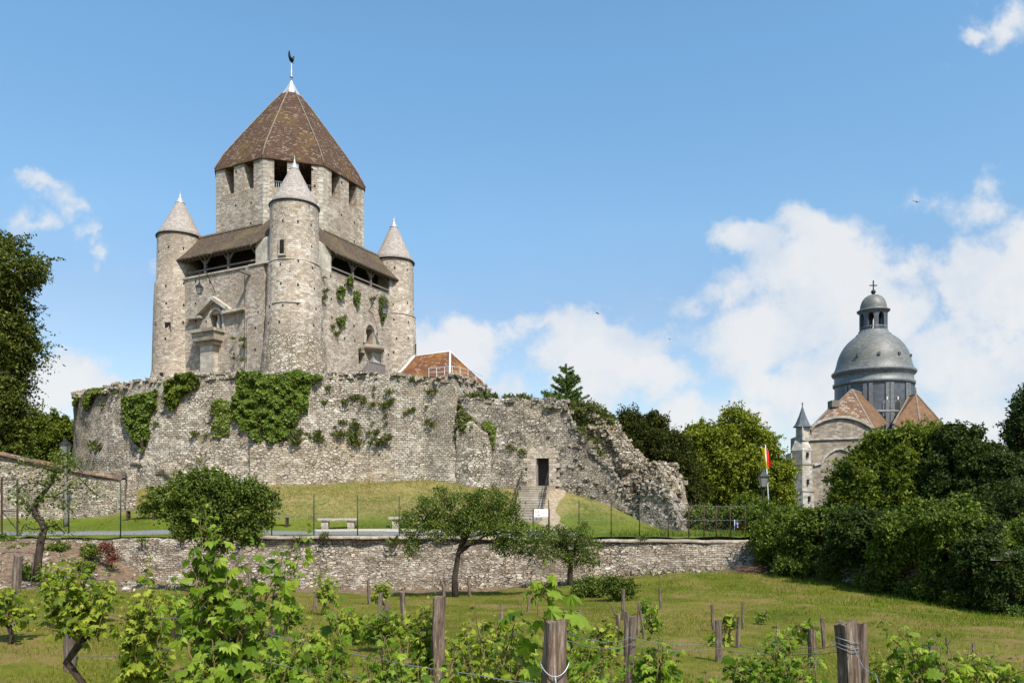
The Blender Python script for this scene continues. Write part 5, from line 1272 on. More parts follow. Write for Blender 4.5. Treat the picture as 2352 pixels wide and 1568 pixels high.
b.lathe([(1.25, c[2]-.1), (.95, c[2]+.25), (.45, c[2]+h*.55), (.06, c[2]+h)], (c[0], c[1]), 8, smooth=False); b.tube([(c[0], c[1], c[2]+h-.1), (c[0], c[1], c[2]+h+.55)], .06, 6); b.lathe([(.0, c[2]+h+.55), (.14, c[2]+h+.4), (.0, c[2]+h+.25)][::-1], (c[0], c[1]), 8); b.build('spirelet', M_lead, church, O6)
for (px, py) in ((1855, 1044), (1856, 1106), (1859, 1145)): b = MB(); p = P(px, py, dt-.32); b.box(p[0]-.12, p[0]+.12, p[1]-.1, p[1]+.1, p[2]-.35, p[2]+.35); b.build('slit_window', M_blackvoid, church, O6)

# boundary wall on the right, running towards the camera under the trees
rw = empty('shaded_boundary_wall', (12.5, 28, -3.2), 'dark rubble boundary wall overhung by the trees on the right', 'wall')
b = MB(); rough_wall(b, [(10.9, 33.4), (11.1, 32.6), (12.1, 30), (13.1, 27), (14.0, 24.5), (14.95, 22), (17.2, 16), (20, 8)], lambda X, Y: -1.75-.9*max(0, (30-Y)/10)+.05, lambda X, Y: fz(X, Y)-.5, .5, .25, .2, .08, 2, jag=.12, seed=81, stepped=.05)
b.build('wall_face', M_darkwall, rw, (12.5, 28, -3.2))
b = MB(); rz0 = lambda y: -1.47-.27*max(0, (30-y)/10)+.03
b.grid(np.array([[(Xp(px, y), y, rz0(y)) for px in range(2275, 2800, 40)] for y in (24.2, 22.8, 21.4)]), flip=True); o = b.build('road', M_road); o['kind'] = 'structure'

# birds
def bird(px, py, d, s, label):
    b = MB(); b.tube([(-.16*s, 0, 0), (-.06*s, 0, .01), (.05*s, 0, 0), (.14*s, 0, .01)], [.008, .035*s, .03*s, .004], 7)
    for k in (-1, 1): b.add([(-.04*s, 0, .01), (.05*s, 0, .01), (.02*s, .2*k*s, .07*s), (-.06*s, .36*k*s, .02*s)], [(0, 1, 2, 3)])
    o = b.build('bird', M_bird); o.location = tuple(P(px, py, d)); o.rotation_euler = (R(25), R(10), R(px % 90)); tag(o, label, 'bird', 'birds in flight')
bird(1373, 720, 55, 1.0, 'dark bird flying against blue sky above the small middle cloud')
bird(2105, 464, 70, 1.3, 'dark bird in the sky high above the church dome')
bird(148, 840, 50, .8, 'dark bird flying before the low cloud at the left edge')
bird(1538, 779, 60, .6, 'tiny bird near the right edge of the middle cloud')
# ------------------------------------------------------------------ trees and shrubs
def blob3(spec, d, dep=.8):
    """(px, py, rx, ry[, depth offset]) -> centre and radii in metres"""
    r = []
    for s in spec:
        dd = d+(s[4] if len(s) > 4 else 0); c = P(s[0], s[1], dd); rx, ry = s[2]/F*dd, s[3]/F*dd; r.append((c, np.array([rx, max(rx, ry)*dep, ry])))
    return r
def crown(blobs, n, rg, lump=.42, fill=.35, gap=.0, seed=0, spray=.22):
    """leaf positions and outward directions: lumps spread over each blob, leaves over each lump"""
    A = np.array([b_[1][0]*b_[1][2]+b_[1][0]*b_[1][1] for b_ in blobs]); A = A/A.sum(); Ps = []; Ns = []
    for (c, r), a in zip(blobs, A):
        m = int(n*a); lr = max(.16, lump*min(r)); k = max(8, int(2.1*(r[0]*r[2]+r[0]*r[1]+r[1]*r[2])/(lr*lr)))
        dr = rdir(k, rg); rad = rg.uniform(.62, 1.0, k)**.6; cc = c+dr*r*rad[:, None]*(1-.35*lr/min(r)); ls = lr*rg.uniform(.5, 1.45, k)
        if gap: keep_ = vnoise(cc*.9+seed, seed) > -1+gap; cc, ls, dr = cc[keep_], ls[keep_], dr[keep_]; k = len(cc)
        w = ls**2; w /= w.sum(); idx = rg.choice(k, m, p=w); q = rdir(m, rg); q[:, 2] = np.where(rg.random(m) < .4, np.abs(q[:, 2]), q[:, 2])
        rr = rg.uniform(fill, 1.0, m)**.5; pos = cc[idx]+q*(ls[idx]*rr)[:, None]*np.array([1, 1, .8])
        # sprays: leafy twigs that break the outline
        ns = int(m*spray/12); sd = rg.integers(k, size=ns)
        if ns:
            dv = unit(dr[sd]+rdir(ns, rg)*.6+np.array([0, 0, .15])); st = cc[sd]+dv*(ls[sd]*.8)[:, None]; tt = np.tile(np.linspace(0, 1, 12), (ns, 1)); ln = ls[sd]*rg.uniform(.5, 1.3, ns)
            sp = st[:, None, :]+dv[:, None, :]*(tt*ln[:, None])[:, :, None]+np.array([0, 0, -.25])*((tt**2)*ln[:, None])[:, :, None]; sp = sp.reshape(-1, 3)+rg.normal(size=(ns*12, 3))*.05
            Ps.append(sp); Ns.append(unit(np.repeat(dv, 12, 0)*.3+rdir(ns*12, rg)*.6+np.array([0, 0, .6])))
        Ps.append(pos); Ns.append(unit(q*.9+dr[idx]*.5+np.array([0, 0, .35])))
    return np.concatenate(Ps), np.concatenate(Ns)
def tree(name, label, cat, blobs, n, size, m, base, rg, trunk_r=.25, path=None, shape='rhomb', limbs=7, group=None, bark=None, **kw):
    base = np.array(base, float); r = empty(name, tuple(base), label, cat, group)
    pos, nr = crown(blobs, n, rg, **kw)
    D = unit(nr*.4+rdir(len(pos), rg)*.8+np.array([0, 0, -.45])); N = unit(nr+rdir(len(pos), rg)*.75)
    leaves('crown', pos-base, N, D, size*rg.uniform(.6, 1.25, len(pos)), shape, m, r)
    b = MB(); ctr = sum(c for c, _ in blobs)/len(blobs); top = ctr.copy(); top[2] = ctr[2]+.2*(ctr[2]-base[2])
    if path is None: path = [base-[0, 0, .4], base+(ctr-base)*[.15, .15, .35]+[.1, 0, 0], base+(ctr-base)*[.55, .55, .75], top]
    path = [np.array(p, float) for p in path]; k = len(path)
    b.tube([tuple(p-base) for p in path], [trunk_r*(1-.75*i/(k-1)) for i in range(k)], 9, jit=.12)
    js = rg.choice(len(pos), limbs, replace=False)
    for i in range(limbs):
        c, rr = blobs[i % len(blobs)]; e = c+rdir(1, rg)[0]*rr*.55; f = rg.uniform(.45, .95); j = min(k-2, int(f*(k-1))); s = path[j]+(path[j+1]-path[j])*(f*(k-1)-j)
        mid = (s+e)/2+np.array([rg.normal()*.1, rg.normal()*.1, .12*np.linalg.norm(e-s)]); tr = trunk_r*(1-.7*f)*.6
        b.tube([tuple(s-base), tuple(mid-base), tuple(e-base)], [tr, tr*.6, tr*.2], 6)
        for q in range(2):
            e2 = e+rdir(1, rg)[0]*rr*.5; b.tube([tuple(mid-base), tuple((mid+e2)/2-base+[0, 0, .05]), tuple(e2-base)], [tr*.45, tr*.3, tr*.1], 5)
    b.build('trunk', bark or M_bark, r)
    return r
G_ = lambda s: np.random.default_rng(s)
gz = lambda px, d, z=-1.7: (Xp(px, d), d, z)
tree('tall_leafy_tree', 'tall dense tree with pale leaf tips cut by the left edge of the photo', 'tree', blob3([(14, 612, 90, 68), (-60, 640, 90, 80), (-20, 700, 80, 90), (2, 775, 66, 85), (-60, 800, 110, 140), (-8, 870, 66, 85), (-70, 960, 110, 120), (-10, 960, 66, 80), (20, 1020, 46, 50)], 46, .9), 90000, .20, L_left, gz(-20, 46, -1.2), G_(1), .45, lump=.34)
tree('background_tree', 'rounded green tree behind the boundary wall, left of the rampart', 'tree', blob3([(105, 1000, 50, 48), (140, 1015, 40, 55), (70, 1040, 60, 60), (130, 1060, 55, 50), (25, 1050, 60, 70)], 57), 45000, .22, L_tree, gz(110, 57, -1), G_(2), .3)
tree('yew_tree', 'dark olive conifer with layered drooping sprays behind the end of the ruined wall', 'tree', blob3([(1440, 985, 48, 38), (1500, 975, 35, 25), (1415, 1030, 50, 50), (1500, 1030, 62, 52), (1555, 1030, 25, 26), (1545, 1090, 62, 55), (1480, 1110, 60, 70), (1580, 1140, 42, 60), (1520, 1180, 80, 60)], 55, .9), 70000, .30, L_yew, gz(1500, 56), G_(3), .45, shape='long', lump=.38)
tree('lime_tree', 'broad yellow-green flowering lime tree between the dark conifer and the church', 'tree', blob3([(1690, 985, 48, 45), (1660, 1015, 45, 40), (1605, 1005, 42, 32), (1595, 1050, 36, 36), (1735, 1035, 48, 48), (1770, 1085, 42, 48), (1680, 1070, 75, 52), (1625, 1100, 50, 50), (1735, 1120, 60, 52), (1790, 1135, 26, 45), (1680, 1140, 50, 30)], 60, .9), 85000, .22, L_lime, gz(1690, 60), G_(4), .45, limbs=14, lump=.36)
tree('ash_tree', 'large spreading ash tree covering the lower part of the church', 'tree', blob3([(2080, 1045, 75, 62), (2020, 1040, 45, 40), (1985, 1105, 70, 55), (2130, 1020, 55, 45), (2060, 1130, 95, 70), (2140, 1110, 90, 75), (2000, 1180, 95, 55), (2110, 1190, 100, 60), (1960, 1150, 50, 45)], 44), 90000, .21, L_tree, gz(2070, 45), G_(5), .35, limbs=12, lump=.36, spray=.4)
tree('walnut_tree', 'dense green tree right of the ash tree, its top above the choir roof corner', 'tree', blob3([(2190, 1010, 38, 34), (2225, 1035, 60, 45), (2200, 1090, 80, 65), (2260, 1110, 70, 60), (2190, 1170, 90, 70), (2270, 1190, 80, 70)], 42), 70000, .20, L_dark, gz(2220, 43), G_(6), .3, limbs=10, lump=.36, spray=.4)
tree('dark_tree', 'dark shaded tree standing beside the right edge of the photo', 'tree', blob3([(2300, 1080, 45, 45), (2330, 1130, 60, 70), (2290, 1180, 70, 80), (2350, 1220, 80, 80), (2400, 1150, 80, 90)], 40), 50000, .19, L_dark, gz(2330, 41), G_(7), .3, lump=.32)
tree('tall_edge_tree', 'tall dark tree with reddish leaf tips cut by the right edge of the photo', 'tree', blob3([(2360, 940, 34, 50), (2350, 1000, 32, 50), (2385, 980, 50, 80), (2420, 1060, 70, 90), (2352, 1050, 30, 40)], 46), 30000, .20, L_dark, gz(2400, 47), G_(8), .3)
# small conifer growing on top of the wall end: whorled rising branches
base = P(1300, 942, 47.6); r = empty('young_conifer', tuple(base), 'young feathery conifer growing on top of the ruined wall', 'tree'); b = MB(); rg = G_(9)
H = (942-838)/F*47.6; b.tube([(0, 0, -.5), (.05, 0, H*.5), (0, 0, H)], [.06, .045, .008], 6); PP = []; DD = []
for k in range(64):
    h = H*(.03+.93*rg.random()**1.2); L = (1.35*(1-h/H)**.9+.16)*rg.uniform(.7, 1.15); a = rg.random()*6.283
    e = np.array([math.cos(a)*L, math.sin(a)*L, h+L*.45]); s = np.array([0, 0, h]); m_ = (s+e)/2-[0, 0, .05*L]; b.tube([tuple(s), tuple(m_), tuple(e)], [.02, .014, .005], 4)
    for t_ in np.linspace(.15, 1.05, int(30*L)+6):
        q = s*(1-t_)**2+2*m_*t_*(1-t_)+e*t_*t_ if t_ <= 1 else e
        for _ in range(5): PP.append(q); DD.append(unit(rdir(1, rg)[0]*.8+unit(e-s)*.7+[0, 0, .1]))
for t_ in np.linspace(.8, 1, 26):
    for _ in range(4): PP.append(np.array([0, 0, H*t_])); DD.append(unit(rdir(1, rg)[0]*.6+np.array([0, 0, .8])))
PP = np.array(PP); DD = np.array(DD); leaves('crown', PP, rdir(len(PP), rg), DD, rg.uniform(.10, .19, len(PP)), 'long', L_larch, r); b.build('trunk', M_bark, r)

def shrub(name, label, cat, blobs, n, size, m, base, seed, shape='rhomb', group=None, r_=.05, **kw):
    kw.setdefault('spray', .5); return tree(name, label, cat, blobs, n, size, m, base, G_(seed), r_, limbs=5, shape=shape, group=group, **kw)
shrub('wall_top_bush', 'sprawling bush with grasses on the crumbling slope right of the young conifer', 'shrub', blob3([(1335, 948, 28, 22), (1362, 950, 26, 18), (1390, 962, 22, 18), (1375, 978, 26, 12), (1345, 968, 18, 16), (1322, 938, 14, 16)], 46.4), 9000, .16, L_weed, tuple(P(1355, 985, 46.6)), 11, lump=.5)
shrub('wall_top_bush', 'small dark green shrub at the foot of the young conifer, on its left side', 'shrub', blob3([(1272, 912, 16, 10), (1262, 908, 10, 10), (1290, 918, 12, 10)], 47.0), 1800, .13, L_larch, tuple(P(1275, 922, 47.2)), 12, 'long', lump=.5)
SH = 'shrubs along the shaded boundary wall'
# mass of shrubs draped over the boundary wall on the right
for i, (lab, sp, d, n, mt) in enumerate([
    ('glossy laurel shrub with pale green tips right behind the black lamp post', [(1745, 1185, 34, 30), (1765, 1200, 32, 34), (1740, 1215, 22, 30), (1790, 1195, 30, 22)], 35, 12000, L_hedge),
    ('overhanging shrub draped on the wall corner, right of the end of the terrace wall', [(1765, 1235, 36, 40), (1800, 1215, 45, 36), (1762, 1280, 18, 30), (1830, 1200, 40, 26), (1800, 1262, 34, 30)], 31.6, 16000, L_hedge),
    ('leafy shrub below the church turret, spilling over the shaded wall', [(1870, 1195, 48, 30), (1850, 1240, 50, 42), (1910, 1215, 45, 36), (1900, 1265, 42, 34), (1850, 1280, 26, 24)], 29.9, 18000, L_hedge),
    ('dark shrub mass hanging over the wall under the ash tree', [(1960, 1210, 60, 40), (1990, 1245, 58, 45), (1945, 1270, 45, 34), (2045, 1225, 60, 42), (2000, 1288, 40, 26)], 27.5, 22000, L_dark),
    ('thick shrub in the middle of the shaded wall, pale leaf clusters at its top', [(2090, 1215, 62, 45), (2060, 1270, 60, 42), (2130, 1255, 65, 50), (2110, 1300, 50, 26)], 25.5, 22000, L_hedge),
    ('tall shrub with sunlit leaf clusters under the walnut tree', [(2180, 1205, 62, 52), (2170, 1275, 62, 46), (2235, 1235, 55, 56), (2190, 1315, 44, 24)], 24.2, 22000, L_hedge),
    ('deep green shrub hanging beside the strip of pale road', [(2250, 1290, 42, 56), (2230, 1330, 44, 34), (2275, 1340, 30, 30), (2262, 1225, 30, 40)], 23.0, 16000, L_dark),
    ('conifer-like shrub with drooping light tips at the far right above the road', [(2335, 1235, 34, 26), (2310, 1222, 26, 16), (2362, 1246, 28, 20)], 34, 6000, L_larch)]):
    c = np.array([s[0] for s in sp]).mean(); X = Xp(c, d+.6); shrub('shrub', lab, 'shrub', blob3([s+(.5*k,) for k, s in enumerate(sp)], d, .9), n, .125, mt, (X, d+.8, -1.75), 20+i, group=SH, lump=.34)
for i, (lab, sp, d, n, mt, bz) in enumerate([
    ('leafy bramble bush at the foot of the shaded wall, nearest the terrace wall end', [(1820, 1290, 36, 22), (1850, 1300, 34, 16), (1795, 1300, 26, 12)], 30.2, 7000, L_hedge, 1),
    ('pale nettle clump at the wall foot below the ash tree', [(1905, 1312, 26, 12), (1930, 1322, 30, 10)], 29.2, 3500, L_ivy, 1),
    ('nettle patch along the wall foot in the middle of the shaded stretch', [(2010, 1332, 42, 16), (2060, 1345, 36, 15)], 26.6, 6000, L_hedge, 1),
    ('tall nettles at the wall foot below the walnut tree', [(2110, 1358, 40, 20), (2160, 1372, 38, 18)], 24.8, 6500, L_hedge, 1),
    ('weedy clump where the shaded wall reaches the right side', [(2215, 1382, 40, 18), (2262, 1396, 36, 16)], 23.2, 6000, L_hedge, 1),
    ('low light-leaved conifer branch at the right edge of the grass', [(2330, 1396, 34, 20), (2355, 1418, 34, 18), (2372, 1385, 26, 22)], 21.5, 5000, L_larch, 1)]):
    c = np.array([s[0] for s in sp]).mean(); X = Xp(c, d); shrub('weed_clump', lab, 'plant', blob3(sp, d, .9), n, .095, mt, (X, d, fz(X, d)-.05), 40+i, group='plants at the foot of the shaded wall', lump=.45)
for i, (lab, sp, d, n) in enumerate([('dark shrub seen through the fence just right of the ruined wall end', [(1610, 1195, 34, 34), (1590, 1215, 30, 20)], 44, 9000), ('shrub behind the fence beneath the lime tree', [(1660, 1200, 36, 30), (1690, 1212, 34, 22)], 44, 9000), ('shrub behind the little flag near the fence corner', [(1715, 1180, 30, 42), (1735, 1210, 24, 26), (1700, 1215, 20, 16)], 42, 9000)]):
    shrub('shrub', lab, 'shrub', blob3(sp, d), n, .15, L_tree, (Xp(sp[0][0], d), d, -1.6), 50+i, group='shrubs behind the fence', lump=.4)
shrub('shrub', 'shadowy shrubbery beyond the pale road at the right edge', 'shrub', blob3([(2305, 1205, 50, 50), (2350, 1180, 60, 70), (2420, 1200, 80, 70)], 36), 20000, .14, L_dark, (Xp(2340, 36), 36, -1.5), 58, lump=.4)
shrub('shrub', 'dark ivy-covered bank below the pale road at the right edge', 'shrub', blob3([(2310, 1325, 40, 42), (2350, 1325, 46, 50), (2400, 1330, 60, 50), (2300, 1365, 34, 30), (2350, 1372, 40, 30)], 21.6), 20000, .10, L_dark, (Xp(2340, 22), 22.3, -2.4), 59, lump=.4)
shrub('shrub', 'low dark shrubs directly behind the strip of pale road', 'shrub', blob3([(2310, 1240, 36, 24), (2350, 1228, 40, 34), (2400, 1225, 50, 40)], 27), 16000, .11, L_hedge, (Xp(2340, 27), 27.2, -1.6), 57, lump=.4)
# row of far trees closing the horizon left and right
for i, (lab, sp, d) in enumerate([('distant hedge-like trees behind the left tall tree', [(20, 1090, 90, 50), (-90, 1060, 90, 80)], 75), ('distant trees glimpsed under the lime tree', [(1560, 1180, 70, 40), (1650, 1185, 60, 30), (1760, 1175, 60, 35), (1800, 1180, 34, 30)], 92), ('distant trees far behind the right-hand shrubs', [(2250, 1180, 90, 60), (2420, 1150, 90, 90), (2560, 1120, 120, 120)], 80)]):
    tree('distant_trees', lab, 'trees', blob3(sp, d), 26000, .34, L_dark, gz(sp[0][0], d), G_(60+i), .3)

# orchard trees
def fruit(label, spec, d, n, base, path, rg, r0=.13, size=.085, dens=.35, **kw):
    b3 = blob3(spec, d, 1.0); base = np.array(base); path = [np.array(p) for p in path]
    return tree('fruit_tree', label, 'tree', b3, n, size, L_fruit, base, rg, r0, path=path, limbs=22, group='old fruit trees in the vineyard', lump=dens, **kw)
B = on_field(1047, 1372); d = B[1]
fruit('spreading fruit tree with a dark bare trunk before the middle of the terrace wall', [(1000, 1165, 42, 30), (1065, 1160, 45, 30), (1120, 1150, 48, 28), (1165, 1160, 28, 26), (950, 1205, 34, 40), (1010, 1210, 48, 34), (1090, 1200, 60, 36), (1160, 1210, 50, 36), (1195, 1245, 36, 34), (945, 1255, 22, 26), (1150, 1255, 26, 26), (1238, 1232, 26, 22), (1010, 1128, 16, 16)], d, 19000, B,
      [B-[0, 0, .3], P(1044, 1330, d), P(1053, 1272, d), P(1064, 1230, d), P(1075, 1190, d)], G_(71), .14)
B = on_field(1311, 1345); d = B[1]
fruit('small gnarled fruit tree with twiggy crown right of the spreading fruit tree', [(1270, 1230, 36, 24), (1310, 1235, 34, 22), (1350, 1255, 34, 24), (1265, 1265, 36, 26), (1320, 1280, 34, 24), (1365, 1290, 16, 16), (1340, 1222, 18, 22)], d, 6500, B,
      [B-[0, 0, .3], P(1309, 1318, d), P(1312, 1288, d), P(1300, 1262, d), P(1290, 1215, d)], G_(72), .14)
d = 25.5; B = P(487, 1300, d); B[2] = fz(B[0], B[1])
fruit('round bushy fruit tree left of the middle, behind the tallest vine shoots', [(425, 1112, 40, 20), (470, 1095, 30, 24), (510, 1108, 36, 20), (575, 1125, 40, 20), (375, 1140, 36, 22), (440, 1140, 46, 26), (520, 1140, 50, 28), (606, 1150, 30, 24), (350, 1165, 26, 18), (400, 1172, 36, 20), (470, 1180, 50, 26), (545, 1180, 46, 28), (600, 1188, 30, 22), (430, 1212, 36, 20), (500, 1220, 46, 24), (560, 1225, 38, 22), (490, 1250, 26, 20)], d, 19000, B,
      [B-[0, 0, .3], P(485, 1260, d), P(478, 1215, d), P(470, 1170, d), P(465, 1130, d)], G_(73), .14, .11, .5, spray=.5)
# leaning old tree at far left
d = 25.0; B = P(86, 1310, d); B[2] = fz(B[0], B[1]); base = B
r = empty('leaning_fruit_tree', tuple(B), 'old leaning fruit tree with a crooked dark trunk and sparse leaves at far left', 'tree', 'old fruit trees in the vineyard'); rg = G_(74); b = MB()
def px_tube(pts, rad, dd=None, seg=8):
    Q_ = [P(x, y, d+(0 if dd is None else dd[i]))-base for i, (x, y) in enumerate(pts)]; b.tube([tuple(q) for q in Q_], rad, seg, jit=.12); return Q_
px_tube([(84, 1335), (88, 1285), (93, 1245), (102, 1212), (95, 1196), (82, 1183), (79, 1165), (87, 1146), (101, 1130), (117, 1112)], [.14, .12, .115, .11, .10, .10, .085, .075, .065, .05])
br = [([(117, 1112), (130, 1085), (150, 1072)], .045), ([(117, 1112), (134, 1062), (143, 1040)], .03), ([(86, 1150), (105, 1140), (125, 1140), (145, 1150), (168, 1175)], .05), ([(82, 1180), (62, 1160), (45, 1142), (30, 1130)], .03), ([(110, 1118), (85, 1108), (55, 1112), (38, 1125)], .03),
      ([(150, 1072), (180, 1095), (215, 1130), (232, 1142)], .025), ([(125, 1140), (160, 1120), (200, 1120)], .025), ([(130, 1085), (95, 1070), (55, 1062), (30, 1072)], .025), ([(150, 1072), (168, 1062), (190, 1085)], .02), ([(102, 1212), (75, 1215), (55, 1205), (45, 1225)], .03), ([(102, 1212), (130, 1205), (150, 1225)], .03)]
PP = []; 
for pts, rad in br:
    dd = np.linspace(0, rg.normal()*.8, len(pts)); q = px_tube(pts, [rad*(1-.6*i/len(pts)) for i in range(len(pts))], dd, 6)
    for p0, p1 in zip(q, q[1:]):
        for t_ in np.linspace(0, 1, max(3, int(np.linalg.norm(p1-p0)/.05))):
            for _ in range(9): PP.append(p0+(p1-p0)*t_+rg.normal(size=3)*.2*(1 if p0 is not q[0] else .6))
PP = np.array(PP); PP = PP[vnoise(PP*1.6+3, 5) > -.3]; leaves('crown', PP, unit(rdir(len(PP), rg)+[0, -.2, .5]), rdir(len(PP), rg), rg.uniform(.07, .12, len(PP)), 'rhomb', L_fruit, r); b.build('trunk', M_bark, r)

# ------------------------------------------------------------------ ivy and weeds on the masonry
front = [q for q in arc if q[1] < 57]+front_end
def plan_hit(path, px):
    a = (px-1176)/F; best = None
    for p, q in zip(path, path[1:]):
        fp, fq = p[0]-a*p[1], q[0]-a*q[1]
        if fp*fq <= 0 and fp != fq:
            t_ = fp/(fp-fq); X, Y = p[0]+(q[0]-p[0])*t_, p[1]+(q[1]-p[1])*t_
            if best is None or Y < best[1]:
                l = math.hypot(q[0]-p[0], q[1]-p[1]); best = (X, Y, (q[1]-p[1])/l, -(q[0]-p[0])/l)
    return best
def ramp_hit(px, py):
    h = plan_hit(front, px)
    if h is None: return None
    X, Y, nx, ny = h; z = Zp(py, Y); off = max(0, topRr(X, Y)-z)*.035; Y2 = Y+ny*off
    return np.array([X+nx*off, Y2, Zp(py, Y2)]), np.array([nx, ny, 0])
wpath = [wpt(p) for p in range(1046, 1485, 8)]
def wing_hit(px, py):
    h = plan_hit(wpath, px)
    return (np.array([h[0], h[1], Zp(py, h[1])]), np.array([h[2], h[3], 0])) if h else None
def keepR_hit(px, py):
    x, z = onR(px, py, -6.5); q = KC+cR*x+cL*-6.5; return np.array([q[0], q[1], z]), np.array([-cL[0], -cL[1], 0])
def inside(poly, x, y):
    c = False; n = len(poly)
    for i in range(n):
        x1, y1 = poly[i]; x2, y2 = poly[(i+1) % n]
        if (y1 > y) != (y2 > y) and x < (x2-x1)*(y-y1)/(y2-y1)+x1: c = not c
    return c
def ivy(label, poly, n, hit, size=.13, m=None, depth=.3, seed=0, edge=8, name='ivy'):
    rg = G_(seed); xs = [p[0] for p in poly]; ys = [p[1] for p in poly]; PP = []; NN = []; base = None; tries = 0
    while len(PP) < n and tries < n*30:
        tries += 1; x, y = rg.uniform(min(xs)-edge, max(xs)+edge), rg.uniform(min(ys)-edge, max(ys)+edge)
        w = np.array([[x/16, y/16, seed]]); jx, jy = x+float(vnoise(w, 3)[0])*edge, y+float(vnoise(w, 4)[0])*edge
        if not inside(poly, jx, jy): continue
        h = hit(x, y)
        if h is None: continue
        p, nn = h; bulge = depth*(.45+.55*float(vnoise(np.array([[x/13, y/11, 7+seed]]), 6)[0]))
        f = rg.random()**.5; PP.append(p+nn*(.06+max(.03, bulge)*f)); NN.append(nn)
    PP = np.array(PP); NN = np.array(NN); base = PP[np.argmin(PP[:, 2])].copy(); r_ = empty(name, tuple(base), label, 'ivy', None)
    k = len(PP); N = unit(NN*.8+rdir(k, rg)*.7+np.array([0, 0, .5])); D = unit(rdir(k, rg)*.6+np.array([0, 0, -.8])+NN*.25)
    leaves('foliage', PP-base, N, D, size*rg.uniform(.6, 1.3, k), 'vine_far' if size > .1 else 'rhomb', m or L_ivy, r_)
    b = MB()
    for _ in range(7):
        i = rg.integers(k); c = PP.mean(0); q0 = base; q2 = PP[i]; b.tube([tuple(q0-base-NN[0]*.05), tuple((q0+q2)/2-base-NN[0]*.02), tuple(q2-base-NN[i]*.1)], [.03, .02, .008], 5)
    b.build('stem', M_bark, r_)
ivy('broad dark ivy curtain hanging over the rampart below the front turret', [(545, 850), (570, 853), (600, 857), (640, 866), (665, 855), (680, 846), (700, 853), (735, 858), (722, 880), (705, 905), (700, 935), (682, 962), (668, 985), (640, 1008), (600, 1018), (575, 1002), (552, 975), (545, 930)], 15000, ramp_hit, .15, L_ivy, .55, 1)
ivy('narrow ivy patch tapering downward on the left half of the rampart', [(288, 908), (330, 902), (370, 893), (366, 918), (352, 955), (346, 1000), (338, 1034), (320, 1020), (304, 980), (285, 945)], 5200, ramp_hit, .14, L_ivy, .35, 2, 5)
ivy('rounded ivy bush jutting from the rampart rim between the two larger patches', [(390, 874), (408, 860), (440, 858), (464, 868), (458, 884), (435, 898), (418, 908), (412, 930), (395, 940), (386, 905)], 4200, ramp_hit, .14, L_tree, .75, 3, 4)
ivy('thin yellow-green creeper trailing from the upper left rim of the rampart', [(203, 896), (225, 892), (252, 888), (246, 898), (222, 908), (214, 935), (204, 945), (200, 915)], 1300, ramp_hit, .13, L_ivyy, .25, 4, 4)
ivy('sparse yellowish creeper to the left of the dark ivy curtain', [(498, 925), (516, 915), (535, 930), (545, 950), (530, 985), (505, 1003), (488, 1000), (492, 960)], 1500, ramp_hit, .12, L_ivyy, .2, 5, 8)
ivy('small ivy sprig at the far left shoulder of the rampart', [(172, 905), (182, 900), (184, 915), (178, 935), (172, 930)], 260, ramp_hit, .12, L_ivy, .2, 6, 3)
ivy('trailing creeper where the ruined wall meets the rampart block', [(1048, 932), (1068, 925), (1080, 948), (1096, 968), (1090, 986), (1062, 1000), (1042, 992), (1050, 960)], 1700, lambda x, y: wing_hit(max(x, 1048), y), .13, L_weed, .45, 7, 8)
ivy('small climber on the stepped top of the wall patch beside the doorway wing', [(1105, 966), (1125, 968), (1142, 975), (1136, 990), (1132, 1030), (1124, 1030), (1124, 990), (1108, 980)], 420, wing_hit, .11, L_ivyy, .2, 8, 4)
for i, (lab, pl, n) in enumerate([('dark ivy patch just under the gallery of the keep, the upper left of the pair', [(792, 642), (806, 632), (812, 642), (806, 664), (796, 660)], 300),
     ('ivy patch below and left of the upper dark patch on the keep', [(773, 660), (782, 655), (793, 662), (790, 678), (782, 690), (774, 678)], 300), ('narrow hanging ivy in the middle of the keep wall right face', [(812, 668), (824, 664), (828, 676), (824, 700), (816, 704), (808, 688)], 240),
     ('light green ivy low on the keep wall between niche and turret', [(764, 732), (776, 730), (792, 722), (790, 744), (780, 752)], 220), ('long hanging ivy around the right lantern of the keep', [(867, 682), (880, 674), (890, 690), (886, 720), (878, 745), (872, 726)], 380)]):
    ivy(lab, pl, n, keepR_hit, .12, L_ivy, .25, 30+i, 3)

def tuft_mesh(seed, n, size, spread, m, dry=0):
    rg = G_(seed); c = rg.normal(size=(n, 3))*[spread, spread, spread*.55]; D = unit(c*[1, 1, .6]/spread*.35+rdir(n, rg)*.4+np.array([0, -.12, .9]))
    o = leaves('wall_plant', c*.5+[0, 0, spread*.2], rdir(n, rg), D, size*rg.uniform(.5, 1.2, n), 'long', m); return o
protos = [tuft_mesh(101, 60, .24, .16, L_weed), tuft_mesh(102, 90, .2, .20, L_weed), tuft_mesh(103, 50, .2, .13, L_ivy), tuft_mesh(104, 45, .34, .16, L_weed)]
rg = G_(200); used = [False]*4; spots = []
TL = {0: ('small weed tuft rooted in the rubble face of the rampart', 'weed tufts on the rampart face'), 1: ('weed tuft growing along the ledge of the rampart footing', 'weed tufts on the rampart ledge'), 2: ('tuft of grasses growing on the top of the ruined wall', 'plants on top of the ruined wall'), 3: ('little plant rooted in the masonry of the keep', 'small plants on the keep wall'), 4: ('little plant rooted in the face of the ruined wall', 'plants on the ruined wall face'), 5: ('weed growing from the front of the terrace wall', 'weeds on the terrace wall')}
for _ in range(62): spots.append((0, *((rg.uniform(740, 1005), rg.uniform(868, 1000)) if rg.random() < .75 else (rg.uniform(200, 530), rg.uniform(890, 1040))), rg.uniform(.5, 1.25)))
for _ in range(34): spots.append((1, rg.uniform(655, 900), rg.uniform(998, 1024), rg.uniform(.6, 1.3)))
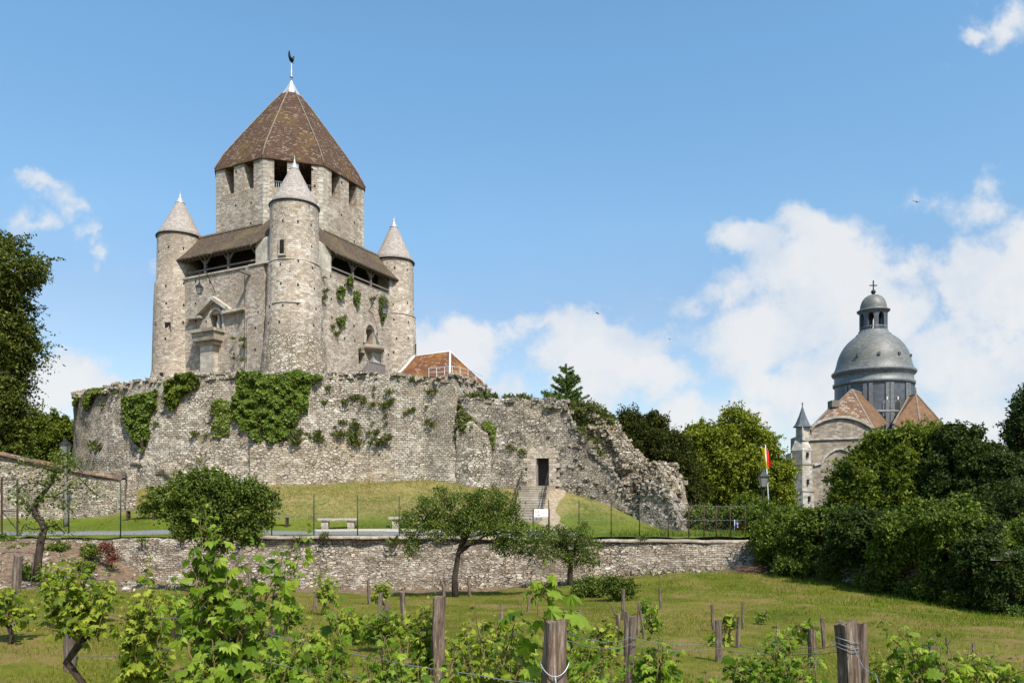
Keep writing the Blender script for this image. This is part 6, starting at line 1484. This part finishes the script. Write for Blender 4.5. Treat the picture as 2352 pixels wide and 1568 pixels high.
for px in list(rg.uniform(1065, 1262, 16))+list(rg.uniform(1310, 1400, 8)): spots.append((2, px, 0, rg.uniform(.35, 1.7)))
for (x, y) in [(740, 690), (745, 672), (742, 640), (763, 755), (770, 770), (852, 690), (826, 806), (858, 808), (873, 812), (875, 690), (556, 720), (538, 780), (560, 785), (563, 800), (562, 830), (540, 826)]: spots.append((3, x, y, rg.uniform(.5, 1.0)))
for (x, y) in [(1170, 1028), (1200, 1040), (1205, 1045), (1180, 1035), (1120, 1025), (1112, 1028), (1340, 1000), (1352, 1012), (1330, 985), (1372, 1015)]: spots.append((4, x, y, rg.uniform(.7, 1.3)))
for (x, y) in [(690, 1240), (750, 1236), (905, 1250), (560, 1245), (420, 1240), (330, 1245), (1230, 1262), (1475, 1240)]: spots.append((5, x, y, rg.uniform(.7, 1.2)))
for (k, x, y, s) in spots:
    if k in (0, 1): h = ramp_hit(x, y); p, nn = (h if h else (None, None))
    elif k == 2: h = plan_hit(wpath, x); p, nn = np.array([h[0], h[1]+.35, wtop(h[0], h[1])]), np.array([0, 0, 0])
    elif k == 3:
        if x > 650: p, nn = keepR_hit(x, y)
        else: yy, z = onL(x, y, -6.7); q = KC+cL*yy+cR*-6.7; p, nn = np.array([*q, z]), np.array([-cR[0], -cR[1], 0])
    elif k == 4: p, nn = wing_hit(x, y)
    else: p, nn = np.array([Xp(x, 33.1), 33.1, Zp(y, 33.1)]), np.array([0, -1, 0])
    if p is None: continue
    j = int(rg.integers(4)) if k not in (2,) else int(rg.choice([1, 3]))
    o = protos[j] if not used[j] else protos[j].copy()
    if used[j]: COL.objects.link(o)
    used[j] = True; o.location = tuple(p+nn*(.12 if k != 1 else .35)); o.rotation_euler = (0, 0, rg.uniform(-.8, .8)); o.scale = (s, s, s); 
    lab, grp = TL[k]
    if k == 0: z_ = 'left half of the rampart face, between the ivy patches' if x < 560 else 'rampart face just right of the dark ivy curtain' if x < 850 else 'rampart face near its projecting right corner'; lab = ('leafy weed tuft on the ' if s > .85 else 'small weed tuft on the ')+z_; grp = 'weed tufts on the '+z_.split(',')[0]
    if k == 2: z_ = 'level top of the ruined wall, left of the young conifer' if x < 1290 else 'broken sloping top of the ruined wall'; lab = 'tuft of plants on the '+z_; grp = 'plants on the '+z_.split(',')[0]
    if k == 3: z_ = 'right face of the keep' if x > 650 else 'left face of the keep'; lab = 'little plant rooted in the '+z_; grp = 'small plants on the '+z_
    if k == 1: z_ = 'left part' if x < 770 else 'right part'; lab = 'weed tuft growing on the '+z_+' of the rampart footing ledge'; grp = 'weed tufts on the ledge, '+z_
    tag(o, lab, 'plant', grp)
# ------------------------------------------------------------------ vineyard: stakes, vines, wires, grass
def stake(tx, ty, bx, by, w, label, d=None, split=False, group='wooden stakes in the vineyard'):
    if d is None: B = on_field(bx, by); d = B[1]
    else: B = P(bx, by, d); B[2] = fz(B[0], d)-.0; B[0] = Xp(bx+(bx-tx)*((P(0, by, d)[2]-B[2])/(Zp(ty, d)-Zp(by, d)+1e-6)) , d) if by > 1568 else B[0]
    T_ = P(tx, ty, d); r = w/F*d/2; H = T_[2]-B[2]; lean = T_-B; n = 8; rg = G_(int(tx)); b = MB(); seg = 12 if w > 14 else 8
    pts = []; V = []; ph = rg.random(8)*6; U = []
    for i in range(n+1):
        f = i/n-.06*(i == 0); c = lean*f+np.array([rg.normal()*r*.10, 0, 0])*(0 < i < n)
        for k in range(seg+1):
            a = 2*math.pi*(k % seg)/seg; rr = r*(1.06-.12*f if w < 60 else 1.35-.60*f)*(1+.10*math.sin(a*3+ph[0]+f)+.07*math.sin(a*5+ph[1]+f*2)+.03*rg.normal()*(k < seg))
            if k == seg: V.append(V[-seg]); continue
            z = c[2]+(r*.16*math.sin(a+ph[2])+r*.12*math.sin(a*4+ph[3])+r*.10*rg.normal() if i == n else 0)
            V.append((c[0]+rr*math.cos(a), c[1]+rr*math.sin(a), z))
    W_ = seg+1; fc = [(i*W_+k, i*W_+k+1, (i+1)*W_+k+1, (i+1)*W_+k) for i in range(n) for k in range(seg)]
    b.add(V, fc, [(k*.03, i*.1) for i in range(n+1) for k in range(W_)], smooth=False)
    top = [V[n*W_+k] for k in range(seg)]; cc = np.mean(top, 0)-[0, 0, r*.08]; b.add(top+[tuple(cc)], [(k, (k+1) % seg, seg) for k in range(seg)])
    o = b.build('wooden_stake', M_post); o.location = tuple(B); tag(o, label, 'stake', group); return B, T_, r, o
ST = [
 (42, 1275, 28, 1445, 19, 'leaning grey stake nearest the left edge of the photo', None),
 (82, 1268, 78, 1338, 12, 'thin stake with a loose rail, right of the leftmost grey stake', None),
 (163, 1302, 158, 1540, 25, 'dark upright stake beside the crooked vine trunk at left', None),
 (497, 1333, 450, 1640, 46, 'thick split stake leaning right inside the tallest vine', 4.9),
 (634, 1350, 624, 1520, 14, 'pale slim stake in full view right of the tallest vine', None),
 (573, 1298, 578, 1400, 10, 'pale grey stake half hidden behind the tallest vine', None),
 (727, 1362, 722, 1402, 9, 'short pale stake behind the pair of hanging vine shoots', None),
 (846, 1332, 848, 1388, 7, 'thin dark stake near the terrace wall, left of the middle stakes', None),
 (875, 1360, 870, 1420, 10, 'grey stake just right of the thin dark stake in the middle vines', None),
 (889, 1378, 890, 1482, 8, 'low weathered stake between the middle vines', None),
 (924, 1358, 932, 1510, 13, 'pale split-topped stake among the middle vines', None),
 (1008, 1370, 1003, 1640, 30, 'thick dark flat-topped stake in the middle of the vineyard', 6.4),
 (1018, 1340, 1022, 1390, 8, 'thin stake peeping up behind the thick dark flat-topped stake', None),
 (1075, 1325, 1080, 1372, 7, 'thin leaning stake right of the spreading fruit tree trunk', None),
 (1152, 1386, 1151, 1422, 7, 'short stake in the grass between the fruit trees', None),
 (1215, 1370, 1212, 1405, 6, 'short dark stake in the grass left of the small gnarled tree', None),
 (1275, 1424, 1262, 1800, 66, 'very large foreground stake with a wire round it and cut faces', 3.6),
 (1330, 1400, 1332, 1445, 11, 'grey stake in the leafy vine right of the largest stake', None),
 (1431, 1352, 1432, 1422, 9, 'grey upright stake behind the twin stakes', None),
 (1404, 1384, 1414, 1415, 5, 'thin crooked stick leaning left of the twin stakes', None),
 (1419, 1409, 1424, 1505, 11, 'grey stake just left of the twin stakes', None),
 (1441, 1404, 1440, 1570, 13, 'dark rear stake of the twin stakes', None),
 (1454, 1414, 1446, 1640, 18, 'pale front stake of the twin stakes', 7.3),
 (1467, 1382, 1465, 1460, 7, 'slim grey stake behind the twin stakes, on their right', None),
 (1471, 1402, 1480, 1468, 6, 'slim leaning stake touching the small bushy vine', None),
 (1515, 1350, 1519, 1400, 7, 'isolated stake on the open grass below the ruined wall end', None),
 (1636, 1387, 1639, 1450, 8, 'slim leaning stake behind the forked grey stake', None),
 (1650, 1424, 1652, 1520, 16, 'forked grey stake carrying a wire on the open grass', None),
 (1697, 1416, 1694, 1490, 9, 'slightly leaning stake right of the forked grey stake', None),
 (1706, 1380, 1706, 1445, 6, 'thinnest stake on the open grass, near the tiny lone vine', None),
 (1786, 1434, 1788, 1475, 8, 'short stake between the tiny lone vine and the dark square stake', None),
 (1865, 1445, 1867, 1545, 18, 'dark square stake in the leafy vine left of the thick pair', None),
 (1888, 1418, 1893, 1485, 9, 'grey stake behind the dark square stake', None),
 (1943, 1430, 1966, 1700, 50, 'thick red-brown split stake with wire wound round it at lower right', 4.6),
 (1977, 1431, 1979, 1700, 30, 'dark grey stake touching the thick red-brown split stake', 4.95),
 (2140, 1464, 2142, 1560, 17, 'dark stake hidden in the large vine at lower right', None),
 (2174, 1463, 2176, 1500, 6, 'tiny stake top right of the stake hidden in the vine', None),
 (2235, 1475, 2238, 1525, 8, 'small stake on the grass at the right side', None)]
SD = {}
for s in ST:
    SD[s[5]] = stake(*s[:6], d=s[6])
# loose rails at the left stakes
q = SD['thin stake with a loose rail, right of the leftmost grey stake'][1]; b = MB()
b.tube([(0, 0, 0), (-1.1, -.1, .05)], .022, 6); b.build('rail', M_post, None).location = tuple(q+[.05, 0, -.02]); o = bpy.data.objects['rail']; tag(o, 'thin pale rail fixed across the tops of the two left stakes', 'rail')
# metal tags / cut faces on the largest stake, wire wrap
B, T_, r, o = SD['very large foreground stake with a wire round it and cut faces']
b = MB(); pts = []
for k in range(17):
    a = R(200+140*k/16); pts.append((T_[0]-B[0]+math.cos(a)*r*1.08-.004, T_[1]-B[1]+math.sin(a)*r*1.08, T_[2]-B[2]-.19-.06*math.sin(math.pi*k/16)))
b.tube(pts, .0028, 6); b.tube([pts[8], (pts[8][0]+.006, pts[8][1]-.01, pts[8][2]-.05)], .004, 6); b.build('wire_loop', M_wire, o)
B, T_, r, o = SD['thick red-brown split stake with wire wound round it at lower right']
b = MB()
for dz in (.10, .128, .145):
    pts = [(T_[0]-B[0]+math.cos(R(a))*r*1.1, T_[1]-B[1]+math.sin(R(a))*r*1.1, T_[2]-B[2]-dz-.02*math.sin(R(a+dz*900))) for a in range(150, 400, 15)]; b.tube(pts, .0026, 5)
b.build('wire_loop', M_wire, o)

VN = [0]
def vine(label, px, d, top, low, hw, nsh, lsz, m=None, head=.42, trunk=True, seed=None, extra=(), py=None, shape='vine', tr=.028, asym=0, dense=1.0, group='grape vines'):
    VN[0] += 1; rg = G_(seed or 300+VN[0]); m = m or L_vine; nsh = int(nsh*1.75+2); lsz = lsz*1.16
    X = Xp(px, d); g = fz(X, d); base = np.array([X, d, g]); r_ = empty('grape_vine', tuple(base), label, 'vine', group)
    zt, zl, hwm = Zp(top, d)-g, Zp(low, d)-g, hw/F*d; head = min(head, max(.2, zl+.1))
    b = MB(); sh = MB(); k = rg.normal(size=4)*.06
    hp = np.array([k[0]*1.5, k[1], head])
    b.tube([(0, 0, -.08), (k[2], k[3], head*.35), (k[2]*-1+.02, k[1], head*.7), tuple(hp)], [tr*1.5, tr*1.1, tr*1.25, tr*1.4], 8, jit=.22)
    for s in (-1, 1): b.tube([tuple(hp), (hp[0]+s*hwm*.25, hp[1]+rg.normal()*.05, head+.05+rg.random()*.05), (hp[0]+s*hwm*.5, hp[1], head+.1)], [tr*.9, tr*.6, tr*.4], 6, jit=.2)
    PP, NN, DD, SS = [], [], [], []
    def shoot(p0, p1, bow, rad, ls, tip=.35, side=0):
        L = np.linalg.norm(p1-p0); n = max(5, int(L/(ls*.46)*dense)); mid = (p0+p1)/2+bow; ax = unit(p1-p0); pv = []
        for i in range(n+1):
            t_ = i/n; p = p0*(1-t_)**2+2*mid*t_*(1-t_)+p1*t_**2; p = p+rg.normal(size=3)*ls*.06; pv.append(tuple(p))
            if t_ < .12 and trunk: continue
            a = (i % 2)*math.pi+rg.normal()*.7+side; o1 = unit(np.cross(ax, [0.2, .9, .1])); o2 = np.cross(ax, o1); dr = unit(o1*math.cos(a)+o2*math.sin(a)+ax*.35+np.array([0, 0, .1]))
            s = ls*(1-(1-tip)*max(0, (t_-.55)/.45))*rg.uniform(.7, 1.2); pe = p+dr*s*.75
            sh.tube([tuple(p), tuple((p+pe)/2+[0, 0, s*.08]), tuple(pe)], ls*.018, 3, cap=False)
            PP.append(pe); DD.append(unit(dr*.8+np.array([0, 0, -.75])+rg.normal(size=3)*.35)); NN.append(unit(dr*.35+np.array([0, -.25, .75])+rg.normal(size=3)*.45)); SS.append(s)
            if rg.random() < .10: sh.tube([tuple(p), tuple(p+dr*s*.5+[0, 0, s*.4]), tuple(p+dr*s*1.1+[0, 0, s*.25])], ls*.012, 3, cap=False)
        sh.tube(pv, [rad*(1-.7*i/n) for i in range(n+1)], 5)
    for i in range(nsh):
        s0 = hp+np.array([rg.uniform(-.5, .5)*hwm*.9, rg.normal()*.06, rg.uniform(-.05, .12)])
        a = rg.uniform(-1, 1); f = rg.random()**.8; zz = zl+(zt-zl)*(.25+.75*f)*(1-.30*abs(a)); e = np.array([a*hwm*(1.0-.15*f)+asym*hwm, rg.normal()*hwm*.45, zz])
        if i % 4 == 3: e[2] = zl+rg.random()*.25*(zt-zl)
        shoot(s0, e, np.array([(s0[0]-e[0])*.1+rg.normal()*.05, rg.normal()*.06, .10*(zt-zl)]), .0045+.004*(lsz > .09), lsz)
    for (x0, y0, x1, y1, bx, ls) in extra:
        shoot(P(x0, y0, d)-base, P(x1, y1, d)-base, np.array([bx, rg.normal()*.03, 0]), .005, ls, .3)
    leaves('foliage', np.array(PP), np.array(NN), np.array(DD), np.array(SS)*1.0, shape, m, r_)
    if trunk: b.build('trunk', M_vinebark, r_)
    sh.build('shoots', M_shoot, r_)
    return r_
Y = L_vined
# nearest vines
vine('tallest vine at left with long upright shoots reaching above the terrace', 510, 4.7, 1250, 1560, 145, 15, .105, extra=[(490, 1480, 462, 1180, -.02, .10), (470, 1400, 495, 1190, .02, .095), (480, 1440, 440, 1270, -.03, .11), (520, 1440, 520, 1260, .02, .105), (590, 1470, 640, 1270, .05, .105), (600, 1400, 660, 1250, .0, .09), (500, 1500, 472, 1148, -.02, .085), (480, 1420, 450, 1225, -.03, .095), (560, 1450, 690, 1235, .05, .095), (540, 1380, 600, 1235, .02, .09), (620, 1420, 720, 1180, .06, .06), (430, 1470, 400, 1330, -.03, .10), (560, 1500, 660, 1340, .03, .10)], head=.75, tr=.035, seed=311)
vine('vine with one lone upright shoot, left of the middle foreground', 745, 4.3, 1440, 1590, 60, 8, .095, extra=[(770, 1590, 742, 1310, .03, .07), (790, 1560, 765, 1360, .02, .09), (720, 1600, 700, 1400, -.02, .085)], head=.5, seed=312)
vine('leafy vine filling the bottom of the photo left of the largest stake', 900, 4.2, 1440, 1620, 95, 12, .09, head=.4, seed=313)
vine('dense yellowing vine directly left of the largest stake', 1130, 4.0, 1405, 1610, 110, 18, .085, Y, head=.4, extra=[(1110, 1500, 1090, 1400, 0, .08), (1170, 1480, 1190, 1390, 0, .08)], seed=314)
vine('young vine shoot with three large pale leaves rising behind the largest stake', 1250, 3.75, 1500, 1640, 30, 3, .09, head=.5, extra=[(1240, 1600, 1262, 1300, .02, .115), (1258, 1420, 1285, 1345, .01, .13), (1258, 1440, 1215, 1345, -.01, .12), (1262, 1380, 1240, 1320, 0, .06)], seed=315)
vine('drooping dark-leaved vine directly right of the largest stake', 1345, 5.2, 1440, 1590, 72, 12, .085, head=.5, asym=.1, seed=316)
vine('broad-leaved vine right of the twin stakes in the foreground', 1515, 6.2, 1440, 1570, 62, 12, .085, head=.45, seed=317)
vine('spreading vine left of the thick split stakes at lower right', 1800, 5.6, 1450, 1590, 105, 18, .085, head=.45, extra=[(1790, 1500, 1775, 1440, 0, .06), (1720, 1560, 1660, 1530, 0, .07)], seed=318)
vine('big pale-leaved vine right of the thick split stakes', 2120, 5.0, 1420, 1590, 75, 13, .10, head=.45, extra=[(2110, 1540, 2050, 1420, -.02, .085), (2090, 1500, 2020, 1425, -.04, .05)], seed=319)
vine('low vine against the right side of the thick split stakes', 2030, 6.4, 1475, 1580, 40, 8, .075, Y, head=.4, seed=320)
vine('scraggly reddish-tipped vine near the lower right corner', 2240, 6.4, 1480, 1580, 72, 9, .075, Y, head=.4, extra=[(2260, 1560, 2285, 1480, .02, .05), (2290, 1570, 2340, 1500, .02, .05)], seed=321)
vine('vine at the bottom between the twin stakes and the forked stake', 1625, 5.4, 1545, 1620, 60, 5, .08, head=.4, seed=322)
vine('dense low vine filling the bottom edge, second left of the largest stake', 1010, 3.9, 1470, 1640, 80, 10, .09, head=.4, seed=350)
vine('low vine at the bottom edge beneath the hanging wires', 830, 4.4, 1490, 1620, 70, 8, .09, Y, head=.4, seed=351)
vine('leafy vine low between the tallest vine and the lone upright shoot', 670, 6.5, 1420, 1560, 50, 8, .09, head=.45, seed=352)
vine('vine close behind the largest stake, on its left shoulder', 1190, 5.5, 1400, 1540, 60, 9, .085, head=.45, seed=353)
vine('vine low behind the twin stakes', 1400, 11.0, 1420, 1490, 50, 9, .09, Y, head=.35, seed=354)
vine('low vine right of the forked grey stake, at the bottom', 1720, 8.0, 1480, 1560, 55, 8, .085, head=.35, seed=355)
vine('low vine left of the dark square stake', 1800, 10.5, 1450, 1510, 45, 8, .09, Y, head=.35, seed=356)
# left foreground
vine('wide airy vine with a crooked black trunk leaning on the dark stake', 165, 7.6, 1258, 1440, 92, 18, .10, Y, head=.78, tr=.03, seed=323, extra=[(180, 1420, 195, 1235, 0, .08), (200, 1420, 262, 1300, .03, .085), (215, 1480, 240, 1400, .02, .08)])
vine('slender twin-stemmed vine left of the tallest vine', 335, 6.2, 1300, 1540, 52, 13, .085, Y, head=.5, extra=[(330, 1450, 345, 1262, 0, .075), (360, 1480, 380, 1330, .02, .075)], seed=324)
vine('yellowing vine cut by the left edge of the photo', 22, 11.0, 1340, 1440, 75, 14, .09, Y, head=.4, seed=325)
vine('bright green vine behind the wide airy vine, beside the thin left stake', 130, 12.5, 1270, 1345, 48, 14, .09, seed=326)
vine('small leafy vine between the dark stake and the twin-stemmed vine', 235, 13.5, 1320, 1370, 38, 9, .09, Y, seed=327)
vine('vine in front of the terrace wall just left of the tallest vine', 400, 12.0, 1345, 1420, 45, 10, .085, seed=328)
# middle rows
rowL = [(590, 11.5, 1385, 1480, 50, 'gnarled bare-armed vine right of the tallest vine'), (660, 13.0, 1370, 1440, 40, 'light green vine behind the pale slim stake'), (742, 19.0, 1305, 1372, 36, 'bushy vine in front of the terrace wall left of the middle'),
        (800, 12.5, 1385, 1470, 60, 'wide vine in the left part of the middle row'), (870, 11.5, 1390, 1480, 55, 'wide vine in the centre of the middle row'), (955, 10.0, 1385, 1500, 60, 'tall-leaved vine left of the thick dark flat-topped stake'), (985, 6.6, 1340, 1500, 22, 'narrow vine climbing beside the thick dark flat-topped stake'),
        (880, 19.5, 1330, 1368, 22, 'small dark vine by the soil strip left of the fruit tree trunk'), (1060, 8.5, 1410, 1500, 60, 'yellow-tipped vine right of the thick dark flat-topped stake'), (1150, 8.0, 1395, 1480, 50, 'reddish-tipped vine behind the dense yellowing vine'),
        (1305, 12.0, 1395, 1470, 45, 'dark green vine behind the largest stake'), (1375, 9.5, 1455, 1530, 50, 'vine between the largest stake and the twin stakes'), (1497, 15.0, 1400, 1465, 24, 'small bushy vine right of the twin stakes, on open grass'), (1488, 19.0, 1375, 1402, 22, 'spindly vine behind the small bushy vine'),
        (1672, 15.5, 1420, 1462, 20, 'small vine between the forked stake and the leaning stake'), (1652, 13.0, 1470, 1500, 22, 'very low vine at the foot of the forked stake'), (1848, 13.5, 1425, 1480, 34, 'sprawling vine left of the grey stake near the thick pair'), (2280, 8.2, 1500, 1560, 55, 'low vine near the right edge of the photo'), (740, 8.5, 1400, 1540, 40, 'leafy vine hanging behind the lone upright shoot')]
for (px, d, t_, l_, hw, lab) in rowL:
    far = d > 9; n = max(9, int(hw*d/F/.045*(1.35 if far else 1))); vine(lab, px, d, t_, l_, hw*1.25, min(n, 19), .095 if far else .088, Y if (px % 3) else L_vine, head=.35, shape='vine_far' if d > 12 else 'vine', dense=1.15)
vine('tiny lone vine like a miniature tree on the open grass', 1748, 16.5, 1410, 1438, 17, 7, .06, head=.35, tr=.02, seed=340)
# low shrubs around the small fruit tree
for i, (lab, sp) in enumerate([('low round bush at the foot of the small gnarled fruit tree', [(1345, 1350, 36, 18), (1380, 1345, 28, 18)]), ('low loose bush left of the isolated stake', [(1425, 1358, 32, 16), (1400, 1340, 22, 16), (1445, 1345, 14, 20)])]):
    B = on_field(sp[0][0], sp[0][1]+20); shrub('low_bush', lab, 'shrub', blob3(sp, B[1], 1.0), 3200, .09, L_fruit, tuple(B), 90+i, group='low bushes in the orchard', lump=.5)
# dead twig heap and red shrub by the terrace wall
B = P(1735, 1308, 31.5); B[2] = fz(B[0], B[1]); b = MB(); rg = G_(95)
for _ in range(90):
    c = rg.normal(size=3)*[.45, .25, .08]+[0, 0, .14]; dd = rdir(1, rg)[0]*[.4, .3, .12]; b.tube([tuple(c-dd), tuple(c+rg.normal(size=3)*.03), tuple(c+dd)], .009, 4)
o = b.build('brushwood_pile', simple('dead_twig', (.10, .05, .035), (.22, .13, .09), 9)); o.location = tuple(B); tag(o, 'small heap of reddish cut branches at the right end of the terrace wall', 'branches')
shrub('red_shrub', 'dark red dried shrub hanging on the left part of the terrace wall', 'shrub', blob3([(250, 1262, 9, 14), (257, 1282, 7, 12), (243, 1252, 8, 7)], 31.8), 700, .09, L_red, tuple(P(252, 1300, 32)), 96)

# line wires between stakes
def wire(label, pts, rad=.0028):
    q = [P(*p) for p in pts]; out = []
    for a, c in zip(q, q[1:]):
        n = 12
        for k in range(n): t_ = k/n; out.append(tuple(a+(c-a)*t_-np.array([0, 0, .045*4*t_*(1-t_)])+np.array([0, 0, .004*math.sin(k*2.1)])))
    out.append(tuple(q[-1])); base = out[0]; b = MB(); b.tube([tuple(np.array(p)-base) for p in out], rad, 5); o = b.build('line_wire', M_wire); o.location = base; tag(o, label, 'wire', 'vineyard line wires')
wire('upper galvanised wire running from the dark left stake to the largest stake', [(165, 1395, 9.0), (490, 1418, 5.0), (1245, 1570, 3.6)])
wire('lower galvanised wire running below it to the largest stake', [(175, 1505, 8.8), (480, 1470, 5.0), (800, 1548, 4.3), (1240, 1610, 3.6)])
wire('upper wire from the largest stake across the twin stakes to the thick split stake', [(1300, 1452, 3.7), (1445, 1463, 7.2), (1650, 1474, 8.3), (1925, 1482, 4.7)], .003)
wire('lower wire of the pair on the right side of the vineyard', [(1300, 1470, 3.9), (1447, 1478, 7.2), (1652, 1488, 8.3), (1925, 1496, 4.7)], .003)
wire('wire slanting down to the right from the thick split stake', [(1962, 1488, 4.5), (2010, 1545, 4.3), (2060, 1640, 4.1)], .0026)

# grass
def grass(name, n, region, zf, size, m, seed, power=1.0, cond=None, label='short mown grass of the vineyard'):
    rg = G_(seed); y0, y1 = region; y = y0+(y1-y0)*rg.random(n)**power; px = rg.uniform(-60, 2412, n); x = (px-1176)/F*y
    k = np.ones(n, bool) if cond is None else cond(x, y)
    x, y = x[k], y[k]; z = zf(x, y); n = len(x); C = np.stack([x, y, z], -1); D = unit(rdir(n, rg)*[.55, .55, .2]+np.array([0, 0, .9])); N = rdir(n, rg)
    o = leaves(name, C, N, D, size*rg.uniform(.5, 1.35, n)*(1+.25*vnoise(C*.7, 3)), 'blade', m); tag(o, label, 'grass', kind='stuff'); return o
soil_y = 0
soil = lambda x, y: ~(((y > 31.2+.8*vnoise(np.stack([x, y, x*0], -1), 2)-np.clip((2-x)/5, 0, 1)*1.2)) | ((x < -12.5) & (y > 23.5)))
LEAF['blade'] = (np.array([(-.075, 0, 0), (.075, 0, 0), (.0, 1, .25)]), [(0, 1, 2)])
grass('grass', 230000, (7.5, 32.5), field, .055, L_grass, 500, 1.25, soil)
right = lambda x, y: (x+vnoise(np.stack([x*.6, y*.6, x*0], -1), 9)*2 > 3.5+(33-y)*.33) & (x < 11+(33-y)*.4)
grass('tall_grass', 60000, (17, 33), field, .11, L_grassg, 501, .8, right, 'longer green grass below the end of the terrace wall and the shaded wall')
lawnc = lambda x, y: (x > -19) & (x < 10.8) & ((y < 46))
o = grass('lawn_grass', 90000, (33.9, 47.5), terr, .09, L_grass, 502, 1.0, lambda x, y: (x > -22) & (x < 10.8) & ((y < 34.7) | (y > 36.8)) & ~((np.abs(x-2.1) < 1.2) & (y > 36)), 'short grass of the terrace lawn')
edge = lambda x, y: (x > 4.4) & (x < 10.9)
grass('verge_grass', 9000, (33.65, 35.5), terr, .26, L_grassg, 503, 1.5, edge, 'tall uncut grass behind the right half of the fence')

grass('bank_grass', 9000, (22, 32.9), field, .09, L_grassg, 504, .8, lambda x, y: ~soil(x, y) & (vnoise(np.stack([x*1.3, y*1.3, x*0], -1), 12) > .15), 'sparse weeds on the bare soil of the bank')
grass('dry_grass', 70000, (38, 46.5), terr, .13, L_dry, 505, 1.0, lambda x, y: (x > -19) & (x < 2.2) & (terr(x, y) > -.9+.5*vnoise(np.stack([x*.5, y*.5, x*0], -1), 14)) & (terr(x, y) < 1.25) & (vnoise(np.stack([x*1.4, y*1.4, x*0], -1), 15) > -.4), 'straw-coloured dry grass on the slope below the rampart')

b = MB(); rg = G_(520)
for _ in range(420):
    x, y = rg.uniform(-24, -12), rg.uniform(24, 32.8)
    if rg.random() < .35: x, y = rg.uniform(-12, 9), rg.uniform(31.7, 32.9)
    G = np.array([[[x, y, fz(x, y)+.03]]]); stones(b, G, 1, .08, .28, int(rg.integers(1e6)))
o = b.build('loose_stones', M_core); tag(o, 'loose stones scattered over the soil bank and along the foot of the terrace wall', 'stones', kind='stuff')
for i, (px, py, d, rx) in enumerate([(40, 1262, 32, 22), (130, 1258, 32, 26), (205, 1262, 32, 20), (60, 1312, 28, 22), (190, 1300, 29.5, 18), (330, 1340, 31.5, 16), (15, 1240, 33, 16)]):
    shrub('weed_clump', ['low weed clump high on the soil bank at the left edge', 'low weed clump on the bank under the street lamp', 'weed clump beside the dark red shrub', 'weed clump on the bank under the leaning fruit tree', 'weed clump midway down the soil bank', 'weed clump at the foot of the terrace wall, left part', 'weeds under the rusty gate'][i], 'plant', blob3([(px, py, rx, 9), (px+12, py+3, rx*.6, 7)], d), 1100, .10, L_hedge, (Xp(px, d), d, fz(Xp(px, d), d)), 110+i, group='weed clumps on the bank', lump=.6)
